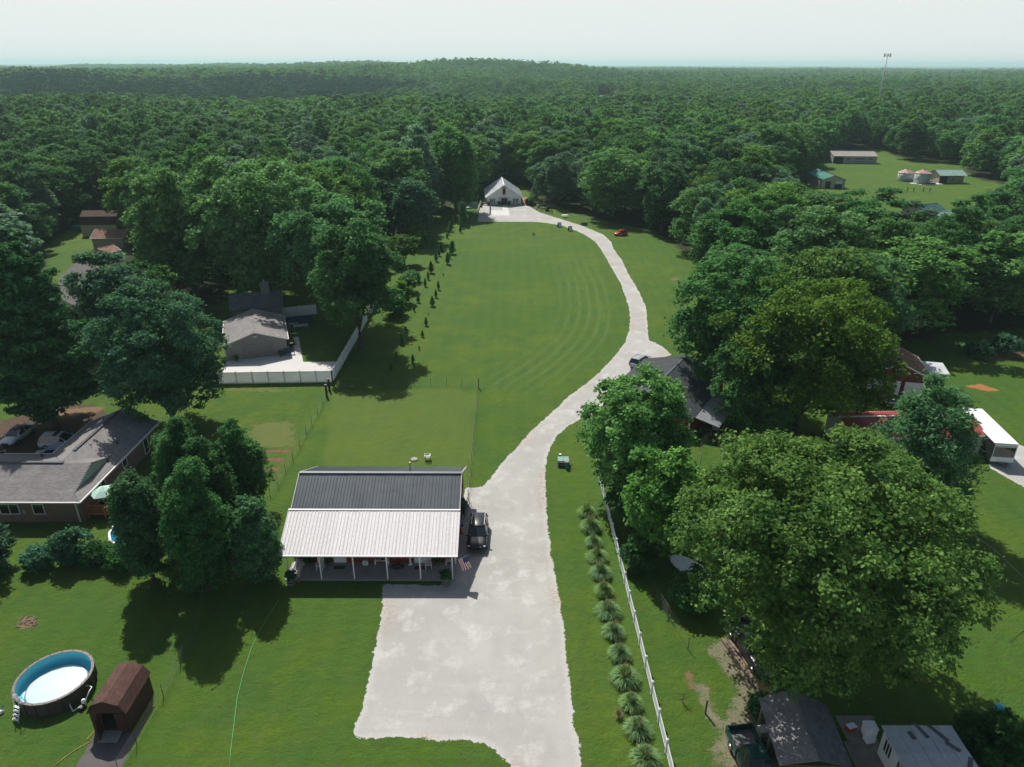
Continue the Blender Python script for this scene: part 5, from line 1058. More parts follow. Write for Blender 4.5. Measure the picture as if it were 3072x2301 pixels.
for x, y, z in ((-44.0, 69.5, 3.3), (-43.3, 66.1, 3.05), (-50.6, 66.6, 3.3)): MB().cyl((x-ox, y-oy, z-.1), (x-ox, y-oy, z+.4), .06).bb((x-ox-.15, y-oy-.15, z), (x-ox+.15, y-oy+.15, z+.08)).build('roof_vent', M['black'], bh)
for x, ww, dv in ((-49.9, 1.9, 2), (-47.0, 1.1, 1)): window(bh, (x-ox, 59.29-oy, 1.55), ww, 1.15, (1, 0, 0), (0, -1, 0), div=dv)
for y, z, ww, hh in ((73.0, 1.2, .95, 2.1), (68.2, 1.6, .9, .9), (63.3, 1.2, 1.5, 2.1)): window(bh, (-42.89-ox, y-oy, z), ww, hh, (0, 1, 0), (1, 0, 0), div=2 if ww > 1 else 1)
MB().bb((-43.2-ox, 59.15-oy, .1), (-43.1-ox, 59.25-oy, 2.6)).build('downspout', M['white'], bh)
MB().bb((-48.6-ox, 59.2-oy, 1.0), (-48.3-ox, 59.3-oy, 1.45)).build('meter_box', M['galv'], bh)
# deck
dk = thing('wooden_deck', 'orange cedar deck with railing beside the brick house', 'deck', (-42.7, 60.0, 0))
for k in range(24): MB().bb((.05+k*.2, 0, .58), (.235+k*.2, 4.6, .62)).build('plank', M['cedar'], dk)
MB().bb((.05, .02, .35), (4.85, .08, .57)).bb((.05, 4.5, .35), (4.85, 4.56, .57)).bb((4.8, .1, .35), (4.86, 4.5, .57)).build('joist', M['cedar'], dk)
for z in (1.0, 1.5): MB().bb((.05, -.06, z-.04), (4.85, -.02, z+.04)).build('rail', M['cedar'], dk)
MB().bb((.0, -.1, 1.54), (4.9, .06, 1.58)).build('rail_cap', M['cedar'], dk)
for k in range(32): MB().bb((.1+k*.15, -.055, .62), (.14+k*.15, -.025, 1.5)).build('baluster', M['cedar'], dk)
for x in (.05, 1.7, 3.3, 4.8): MB().bb((x-.05, -.12, 0), (x+.05, -.06, 1.54)).build('post', M['cedar'], dk)
um = thing('patio_umbrella', 'pale green patterned patio umbrella open over the cedar deck', 'umbrella', (-41.25, 61.1, .62)); um.rotation_euler = (0, 0, .3)
MB().cyl((0, 0, 0), (0, 0, 2.45), .03).build('pole', M['brownwood'], um)
cv = MB().lathe([(1.35, 1.78), (.7, 2.15), (.12, 2.40), (0, 2.42)], n=6); cv.build('canopy', M['umbr'], um)
for k in range(6): MB().bar((0, 0, 2.36), (1.33*math.cos(k*math.pi/3), 1.33*math.sin(k*math.pi/3), 1.75), .02, .02).build('rib', M['darkwood'], um)
r = thing('patio_table', 'oval glass patio table under the pale green umbrella', 'table', (-41.1, 61.0, .62)); MB().lathe([(.75, .68), (.75, .71), (0, .71)], n=18).build('tabletop', M['glass'], r)
for k in range(4): MB().cyl((.5*math.cos(k*1.57), .5*math.sin(k*1.57), 0), (.5*math.cos(k*1.57), .5*math.sin(k*1.57), .68), .025).build('leg', M['black'], r)
bench('deck_bench', 'grey bench along the brick wall on the cedar deck', -42.25, 62.0, R(90), 1.8, 'stone', .62, back=False)

# ------------------------------------------------------------------ vehicles
def car(kind, name, lb, cat, x, y, rz, col, roof=None, bar=False, light=True, group=None, z=0.0):
    pm = mat('car_paint_'+name+'_'+str(int(abs(x)*10)), col, .28, tuple(c*.92 for c in col), 2, spec=.4, coat=.2)
    r = thing(name, lb, cat, (x, y, z), rz, group)
    SPEC = {'suv': ([(-2.37,.78,.48,.95),(-2.28,.88,.34,1.04),(-1.5,.94,.27,1.08),(0,.945,.25,1.06),(.9,.945,.25,1.04),(1.55,.93,.27,1.0),(2.1,.89,.30,.90),(2.36,.74,.42,.70)], (-2.24,-1.85,.15,1.08,.85,.66,1.70), (1.45,-1.42,.37)),
            'sedan': ([(-2.42,.76,.50,.92),(-2.2,.88,.32,1.0),(-1.2,.92,.24,.98),(0,.925,.22,.94),(1.0,.92,.22,.92),(1.7,.90,.25,.86),(2.2,.84,.28,.74),(2.42,.68,.38,.58)], (-1.85,-.95,.2,1.15,.82,.60,1.44), (1.45,-1.42,.34)),
            'beetle': ([(-2.02,.40,.42,.62),(-1.8,.62,.32,.86),(-1.2,.74,.27,.98),(0,.76,.25,.90),(.85,.72,.26,.90),(1.4,.60,.30,.88),(1.8,.46,.34,.74),(2.0,.30,.42,.60)], (-1.62,-.75,.30,.72,.66,.50,1.48), (1.22,-1.2,.33)),
            'pickup': ([(-.95,.95,.35,1.15),(-.8,.96,.32,1.16),(0,.965,.30,1.14),(1.1,.965,.30,1.12),(1.9,.94,.32,1.10),(2.5,.92,.36,1.02),(2.75,.84,.45,.86)], (-.88,-.72,.30,1.10,.86,.68,1.78), (1.8,-1.75,.40)),
            'old': ([(-.9,.70,.45,1.15),(0,.80,.40,1.15),(.8,.72,.45,1.15),(1.5,.55,.45,1.12),(2.1,.48,.5,1.02),(2.25,.40,.55,.9)], (-.88,-.75,.20,.45,.70,.58,1.72), (1.55,-1.6,.38))}
    st, (br, rr_, rf, bf, wb_, wr, zt), (fx_, rx_, wr_) = SPEC[kind]; m = MB(); ring = []
    for (sx, w, zb, zz) in st: ring.append([(sx, s*a, c) for s, a, c in ((-1, w*.86, zb), (-1, w, zb+.14), (-1, w, (zb+zz)/2+.08), (-1, w*.965, zz-.07), (-1, w*.84, zz), (1, w*.84, zz), (1, w*.965, zz-.07), (1, w, (zb+zz)/2+.08), (1, w, zb+.14), (1, w*.86, zb))])
    k = 10; vs = [q for rg_ in ring for q in rg_]; fs = [(i*k+j, i*k+(j+1) % k, (i+1)*k+(j+1) % k, (i+1)*k+j) for i in range(len(st)-1) for j in range(k)]; fs += [tuple(range(k-1, -1, -1)), tuple((len(st)-1)*k+j for j in range(k))]
    m.add(vs, fs); body = m.build('body', pm, r, True)
    md = body.modifiers.new('round', 'SUBSURF'); md.levels = md.render_levels = 1
    zb_ = 1.0 if kind != 'beetle' else .86; zb_ = {'suv': 1.03, 'sedan': .93, 'beetle': .88, 'pickup': 1.1, 'old': 1.12}[kind]
    cab = [(bf, wb_, zb_), (rf, wr, zt), (rr_, wr, zt), (br, wb_, zb_)]
    L_ = [Vector((a, -b_, c)) for a, b_, c in cab]; Rr_ = [Vector((a, b_, c)) for a, b_, c in cab]
    rm = pm if roof is None else M[roof]; rt = MB(); rt.bb((rr_-.08, -wr-.02, zt-.05), (rf+.08, wr+.02, zt+.005)); rt.bb((rr_+.1, -wr*.8, zt+.005), (rf-.1, wr*.8, zt+.03)); ro = rt.build('roof', rm, r, True); bv = ro.modifiers.new('bevel', 'BEVEL'); bv.width = .02; bv.segments = 2
    def gq(a, b_, c, d, nm, lab=None): 
        cc = (a+b_+c+d)/4; q = [cc+(p-cc)*.97 for p in (a, b_, c, d)]; MB().add([*q, *[p*1.0+(cc-Vector((0, 0, .4))-cc)*0-Vector((0, 0, .02)) for p in q]], [(0, 1, 2, 3), (7, 6, 5, 4), (0, 4, 5, 1), (1, 5, 6, 2), (2, 6, 7, 3), (3, 7, 4, 0)]).build(nm, M['glass'], r)
    gq(L_[0], Rr_[0], Rr_[1], L_[1], 'windshield'); gq(Rr_[3], L_[3], L_[2], Rr_[2], 'rear_window')
    for S_ in (L_, Rr_):
        mt_, mb_ = (S_[1]+S_[2])/2, (S_[0]+S_[3])/2
        gq(S_[0], mb_, mt_, S_[1], 'side_window'); gq(mb_, S_[3], S_[2], mt_, 'side_window')
        m = MB(); m.bar(S_[0], S_[1], .07, .06).bar(S_[3], S_[2], .12, .06).bar(mb_, mt_, .07, .05); m.build('pillar', pm, r)
        e = S_[0]+Vector((-.15, (.14 if S_ is Rr_ else -.14), .08)); MB().box(e, (.14, .2, .13)).build('mirror', pm, r)
    wm = MB().lathe([(.2, -.1), (wr_*.93, -.11), (wr_, -.07), (wr_, .07), (wr_*.93, .11), (.2, .1)], n=20); tw = wm.build('wheel', M['rubber'], r, True)
    ww = max(q[1] for q in st)-.10; first = True
    for a in (fx_, rx_):
        for s in (-1, 1):
            t_ = tw if first else share(tw, r); first = False; t_.location = (a, s*ww, wr_); t_.rotation_euler = (R(90), 0, 0)
            rim = MB().lathe([(wr_*.62, .112), (wr_*.5, .09), (.06, .125), (0, .125)], n=12) if s < 0 else MB().lathe([(0, -.125), (.06, -.125), (wr_*.5, -.09), (wr_*.62, -.112)], n=12)
            rim.build('rim', M['steel'], t_, True)
    fr, fw_ = st[-1][0], st[-2][1]
    zh = (st[-2][3]+st[-1][3])/2-.1
    for s in (-1, 1):
        MB().box((fr-.18, s*fw_*.80, zh+.05), (.12, .24, .09), rz=s*-.35).build('headlight', mat('lamp_lens', (.6, .63, .65), .1), r); MB().box((st[0][0]+.06, s*.72*st[1][1]/.9, (st[0][2]+st[0][3])/2+.14), (.1, .22, .26)).build('taillight', mat('red_lens', (.35, .01, .01), .2), r)
    MB().bb((fr-.06, -fw_*.5, zh-.12), (fr+.02, fw_*.5, zh+.08)).build('grille', M['galv'] if kind in ('pickup',) else M['black'], r); MB().bb((fr-.05, -fw_*.4, st[-1][2]+.02), (fr+.03, fw_*.4, st[-1][2]+.09)).build('bumper', M['black'], r)
    if kind in ('pickup', 'old'):
        bw, b0, b1 = (.95, -2.8, -.98) if kind == 'pickup' else (.78, -2.5, -.95)
        m = MB(); m.bb((b0, -bw, .55), (b1, bw, .68)); m.bb((b0, -bw, .681), (b1, -bw+.10, 1.16)).bb((b0, bw-.10, .681), (b1, bw, 1.16)).bb((b1-.06, -bw+.101, .682), (b1, bw-.101, 1.158)); m.bb((b0+.1, -bw-.01, .42), (b1, -bw+.05, .55)).bb((b0+.1, bw-.05, .42), (b1, bw+.01, .55)); m.build('truck_bed', pm, r)
        MB().bb((b0-.04, -bw+.05, .60), (b0+.03, bw-.05, 1.14)).build('tailgate', pm, r); MB().bb((b0+.05, -bw+.11, .682), (b1-.07, bw-.11, .70)).build('bed_liner', mat('bed_liner_mat', (.16, .16, .165), .8, (.10, .10, .10), 5), r)
        MB().bb((b0-.14, -bw*.9, .45), (b0-.04, bw*.9, .58)).build('rear_bumper', M['steel'], r)
    if kind == 'beetle':
        for a, s in ((fx_, -1), (fx_, 1), (rx_, -1), (rx_, 1)):
            f = MB().lathe([(0, .30), (.22, .27), (.40, .12), (.46, -.1)], n=14, sy=.55); o = f.build('fender', pm, r, True); o.location = (a, s*.62, .44)
    if bar:
        MB().bb((-.5, -.55, zt+.03), (-.15, .55, zt+.14)).build('roof_light_bar', M['black'], r)
    if kind == 'suv':
        for s in (-1, 1): MB().bar((rr_+.05, s*.62, zt+.06), (rf-.05, s*.62, zt+.06), .035, .04).build('roof_rail', M['steel'], r)
    return r
car('suv', 'parked_suv', 'black sport utility car parked beside the right end of the shop', 'car', -3.25, 56.75, R(-91), (.012, .014, .018))
car('beetle', 'vintage_car', 'small red-orange vintage car on the grass right of the drive bend', 'car', *at(1862, 706)[:2], R(200), (.52, .060, .018))
car('sedan', 'parked_sedan', 'white sedan with black roof parked left of the brick house', 'car', -60.3, 76.6, R(-92), (.62, .65, .68), 'black')
car('suv', 'parked_suv', 'white sport utility car with black roof bar behind the brick house', 'car', -53.9, 74.7, R(6), (.62, .65, .68), bar=True)
car('suv', 'parked_suv', 'silver sport utility car half hidden behind the brick house roof', 'car', -53.0, 71.6, R(184), (.36, .39, .42))
car('sedan', 'parked_sedan', 'dark green sedan cut by the left edge of the picture', 'car', -58.8, 70.3, R(120), (.015, .05, .04))
car('suv', 'parked_suv', 'grey sport utility car behind the far corner of the red barn', 'car', *at(1922, 1096)[:2], R(52), (.33, .35, .37))
car('old', 'vintage_pickup', 'black vintage pickup truck on the grass right of the white barn', 'truck', *cp(1150, 548)[:2], R(182), (.018, .022, .028))
q = cp(1240, 552); r = thing('flat_trailer', 'dark flatbed trailer behind the black vintage pickup', 'trailer', (q.x+.3, q.y, 0), -.05); MB().bb((-2.0, -.85, .5), (2.2, .85, .62)).build('deck', M['darkwood'], r)
for s in (-1, 1): MB().cyl((.2, s*.9, .35), (.2, s*1.02, .35), .35, n=14).build('wheel', M['rubber'], r)
MB().bb((-2.0, -.85, .62), (-1.95, .85, .95)).build('headboard', M['darkwood'], r)
car('pickup', 'pickup_truck', 'dark green pickup truck with open bed at the bottom edge', 'truck', 15.75, 31.75, R(-85), (.010, .052, .046))
car('pickup', 'pickup_truck', 'black pickup truck with dusty hood under the huge maple', 'truck', 18.75, 42.0, R(-80), (.030, .032, .036))
car('pickup', 'pickup_truck', 'black pickup truck backed up to the red two-door garage', 'truck', 51.0, 88.3, R(-95), (.015, .016, .018))

# ------------------------------------------------------------------ right-hand buildings
rb_ = thing('red_barn', 'red barn with black steel roof half hidden behind the catalpa', 'barn', (16.7, 80.1, 0), R(-31))
gable_walls(rb_, 6.05, 15.2, 2.75, 4.55, M['red'], (.3, .3), ribs=.4)
gable_steel(rb_, 6.05, 15.2, 2.75, 4.55, M['blackmetal'], 16, M['blackmetal'], rib=.3)
MB().bb((5.60, .22, 0), (5.80, .31, 2.7)).build('corner_trim', M['white'], rb_); MB().bb((-5.80, .22, 0), (-5.60, .31, 2.7)).build('corner_trim', M['white'], rb_)
window(rb_, (1.5, .29, 1.6), 1.2, 1.0, (1, 0, 0), (0, -1, 0), div=2); MB().bb((-3.6, .24, 0), (-.9, .29, 2.3)).build('door', M['white'], rb_)
rib_panel(rb_, (9.2, .8, 2.05), (9.2, 9.5, 2.05), (6.1, 9.5, 2.62), (6.1, .8, 2.62), M['galv'], 9, .25, name='lean_to_panel')
for y in (1.0, 3.8, 6.6, 9.3): MB().bb((9.0, y-.06, 0), (9.12, y+.06, 2.0)).build('post', M['oldwood'], rb_)
RM = Matrix.Translation((16.7, 80.1, 0)) @ Matrix.Rotation(R(-31), 4, 'Z'); rl = lambda x, y: RM @ Vector((x, y, 0))
q = rl(7.3, 2.2); table('work_table', 'yellow-topped work table under the lean-to of the red barn', q.x, q.y, R(-31), 1.5, .6, .8, 'oldwood')
q = rl(8.0, 4.2); tag(MB().box((q.x, q.y, .35), (.9, .7, .7), R(-20)).build('storage_box', M['galv']), 'grey storage box under the lean-to of the red barn', 'box')
rg_ = thing('red_garage', 'dark red garage with two white overhead doors between the maples', 'garage', (53.2, 89.6, 0), R(-14))
gable_walls(rg_, 4.5, 9, 2.8, 4.9, M['darkred'], (.35, .3), ribs=.4); gable_shingle(rg_, 4.5, 9, 2.8, 4.9, M['shingle_tan'], tab=.5, course=.3)
for x in (-2.35, 2.35):
    for k in range(4): MB().bb((x-1.3, .2, .03+k*.53), (x+1.3, .28-.006*(k % 2), .54+k*.53)).build('door_panel', M['white'], rg_)
MB().bb((-.5, .2, 0), (.5, .28, 2.15)).build('door', M['white'], rg_); window(rg_, (0, .29, 3.5), .8, .9, (1, 0, 0), (0, -1, 0))
q = thing('small_shed', 'small shed with flat white roof behind the red garage', 'shed', (59.6, 93.2, 0), R(-14)); MB().bb((-1.6, -1.6, 0), (1.6, 1.6, 2.6)).build('wall', M['darkred'], q); MB().box((0, 0, 2.75), (3.9, 3.9, .12), rx=.06).build('roof', M['shingle_white'], q)
rh = thing('red_roof_house', 'low white house with red ribbed roof behind the feathery walnut', 'house', (39.0, 75.9, 0), R(-88))
gable_walls(rh, 3.35, 16.4, 2.6, 3.65, M['white'], (.3, .3)); gable_steel(rh, 3.35, 16.4, 2.6, 3.65, M['redmetal'], 18, M['white'], rib=.3)
for y in (3, 7, 11, 14.5): window(rh, (3.06, y, 1.5), 1.0, 1.0, (0, 1, 0), (1, 0, 0))
tr = thing('box_trailer', 'long white box trailer with dark open front at the right edge', 'trailer', (56.1, 70.75, 0), R(-8))
m = MB(); m.slab([(-1.28, 0, 2.9), (1.28, 0, 2.9), (1.28, 9.2, 2.9), (-1.28, 9.2, 2.9)], .06); m.build('roof', M['vinyl'], tr)
MB().bb((-1.27, .05, .5), (-1.22, 9.15, 2.84)).build('side_wall', M['black'], tr); MB().bb((1.22, .05, .5), (1.27, 9.15, 2.84)).build('side_wall', M['vinyl'], tr); MB().bb((-1.21, 9.1, .5), (1.21, 9.15, 2.84)).build('rear_wall', M['vinyl'], tr); MB().bb((-1.2, .06, .45), (1.2, 9.1, .55)).build('floor', M['darkwood'], tr)
MB().bb((-1.2, .0, .5), (1.2, .06, 1.1)).build('front_panel', M['vinyl'], tr); MB().bb((-1.2, 0, 2.55), (1.2, .06, 2.83)).build('front_panel', M['vinyl'], tr)
window(tr, (0, -.002, 1.8), 2.3, 1.35, (1, 0, 0), (0, -1, 0)); MB().cyl((-1.2, .05, 2.8), (1.2, .05, 2.8), .10).build('front_edge', M['steel'], tr); MB().bar((-.6, 0, .45), (0, -1.2, .45), .08, .08).bar((.6, 0, .45), (0, -1.2, .45), .08, .08).build('hitch', M['black'], tr)
for s in (-1, 1):
    for y in (5.2, 6.0): MB().cyl((s*1.1, y, .35), (s*1.32, y, .35), .35, n=14).build('wheel', M['rubber'], tr)
# bottom right: lean-to with shingles that can be picked apart, white shed, clutter
sh = thing('shingled_lean_to', 'open shed with worn grey shingle roof right of the green pickup', 'shed', (19.0, 33.0, 0), R(-3))
shingles(sh, [(-2.25, -2.6, 2.45), (-2.25, 2.35, 2.55), (-.05, 2.6, 3.2), (.05, -2.7, 3.15)], M['shingle'], tab=.30, course=.20, own=150, seed=7, rough=.015)
shingles(sh, [(2.35, 2.2, 2.25), (2.35, -2.3, 2.2), (.05, -2.7, 3.15), (-.05, 2.6, 3.2)], M['shingle_dark'], tab=.30, course=.20, own=140, seed=8, rough=.015)
for x, y in ((-2.0, -2.3), (-2.0, 0), (-2.0, 2.1), (2.1, -2.0), (2.1, 2.0)): MB().bb((x-.06, y-.06, 0), (x+.06, y+.06, 2.4 if x < 0 else 2.2)).build('post', M['oldwood'], sh)
MB().bar((-2.1, -2.5, 2.4), (-2.1, 2.3, 2.45), .08, .14).bar((2.2, -2.3, 2.15), (2.2, 2.2, 2.18), .08, .14).bar((-2.2, -2.55, 2.35), (2.2, -2.4, 2.3), .06, .1).build('beam', M['oldwood'], sh)
for k, (x, y, z, d, mt, lb) in enumerate(((18.4, 31.0, .5, (1.0, .7, 1.0), 'galv', 'pale chest freezer under the front of the shingled open shed'), (17.3, 33.4, .4, (.7, .9, .8), 'rubber', 'dark box under the left eave of the shingled shed'), (17.2, 34.6, .35, (.6, .6, .7), 'galv', 'grey metal bin under the left eave of the shingled shed'), (19.9, 31.2, .3, (.5, .5, .6), 'orange', 'orange machine under the front of the shingled shed'))):
    r = thing(['chest_freezer', 'dark_box', 'metal_bin', 'garden_machine'][k], lb, ['freezer', 'box', 'bin', 'machine'][k], (x, y, 0), .1*k); MB().bb((-d[0]/2, -d[1]/2, 0), (d[0]/2, d[1]/2, d[2]-.08)).build('body', M[mt], r); MB().bb((-d[0]/2-.02, -d[1]/2-.02, d[2]-.078), (d[0]/2+.02, d[1]/2+.02, d[2])).build('lid', M[mt], r)
ws_ = thing('white_shed', 'white shed with patched pale sheet roof in the bottom right corner', 'shed', (26.4, 31.9, 0))
MB().bb((-1.9, -2.2, 0), (2.1, 1.4, 2.45)).build('wall', M['white'], ws_)
for k in range(5):
    for j in range(2):
        MB().box((-1.75+k*.92, -1.55+j*1.95, 2.58+.012*((k+j) % 2)+.02*k*0), (.90, 1.93, .05), rz=[.0, .01, -.015, .02, .0][k], rx=.02).build('roof_sheet', M['shingle_white'], ws_)
for x, y, a, l_ in ((.2, 1.0, .3, 1.2), (1.2, .8, .5, 1.4), (2.0, -1.4, -.6, 1.0), (-.6, .6, .2, .6), (1.6, -.2, .7, .9)): MB().box((x, y, 2.63), (.28, l_, .012), rz=a).build('torn_patch', M['shingle_dark'], ws_)
for y, w in ((.5, .9), (-1.1, .9)): window(ws_, (-1.92, y, 1.5), w, 1.1, (0, 1, 0), (-1, 0, 0), div=3)
MB().bb((-1.96, -.45, 0), (-1.905, .0-.1, 2.0)).build('door', M['white'], ws_)
for k, (px, py, d, mt, lb, nm, ct) in enumerate(((2604, 2205, (.75, .7, .95), 'vinyl', 'white washing machine left of the white shed', 'washing_machine', 'appliance'), (2606, 2222, (.6, .5, .35), 'vinyl', 'white tub in front of the washing machine', 'plastic_tub', 'tub'), (2552, 2188, (.6, .38, .36), 'flagred', 'red cooler with white lid on the slab under the maple', 'cooler', 'cooler'))):
    q = at(px, py); r = thing(nm, lb, ct, (q.x, q.y, .012), .15*k); MB().bb((-d[0]/2, -d[1]/2, 0), (d[0]/2, d[1]/2, d[2]*.85)).build('body', M[mt], r); MB().bb((-d[0]/2-.02, -d[1]/2-.02, d[2]*.851), (d[0]/2+.02, d[1]/2+.02, d[2])).build('lid', M['vinyl'], r)
q = at(2980, 2193); tag(MB().lathe([(0, -.38), (.27, -.27), (.38, 0), (.27, .27), (0, .38)], (q.x, q.y+.2, 1.9+.0), 18).build('blue_ball', M['liner'], None, True), 'bright blue ball lodged in the dark bush at the bottom right', 'ball')
pl = thing('plank_pile', 'long pile of weathered planks beside the black pickup under the maple', 'plank pile', (*at(2235, 1990)[:2], 0), R(14)); r_ = random.Random(3)
for k in range(16):
    L_ = r_.uniform(3.2, 5.0); MB().box(((k % 5)*.24-.5+r_.uniform(-.03, .03), r_.uniform(-.6, .6), .05+.06*(k//5)), (.20, L_, .045), rz=r_.uniform(-.03, .03)).build('plank', M['oldwood'], pl)
pl2 = thing('plank_pile', 'short pile of yellow planks between the black pickup and the shingled shed', 'plank pile', (*at(2283, 2055)[:2], 0), R(22))
for k in range(9): MB().box(((k % 5)*.16-.35, r_.uniform(-.3, .3), .05+.06*(k//5)), (.12, r_.uniform(1.8, 2.8), .05), rz=r_.uniform(-.05, .05)).build('plank', mat('new_plank', (.38, .26, .13), .8, (.28, .19, .1), 2, rand=.15), pl2)
pw = thing('wooden_post', 'lone dark wooden post in the grass left of the green pickup', 'post', (*at(2116, 2141)[:2], 0)); MB().cyl((0, 0, 0), (0, 0, 1.35), .075, .07, 10).build('post', M['oldwood'], pw)
sp_ = thing('bare_sapling', 'nearly bare grey sapling in the grass near the lone post', 'sapling', (*at(2047, 2108)[:2], 0)); m = MB(); r_ = random.Random(8); m.tube([(0, 0, 0), (.03, 0, .5), (0, .03, 1.1)], [.035, .025, .01], 5)
for k in range(26): a = r_.uniform(0, 6.28); z = r_.uniform(.2, 1.0); L_ = r_.uniform(.3, .7); m.tube([(0, 0, z), (math.cos(a)*L_*.5, math.sin(a)*L_*.5, z+.2*L_), (math.cos(a)*L_, math.sin(a)*L_, z+.5*L_)], [.012, .008, .004], 3)
m.build('branches', mat('grey_twig', (.16, .14, .12), .9), sp_)
# boats / sheets half under the foliage
o = MB().lathe([(0, 0), (.6, .05), (1.0, .35), (1.1, .42), (.95, .42), (.5, .2), (0, .15)], n=18, sx=2.0).build('white_boat', M['vinyl'], None, True); q = at(2040, 1708, .3); o.location = (q.x+.9, q.y, .1); o.rotation_euler = (0, 0, -.9); tag(o, 'upturned white hull under the left edge of the huge maple', 'boat')
r = thing('metal_sheets', 'white sheet metal lying under the smaller catalpa', 'metal sheet', (*at(1950, 1585)[:2], 0), -.3)
for k in range(4): MB().box((k*.22-.3, 0, .1+.05*k), (.2, 1.8, .02)).build('sheet', M['vinyl'], r)
o = MB().bb((-1.0, -.7, 0), (1.0, .7, 1.5)).bb((-1.1, -.8, 1.5), (1.1, .8, 1.6)).build('small_hut', M['greywall']); q = at(1880, 1450); o.location = (q.x, q.y, 0); tag(o, 'small grey hut behind the picket fence under the catalpa', 'hut')

# ------------------------------------------------------------------ pools and brown shed
PC = Vector((-33.35, 38.5, 0))
pool = thing('above_ground_pool', 'round above-ground pool with bright blue liner and pale cover', 'pool', PC)
MB().lathe([(2.52, 0), (2.52, 1.18)], n=40, cap=False).build('outer_wall', M['poolwall'], pool, True)
for k in range(20): a = k*math.pi/10; MB().box((2.56*math.cos(a), 2.56*math.sin(a), .6), (.07, .12, 1.2), rz=a).build('upright', M['poolwall'], pool)
m = MB(); m.lathe([(2.44, 1.18), (2.44, .35), (2.15, .22), (0, .2)], n=40, cap=False)
m.build('liner', M['liner'], pool, True); MB().lathe([(2.42, 1.2), (2.62, 1.2), (2.62, 1.16), (2.42, 1.16), (2.42, 1.2)], n=20).build('rim', M['poolrim'], pool)
MB().lathe([(2.05, .30), (1.9, .34), (0, .36)], n=36, sx=1.0, sy=1.0).build('floor_cover', M['linerw'], pool, True)
def ladder(parent, x, y, rz):
    m_ = Matrix.Translation((x, y, 0)) @ Matrix.Rotation(rz, 4, 'Z')
    for s in (-.25, .25):
        t = MB(); t.tr = m_; t.tube([(s, -.55, 0), (s, -.15, 1.1), (s, -.1, 1.75), (s, .05, 1.85), (s, .2, 1.75), (s, .3, 1.1), (s, .55, .25)], .03, 6); t.build('rail', M['vinyl'], parent, True)
    for k in range(4): t = MB(); t.tr = m_; t.box((0, -.5+k*.11, .2+k*.28), (.5, .14, .04)); t.build('step', M['vinyl'], parent)
    for k in range(3): t = MB(); t.tr = m_; t.box((0, .45-k*.06, .35+k*.27), (.5, .12, .04)); t.build('step', M['vinyl'], parent)
ld = thing('pool_ladder', 'white ladder over the near rim of the round pool', 'ladder', (0, 0, 0)); ladder(ld, PC.x-1.05, PC.y-2.42, -.35)
pm_ = thing('pool_pump', 'white pool pump with curled hose between pool and brown shed', 'pump', (-30.55, 37.0, 0)); MB().lathe([(.14, 0), (.16, .4), (.12, .55), (0, .6)], n=12).build('filter', M['vinyl'], pm_, True); MB().box((.0, -.3, .15), (.25, .4, .25)).build('motor', M['black'], pm_)
MB().tube([(.1, .1, .4), (.3, .4, .9), (.2, .9, .8), (-.2, 1.2, .6), (-.4, 1.0, .8)], .035, 6).build('hose', M['vinyl'], pm_, True); MB().tube([(0, -.3, .3), (-.5, -.6, .1), (-.9, -.2, .2), (-1.0, .1, .7)], .035, 6).build('hose', M['vinyl'], pm_, True)
bs = thing('brown_shed', 'brown gambrel-roofed shed with open door beside the round pool', 'shed', (-27.42, 34.75, 0), R(-.5))
W2, L2 = 1.28, 3.5
pf = [(-1.22, 0), (1.22, 0), (1.22, 1.85), (.86, 2.5), (0, 2.85), (-.86, 2.5), (-1.22, 1.85)]
for yy, hole in ((.05, True), (L2-.05, False)):
    m = MB()
    if hole:
        m.add([(x, yy, z) for x, z in ((-1.22, 0), (-.45, 0), (-.45, 1.75), (-1.22, 1.75))], [(0, 1, 2, 3)]); m.add([(x, yy, z) for x, z in ((.45, 0), (1.22, 0), (1.22, 1.75), (.45, 1.75))], [(0, 1, 2, 3)]); m.add([(x, yy, z) for x, z in ((-1.22, 1.75), (1.22, 1.75), (1.22, 1.85), (.86, 2.48), (0, 2.82), (-.86, 2.48), (-1.22, 1.85))], [tuple(range(7))])
    else: m.add([(x, yy, z) for x, z in pf], [tuple(range(6, -1, -1))])
    m.build('end_wall', M['brownwood'], bs)
for s in (-1, 1):
    for k in range(14): MB().bb((s*1.20, .05+k*.243, 0), (s*1.235-s*.004*(k % 2), .285+k*.243, 1.86)).build('siding_board', M['brownwood'], bs)
    shingles(bs, [(s*1.34, -.05, 1.80), (s*1.34, L2+.05, 1.80), (s*.88, L2+.05, 2.56), (s*.88, -.05, 2.56)], M['shingle_brown'], tab=.25, course=.14, own=60, seed=10+s)
    shingles(bs, [(s*.90, -.05, 2.54), (s*.90, L2+.05, 2.54), (0, L2+.05, 2.90), (0, -.05, 2.90)], M['shingle_brown'], tab=.25, course=.14, own=60, seed=20+s)
    for yy in (-.02,): MB().bar((s*1.3, yy, 1.8), (s*.88, yy, 2.53), .06, .1).bar((s*.88, yy, 2.53), (0, yy, 2.87), .06, .1).build('rake_trim', M['brownwood'], bs)
dd_ = MB().bb((.46, -.02, .05), (1.12, .03, 1.75)).build('door', M['brownwood'], bs); MB().bar((.5, -.04, .15), (1.08, -.04, .9), .05, .03).bar((.5, -.04, .95), (1.08, -.04, 1.68), .05, .03).build('brace', M['brownwood'], dd_)
MB().box((-.55, -.35, .9), (.05, .8, 1.68), rz=.25).build('door', M['brownwood'], bs); MB().bb((-1.15, .1, .02), (1.15, 3.4, .1)).build('floor', M['oldwood'], bs)
for k in range(5): MB().box((.1, -.75+k*.17, .16-(.03*(4-k))), (1.3, .155, .04)).build('ramp_board', M['stone'], bs)
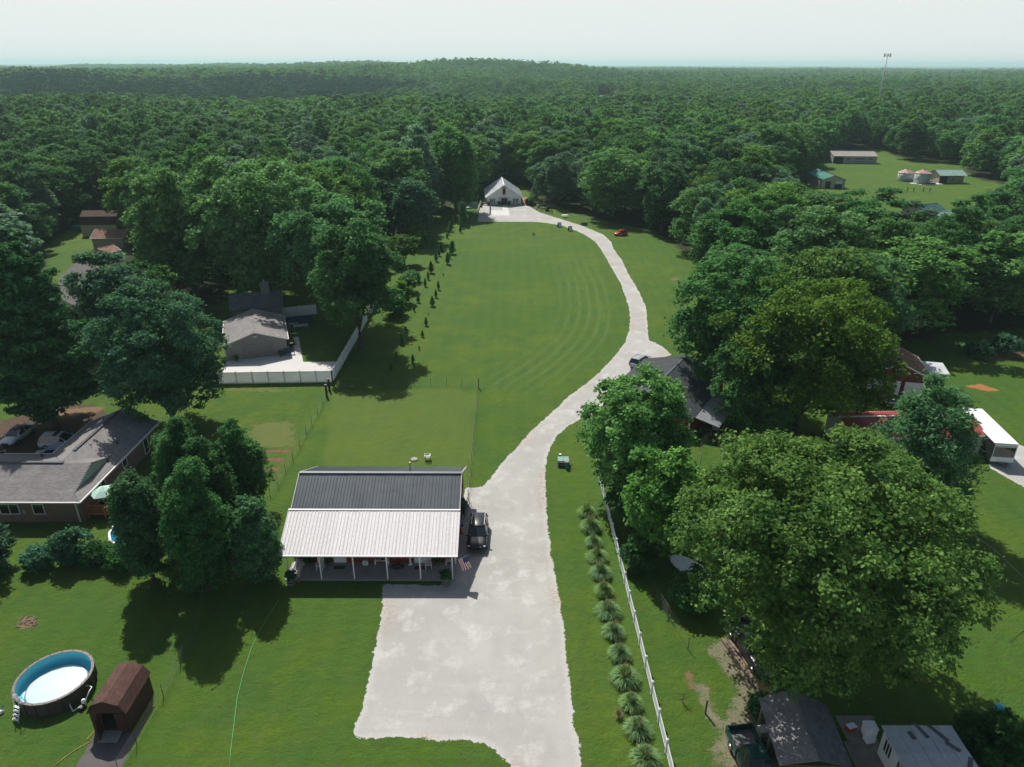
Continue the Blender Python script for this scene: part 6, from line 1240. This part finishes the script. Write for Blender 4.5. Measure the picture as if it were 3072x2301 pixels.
r = thing('pool_toy', 'small white and blue pool tool on the grass left of the ladder', 'pool tool', (-36.1, 36.3, 0)); MB().lathe([(.12, 0), (.2, .1), (.12, .25), (0, .3)], n=10).build('float', M['vinyl'], r, True); MB().cyl((0, 0, .2), (.1, .3, .5), .03).build('handle', M['blue'], r)
o = MB().tube([at(282, 2195, .03), at(262, 2215, .03), at(276, 2222, .03), at(225, 2250, .03), at(180, 2283, .03), at(120, 2330, .03)], .022, 5).build('garden_hose', M['yellow'], None, True); tag(o, 'yellow hose running from the brown shed to the bottom edge', 'hose')
o = MB().tube([at(837, 1799, .03), at(810, 1840, .03), at(780, 1890, .03), at(752, 1950, .03), at(730, 2020, .03), at(712, 2090, .03), at(702, 2170, .03), at(692, 2250, .03), at(686, 2330, .03)], .02, 5).build('garden_hose', M['ghose'], None, True); tag(o, 'thin bright green hose lying along the left lawn', 'hose')
m = MB(); r_ = random.Random(6)
for k in range(26): a = r_.uniform(0, 3.14); q = at(80+r_.uniform(-28, 26), 1868+r_.uniform(-12, 14)); m.bar((q.x, q.y, .03), (q.x+.5*math.cos(a)*r_.random(), q.y+.4*math.sin(a), .12), .05, .04)
o = m.build('brush_pile', M['oldwood']); tag(o, 'small pile of broken sticks on bare soil in the left lawn', 'stick pile')
p2 = thing('above_ground_pool', 'blue pool mostly hidden behind the clump of pear trees', 'pool', (-35.6, 56.9, 0))
MB().lathe([(2.9, 0), (2.9, 1.15)], n=36, cap=False).build('outer_wall', M['vinyl'], p2, True); MB().lathe([(2.85, 1.15), (2.85, .9), (0, .9)], n=36, cap=False).build('liner', mat('pool_blue_bright', (.01, .22, .55), .2), p2, True); MB().lathe([(2.82, 1.18), (3.0, 1.18), (3.0, 1.14), (2.82, 1.14), (2.82, 1.18)], n=18).build('rim', M['vinyl'], p2)
r = thing('pool_pump', 'white and blue pump in front of the half-hidden blue pool', 'pump', (*at(335, 1630)[:2], 0)); MB().lathe([(.2, 0), (.22, .4), (0, .5)], n=12).build('filter', M['vinyl'], r, True); MB().box((1.9, -.2, .15), (.7, .3, .25)).build('motor', M['blue'], r)

# ------------------------------------------------------------------ fences
pf_ = thing('picket_fence', 'long white picket fence running down the right of the drive', 'fence', (0, 0, 0))
FA, FB = Vector((9.62, 69.6, 0)), Vector((10.50, 26.0, 0)); NPN = 18; post0 = None
pk0 = MB().bb((-.011, -.044, .12), (.011, .044, 1.14)).build('picket', M['vinyl'], pf_); pk0.location = (0, 0, 0); usedp = False
pc = MB().bb((-.075, -.075, 0), (.075, .075, 1.28)).add([(-.085, -.085, 1.28), (.085, -.085, 1.28), (.085, .085, 1.28), (-.085, .085, 1.28), (0, 0, 1.36)], [(0, 1, 4), (1, 2, 4), (2, 3, 4), (3, 0, 4), (3, 2, 1, 0)])
post0 = pc.build('post', M['vinyl'], pf_); rail0 = MB().bb((-.02, 0, -.045), (.02, (FA-FB).length/NPN, .045)).build('rail', M['vinyl'], pf_); ang = math.atan2(FA.y-FB.y, FA.x-FB.x)-R(90); npk = 0
for k in range(NPN+1):
    q = FB.lerp(FA, k/NPN)
    if k == 0: post0.location = q; post0.rotation_euler = (0, 0, ang)
    else: share(post0, pf_, q, (0, 0, ang))
    if k == NPN: break
    for j, z in enumerate((.20, 1.0)):
        if k == 0 and j == 0: rail0.location = (q.x, q.y, z); rail0.rotation_euler = (0, 0, ang)
        else: share(rail0, pf_, (q.x, q.y, z), (0, 0, ang))
    n_ = 16
    for j in range(n_):
        p_ = FB.lerp(FA, (k+(j+1)/(n_+1))/NPN)
        if not usedp: pk0.location = (p_.x, p_.y, 0); pk0.rotation_euler = (0, 0, ang); usedp = True
        else: share(pk0, pf_, (p_.x, p_.y, 0), (0, 0, ang))
def vinyl_fence(lb, pts, h=1.8, step=2.4):
    r = thing('vinyl_fence', lb, 'fence', (0, 0, 0), 0)
    for a, b_ in zip(pts[:-1], pts[1:]):
        a, b_ = Vector(a), Vector(b_); n_ = max(1, round((b_-a).length/step))
        for k in range(n_+1):
            q = a.lerp(b_, k/n_)
            MB().bb((q.x-.07, q.y-.07, 0), (q.x+.07, q.y+.07, h+.08)).add([(q.x-.09, q.y-.09, h+.08), (q.x+.09, q.y-.09, h+.08), (q.x+.09, q.y+.09, h+.08), (q.x-.09, q.y+.09, h+.08), (q.x, q.y, h+.16)], [(0, 1, 4), (1, 2, 4), (2, 3, 4), (3, 0, 4)]).build('post', M['vinyl'], r)
            if k < n_:
                e = a.lerp(b_, (k+1)/n_); MB().bar((q.x, q.y, h/2), (e.x, e.y, h/2), .03, h-.15).build('panel', M['vpanel'], r); MB().bar((q.x, q.y, h-.05), (e.x, e.y, h-.05), .055, .12).bar((q.x, q.y, .1), (e.x, e.y, .1), .055, .14).build('rail', M['vinyl'], r)
    return r
vinyl_fence('tall solid white vinyl fence round the concrete apron and up the lawn edge', [(-44.0, 92.9, 0), (-25.9, 93.7, 0), (-26.0, 136.0, 0)])
vinyl_fence('short run of white vinyl fence behind the patio sofa', [(-41.5, 122.4, 0), (-36.0, 124.4, 0)])
def wire_fence(lb, pts, h=1.15, label_posts=None, step=None, tops=True, pr=.022):
    r = thing('wire_fence', lb, 'fence', (0, 0, 0)); W = MB(); pts = [Vector(p) for p in pts]
    for k, q in enumerate(pts): MB().cyl((q.x, q.y, 0), (q.x+.02, q.y, h+.1), pr*1.3, pr, 6).build('post', M['poststeel'], r)
    for a, b_ in zip(pts[:-1], pts[1:]):
        for z in np.linspace(.1, h, 5): W.bar((a.x, a.y, z), (b_.x, b_.y, z), .006, .006)
        n_ = max(2, int((b_-a).length/.7))
        for k in range(n_): q = a.lerp(b_, k/n_); W.bar((q.x, q.y, .05), (q.x, q.y, h), .004, .004)
    W.build('wire_mesh', M['wire'], r, kind='stuff'); return r
c5 = lambda x, y: at(600+x/2.4578, 750+y/2.4578); c1_ = lambda x, y: at(x/2.4578, 1150+y/2.4578); c2_ = lambda x, y: at(x/2.4578, 1750+y/2.4578)
wire_fence('wire fence between the tilled rows and the paddock, running down behind the pears', [c5(935, 1080), c5(903, 1142), c5(868, 1218), c5(825, 1290), c5(783, 1365), c5(737, 1452), c5(685, 1548), c1_(2160, 562), c1_(2105, 655), c1_(2050, 765), c1_(1993, 838)])
wire_fence('wire fence along the far side of the paddock behind the shop', [c5(1203, 1020), c5(1342, 1010), c5(1460, 1008), c5(1582, 1005), c5(1702, 1005), c5(1817, 1005), c5(1930, 1005), c5(2053, 1010)])
eP = c5(2053, 1015); wire_fence('wire fence down the right side of the paddock to the shop corner', [eP.lerp(Vector((-4.6, 63.5, 0)), k/11) for k in range(12)])
wire_fence('low wire fence crossing the left lawn from pear shadow to brown shed', [c1_(1605, 1500), c2_(1515, 80), c2_(1440, 400), c2_(1330, 597), c2_(1205, 835), c2_(1010, 1190), c2_(880, 1400)])
c3_ = lambda x, y: at(1650+x/3.16, 1350+y/3.16); c7_ = lambda x, y: at(1650+x/3.007, 1750+y/3.007)
wire_fence('sagging wire fence between the picket fence and the huge maple', [c3_(728, 820), c3_(857, 1095), c3_(983, 1355), c3_(1120, 1595), c7_(930, 100), c7_(1065, 320), c7_(1243, 600)], 1.2)
wire_fence('wire pen behind the smaller catalpa beside the red barn', [at(2100, 1400), at(2100, 1350), at(2120, 1330), at(2150, 1330), at(2185, 1430), at(2130, 1450)], 1.4)
for (x, y, xt, yt), lb in (((955, 1035, 955, 945), 'thick dark gate post with pale top at the end of the vinyl fence'), ((935, 1080, 928, 995), 'thick dark fence post with pale top nearer the tilled rows'), ((2053, 1020, 2045, 950), 'slanting dark corner post at the far right of the paddock')):
    q = c5(x, y); r = thing('fence_post', lb, 'post', (q.x, q.y, 0)); hh = 1.75 if x < 1000 else 1.6; MB().cyl((0, 0, 0), (0, 0, hh), .16 if x < 1000 else .07, n=10).build('post', M['postwood'], r, True); MB().cyl((0, 0, hh), (0, 0, hh+.05), .17 if x < 1000 else .06, n=10).build('cap', M['stone'], r)
gt = thing('farm_gate', 'dark tubular farm gate beside the thick gate posts', 'gate', (0, 0, 0)); ga, gb_ = c5(985, 1022), c5(1203, 1025)
for z in (.15, .4, .65, .9, 1.15): MB().cyl((ga.x, ga.y, z), (gb_.x, gb_.y, z), .03, n=6).build('bar', M['postwood'], gt)
for k in range(5): q = ga.lerp(gb_, k/4); MB().cyl((q.x, q.y, .1), (q.x, q.y, 1.2), .035, n=6).build('upright', M['postwood'], gt)
o = MB().tube([at(2900, 1590, 7), at(2985, 1650, 5), at(3090, 1750, 3)], .03, 4).build('utility_wire', M['wire']); tag(o, 'single overhead cable at the right edge above the lawn', 'cable')
# ------------------------------------------------------------------ row of ornamental grasses
GR = [(1268, 1112), (1276, 1143), (1282, 1177), (1290, 1208), (1297, 1243), (1304, 1283), (1313, 1325), (1324, 1370), (1338, 1420), (1350, 1470), (1363, 1525), (1378, 1582), (1394, 1648)]
for k, (x, y) in enumerate(GR):
    q = av(x, y); grass_clump('ornamental_grass', ORD[k]+' pampas-like grass clump from the far end of the row by the picket fence', q.x, q.y, .95+.13*math.sin(k*2.3), 1.3+.12*math.sin(k*1.7), 800, 'ornamental grass clumps in a row by the picket fence', 'grass', k)
q = av(1336, 1548); grass_clump('dead_grass_clump', 'small dead brown grass clump left of the row', q.x, q.y, .45, .7, 160, None, 'tan', 77, plume=False)
# ------------------------------------------------------------------ saplings in two rows
c7s = lambda x, y, z=0: at(1100+x/5.177, 640+y/5.177, z)
def sapling_mesh(seed, full):
    rg = np.random.default_rng(seed); n_ = 900; z = rg.random(n_)**.8; rr_ = (1-z)**.7*.36*(.35+.65*np.minimum(1, z*4))*full*(1+.35*np.sin(z*23)); a = rg.uniform(0, 6.283, n_); z = z+.04*np.sin(3*a+seed); q = rr_*rg.random(n_)**.4
    c = np.stack([q*np.cos(a), q*np.sin(a), .12+z*.95], 1); nn = np.stack([np.cos(a), np.sin(a), np.full(n_, .6)], 1)+rg.normal(size=(n_, 3))*.5
    return leaves('crown', c, nn, np.full(n_, .085), rg.normal(.55, .25, n_), LM['mid'], rg, 2.0)
SM = [sapling_mesh(k, f) for k, f in enumerate((1.0, .8, 1.25))]; trk_ = MB().cyl((0, 0, -.02), (0, 0, .9), .03, .01, 5).build('trunk', bark, None, link=False).data
def sapling(q, h, lb, grp, k, ring=False):
    r = thing('conifer_sapling', lb, 'sapling', (q.x, q.y, 0), k*1.3, grp, 1.0); h *= .82; r.scale = (h*.8, h*.8, h)
    for nm, me in (('crown', SM[k % 3]), ('trunk', trk_)): o = bpy.data.objects.new(nm, me); COL.objects.link(o); o.parent = r
left = [(c5(1410, 893), 1.5), (c5(1447, 793), 1.4), (c5(1487, 695), 1.9), (c5(1518, 607), 1.2), (c7s(738, 1522), 1.5), (c7s(800, 1383), 1.6), (c7s(910, 1135), 1.9), (c7s(955, 1028), 2.0), (c7s(1003, 927), 2.9), (c7s(1080, 747), 2.5), (c7s(1125, 662), 2.5), (c7s(1155, 592), 2.6), (c7s(1250, 390), 1.9), (c7s(1280, 335), 1.8), (c7s(1305, 280), 3.0), (c7s(1332, 215), 2.3), (c7s(1345, 160), 2.5)]
right = [(c5(1570, 830), 1.5), (c5(1617, 737), .9), (c5(1640, 640), 1.3), (c5(1667, 557), 1.7), (c5(1687, 480), .5), (c7s(1020, 1440), 2.2), (c7s(1075, 1307), 1.8), (c7s(1115, 1187), 2.1), (c7s(1195, 967), .7), (c7s(1258, 790), 3.0), (c7s(1290, 705), 2.0), (c7s(1325, 630), 3.4), (c7s(1345, 555), 2.4), (c7s(1457, 300), 2.6), (c7s(1475, 235), 2.8), (c7s(1497, 187), 7.0), (c7s(1525, 120), 5.0)]
for nm, row in (('left', left), ('right', right)):
    for k, (q, h) in enumerate(row): sapling(q, h, ORD[k]+' conifer sapling from the paddock in the '+('left' if nm == 'left' else 'right')+' row along the field', 'young conifers in two rows along the left of the field', k)
# ------------------------------------------------------------------ septic/utility stand by the drive
us = thing('utility_stand', 'green-lidded utility box with white pipe rack on the grass by the drive', 'utility box', (*at(1690, 1395)[:2], 0))
MB().box((-.35, .1, .75), (.62, .75, .05), rx=.25).build('lid', M['palegrn'], us); MB().box((.30, .1, .75), (.62, .75, .05), rx=.25).build('lid', M['palegrn'], us)
for x in (-.62, .6): MB().bb((x-.04, -.4, 0), (x+.04, -.32, .68)).bb((x-.04, .4, 0), (x+.04, .48, .8)).build('leg', M['oldwood'], us)
MB().bb((-.75, -.45, .52), (1.1, -.40, .60)).bb((-.75, -.62, .3), (1.1, -.57, .36)).build('crossbar', M['stone'], us); MB().bb((-.6, -.38, .05), (.6, .38, .5)).build('cabinet', M['darkwood'], us)
MB().bb((.15, -.95, 0), (.55, -.55, .75)).build('green_case', M['green'], us); MB().bb((.10, -.9, .75), (.5, -.5, .9)).build('case_top', M['stone'], us); MB().cyl((-.35, .75, 0), (-.35, .75, .95), .13, n=12).build('vent_pipe', M['green'], us); MB().cyl((-.35, .75, .95), (-.35, .75, 1.02), .15, n=12).build('pipe_cap', M['white'], us)

# ------------------------------------------------------------------ far farm and scattered buildings
def block(name, lb, cat, p0, p1, depth, ze, zr, wm_, rm_, n_, inset=(.3, .3), rib=.8, shing=False):
    p0, p1 = Vector(p0), Vector(p1); d = (p1-p0); d.z = 0; L_ = d.length; d.normalize(); a = math.atan2(d.y, d.x)-R(90); per = Vector((-d.y, d.x, 0)); o = p0+per*depth/2
    r = thing(name, lb, cat, (o.x, o.y, 0), a); gable_walls(r, depth/2, L_, ze, zr, M[wm_], inset)
    if shing: gable_shingle(r, depth/2, L_, ze, zr, M[rm_], tab=.8, course=.4)
    else: gable_steel(r, depth/2, L_, ze, zr, M[rm_], n_, None, rib=rib)
    return r, L_
c1 = lambda x, y, z=0: at(2300+x/2.8653, 400+y/2.8653, z)
r, L_ = block('long_barn', 'long grey steel barn with open left bay across the far meadow', 'barn', c1(575, 195, 3.3), c1(962, 199, 3.3), 12, 3.3, 5.0, 'greywall', 'roofgrey', 12, rib=1.0)
for f in (.36, .56, .66, .84): MB().bb((5.70, L_*f-.9, 1.9), (5.75, L_*f+.9, 2.3)).build('window', M['black'], r)
MB().bb((5.70, .4, 0), (5.76, 4.8, 2.9)).build('open_bay', M['black'], r)
gr_ = thing('green_roof_barn', 'cream steel barn with green roof and two bays in the far meadow', 'barn', (119.3, 271.6, 0), -.06); gable_walls(gr_, 4.4, 19, 3.1, 4.6, M['cream'], (.15, .15)); gable_steel(gr_, 4.4, 19, 3.1, 4.6, M['greenroof'], 10, M['darkwood'], rib=.6)
MB().bb((-2.9, .08, 0), (-1.0, .14, 2.5)).build('open_bay', M['black'], gr_); MB().bb((.6, .08, 0), (3.2, .14, 1.6)).build('open_bay', M['black'], gr_); MB().bb((.6, .07, 1.6), (3.2, .13, 2.6)).build('door', M['white'], gr_)
r, L_ = block('pavilion', 'green-roofed pavilion with pale wall right of the two silos', 'pavilion', c1(1493, 364, 3.0), c1(1730, 364, 3.0), 9, 3.0, 4.7, 'tan', 'palegreen', 9, (.8, .8))
MB().bb((3.7, .5, 0), (3.75, L_*.33, 2.6)).build('open_bay', M['black'], r); MB().bb((3.7, L_*.5, 1.2), (3.76, L_*.56, 2.2)).build('window', M['glass'], r)
def silo(q, rad, h, lb):
    r = thing('grain_silo', lb, 'silo', (q.x, q.y, 0), 0, 'two round silos with rusty cone roofs'); MB().lathe([(rad, 0), (rad, h)], n=24).build('wall', M['silo'], r, True)
    for z in np.linspace(.5, h-.3, 5): MB().lathe([(rad+.005, z-.04), (rad+.05, z), (rad+.005, z+.04)], n=24).build('hoop', M['silo'], r)
    for k in range(16):
        a0, a1 = k*math.pi/8, (k+.93)*math.pi/8; MB().slab([((rad+.25)*math.cos(a0), (rad+.25)*math.sin(a0), h-.05), ((rad+.25)*math.cos(a1), (rad+.25)*math.sin(a1), h-.05), (.35*math.cos(a1), .35*math.sin(a1), h+1.25), (.35*math.cos(a0), .35*math.sin(a0), h+1.25)], .03).build('roof_panel', M['rust'], r)
    MB().lathe([(.4, h+1.2), (.4, h+1.45), (0, h+1.6)], n=12).build('roof_cap', M['shingle_tan'], r); return r
q = c1(1218, 416); silo(Vector((q.x, q.y+3.0, 0)), 2.8, 3.2, 'left round silo with rusty cone roof and dark spots'); q = c1(1362, 438); silo(Vector((q.x, q.y+3.0, 0)), 2.8, 3.9, 'right round silo with rusty cone roof and dark open base')
q = c1(1360, 432); r = bench('garden_bench', 'dark seats against the base of the right silo', q.x, q.y-.6, 0, 5.0, 'darkwood', back=True)
sheet('silo_apron', [(q.x-5.5, q.y+1), (q.x-4, q.y-1.4), (q.x+3, q.y-2), (q.x+7, q.y-1), (q.x+6, q.y+2), (q.x-4, q.y+3)], concrete_s, .004, .5, .3)
for a, b_, lb in (((1208, 498), (1262, 503), 'left pair of dark H-braced posts in the meadow fence'), ((1345, 500), (1400, 505), 'right pair of dark H-braced posts in the meadow fence')):
    A_, B_ = c1(*a), c1(*b_); r = thing('brace_posts', lb, 'fence post', (A_.x, A_.y, 0)); d = B_-A_
    MB().cyl((0, 0, 0), (0, 0, 1.5), .14, n=8).build('post', M['postwood'], r); MB().cyl((d.x, d.y, 0), (d.x, d.y, 1.5), .14, n=8).build('post', M['postwood'], r); MB().cyl((0, 0, 1.2), (d.x, d.y, 1.2), .07, n=8).build('brace', M['stone'], r)
p0, p1 = c1(1400, 705, 2.8), c1(1580, 690, 2.8)
r, L_ = block('green_roof_house', 'dark green roofed house showing among trees below the meadow', 'house', p0, p1, 10, 2.8, 5.0, 'cream', 'tealroof', 10, rib=.8)
r, L_ = block('green_roof_shed', 'pale green roofed shed wing among trees beside the green-roofed house', 'shed', c1(1480, 715, 2.6), c1(1640, 700, 2.6), 4, 2.6, 3.4, 'cream', 'palegreen', 6, rib=.8)
p0 = at(660/2.4578, 600+283/2.4578, 2.6); p1 = at(905/2.4578, 600+283/2.4578, 2.6)
block('tan_garage', 'tan garage with red-brown roof in the trees at far left', 'garage', p0, p1, 6.5, 2.6, 4.2, 'tan', 'shingle_tan', 1, shing=True)
gb2 = thing('gambrel_barn', 'white gambrel-ended barn with dark roof in the trees at far left', 'barn', (-105.0, 191.5, 0), R(-86)); m = MB(); pr_ = [(-3.2, 0), (3.2, 0), (3.2, 3.0), (2.2, 5.0), (0, 6.2), (-2.2, 5.0), (-3.2, 3.0)]
m.add([(x, .0, z) for x, z in pr_]+[(x, -9, z) for x, z in pr_], [tuple(range(7)), tuple(range(13, 6, -1)), (0, 6, 13, 7), (1, 8, 9, 2)]); m.build('wall', M['cream'], gb2); m = MB()
for k in (2, 3, 4, 5): a, b_ = pr_[k], pr_[k+1]; m.slab([(a[0]*1.04, .25, a[1]+.05), (b_[0]*1.04, .25, b_[1]+.05), (b_[0]*1.04, -9.2, b_[1]+.05), (a[0]*1.04, -9.2, a[1]+.05)], .08)
m.build('roof', M['shingle_brown'], gb2); MB().bb((.6, .02, 0), (2.0, .06, 2.4)).build('door', M['darkred'], gb2)
block('tan_garage_wing', 'small tan lean-to roof in front of the red-brown roofed garage', 'garage', av(229, 548, 2.2), av(262, 540, 2.2), 5, 2.2, 3.2, 'tan', 'shingle_tan', 1, shing=True)
r = thing('swing_frame', 'small blue playset at the edge of the far-left lawn', 'playset', (*av(168, 502)[:2], 0)); MB().bb((-.9, -.5, 1.3), (.9, .5, 1.9)).build('cabin', M['blue'], r); 
for a in (-.8, .8):
    for b_ in (-.4, .4): MB().bb((a-.06, b_-.06, 0), (a+.06, b_+.06, 1.3)).build('leg', M['darkwood'], r)
block('red_roof_shed', 'small shed with dark red roof behind the low spreading tree', 'shed', c7s(452, 332, 2.8), c7s(660, 330, 2.8), 5.5, 2.8, 4.4, 'tan', 'shingle_brown', 1, shing=True)
sm = thing('small_garden_shed', 'little tan shed with orange-brown roof and white door by the ash tree', 'shed', (-29.0, 166.6, 0), .05); gable_walls(sm, 1.75, 4.2, 2.2, 3.4, M['tan'], (.2, .2)); gable_shingle(sm, 1.75, 4.2, 2.2, 3.4, M['shingle_tan'], tab=.5, course=.3); MB().bb((-.7, .12, .1), (.3, .18, 2.0)).build('door', M['white'], sm)
# light tower over the far woods
q = av(1904, 190, 22); tw_ = thing('lighting_tower', 'tall thin pole with antenna cluster rising over the far woods', 'tower', (287, 600, -4)); MB().cyl((0, 0, 0), (0, 0, 53.5), .75, .28, 12).build('pole', M['galv'], tw_, True)
for k in range(6): a = k*math.pi/3+.3; MB().bar((0, 0, 52.6), (2.3*math.cos(a), 2.3*math.sin(a), 52.6), .12, .12).build('arm', M['galv'], tw_); MB().box((2.4*math.cos(a), 2.4*math.sin(a), 52.8), (.35, .5, 2.4), rz=a).build('antenna', M['galv'], tw_)
for k in range(3): a = k*2.09+.6; MB().box((1.2*math.cos(a), 1.2*math.sin(a), 37), (.3, .5, 1.8), rz=a).build('antenna', M['galv'], tw_)
# distant houses
for k, (x, y, L_, dp, lb, rm_) in enumerate(((114, 940, 22, 12, 'large pale house in a clearing of the far woods', 'roofgrey'), (128, 918, 10, 7, 'smaller pale house right of the large one in the far clearing', 'cream'), (640, 1250, 40, 14, 'long pale roof in the far woods at right', 'barnwhite'), (-60, 860, 12, 8, 'small white roof in the far woods left of the large pale house', 'barnwhite'))):
    zz = float(hgt(x, y)); r = thing('distant_house', lb, 'house', (x-L_/2, y, zz), R(-90)); gable_walls(r, dp/2, L_, 5, 8.5, M['cream'], (.4, .4)); gable_steel(r, dp/2, L_, 5, 8.5, M[rm_], 6, None, rib=3)
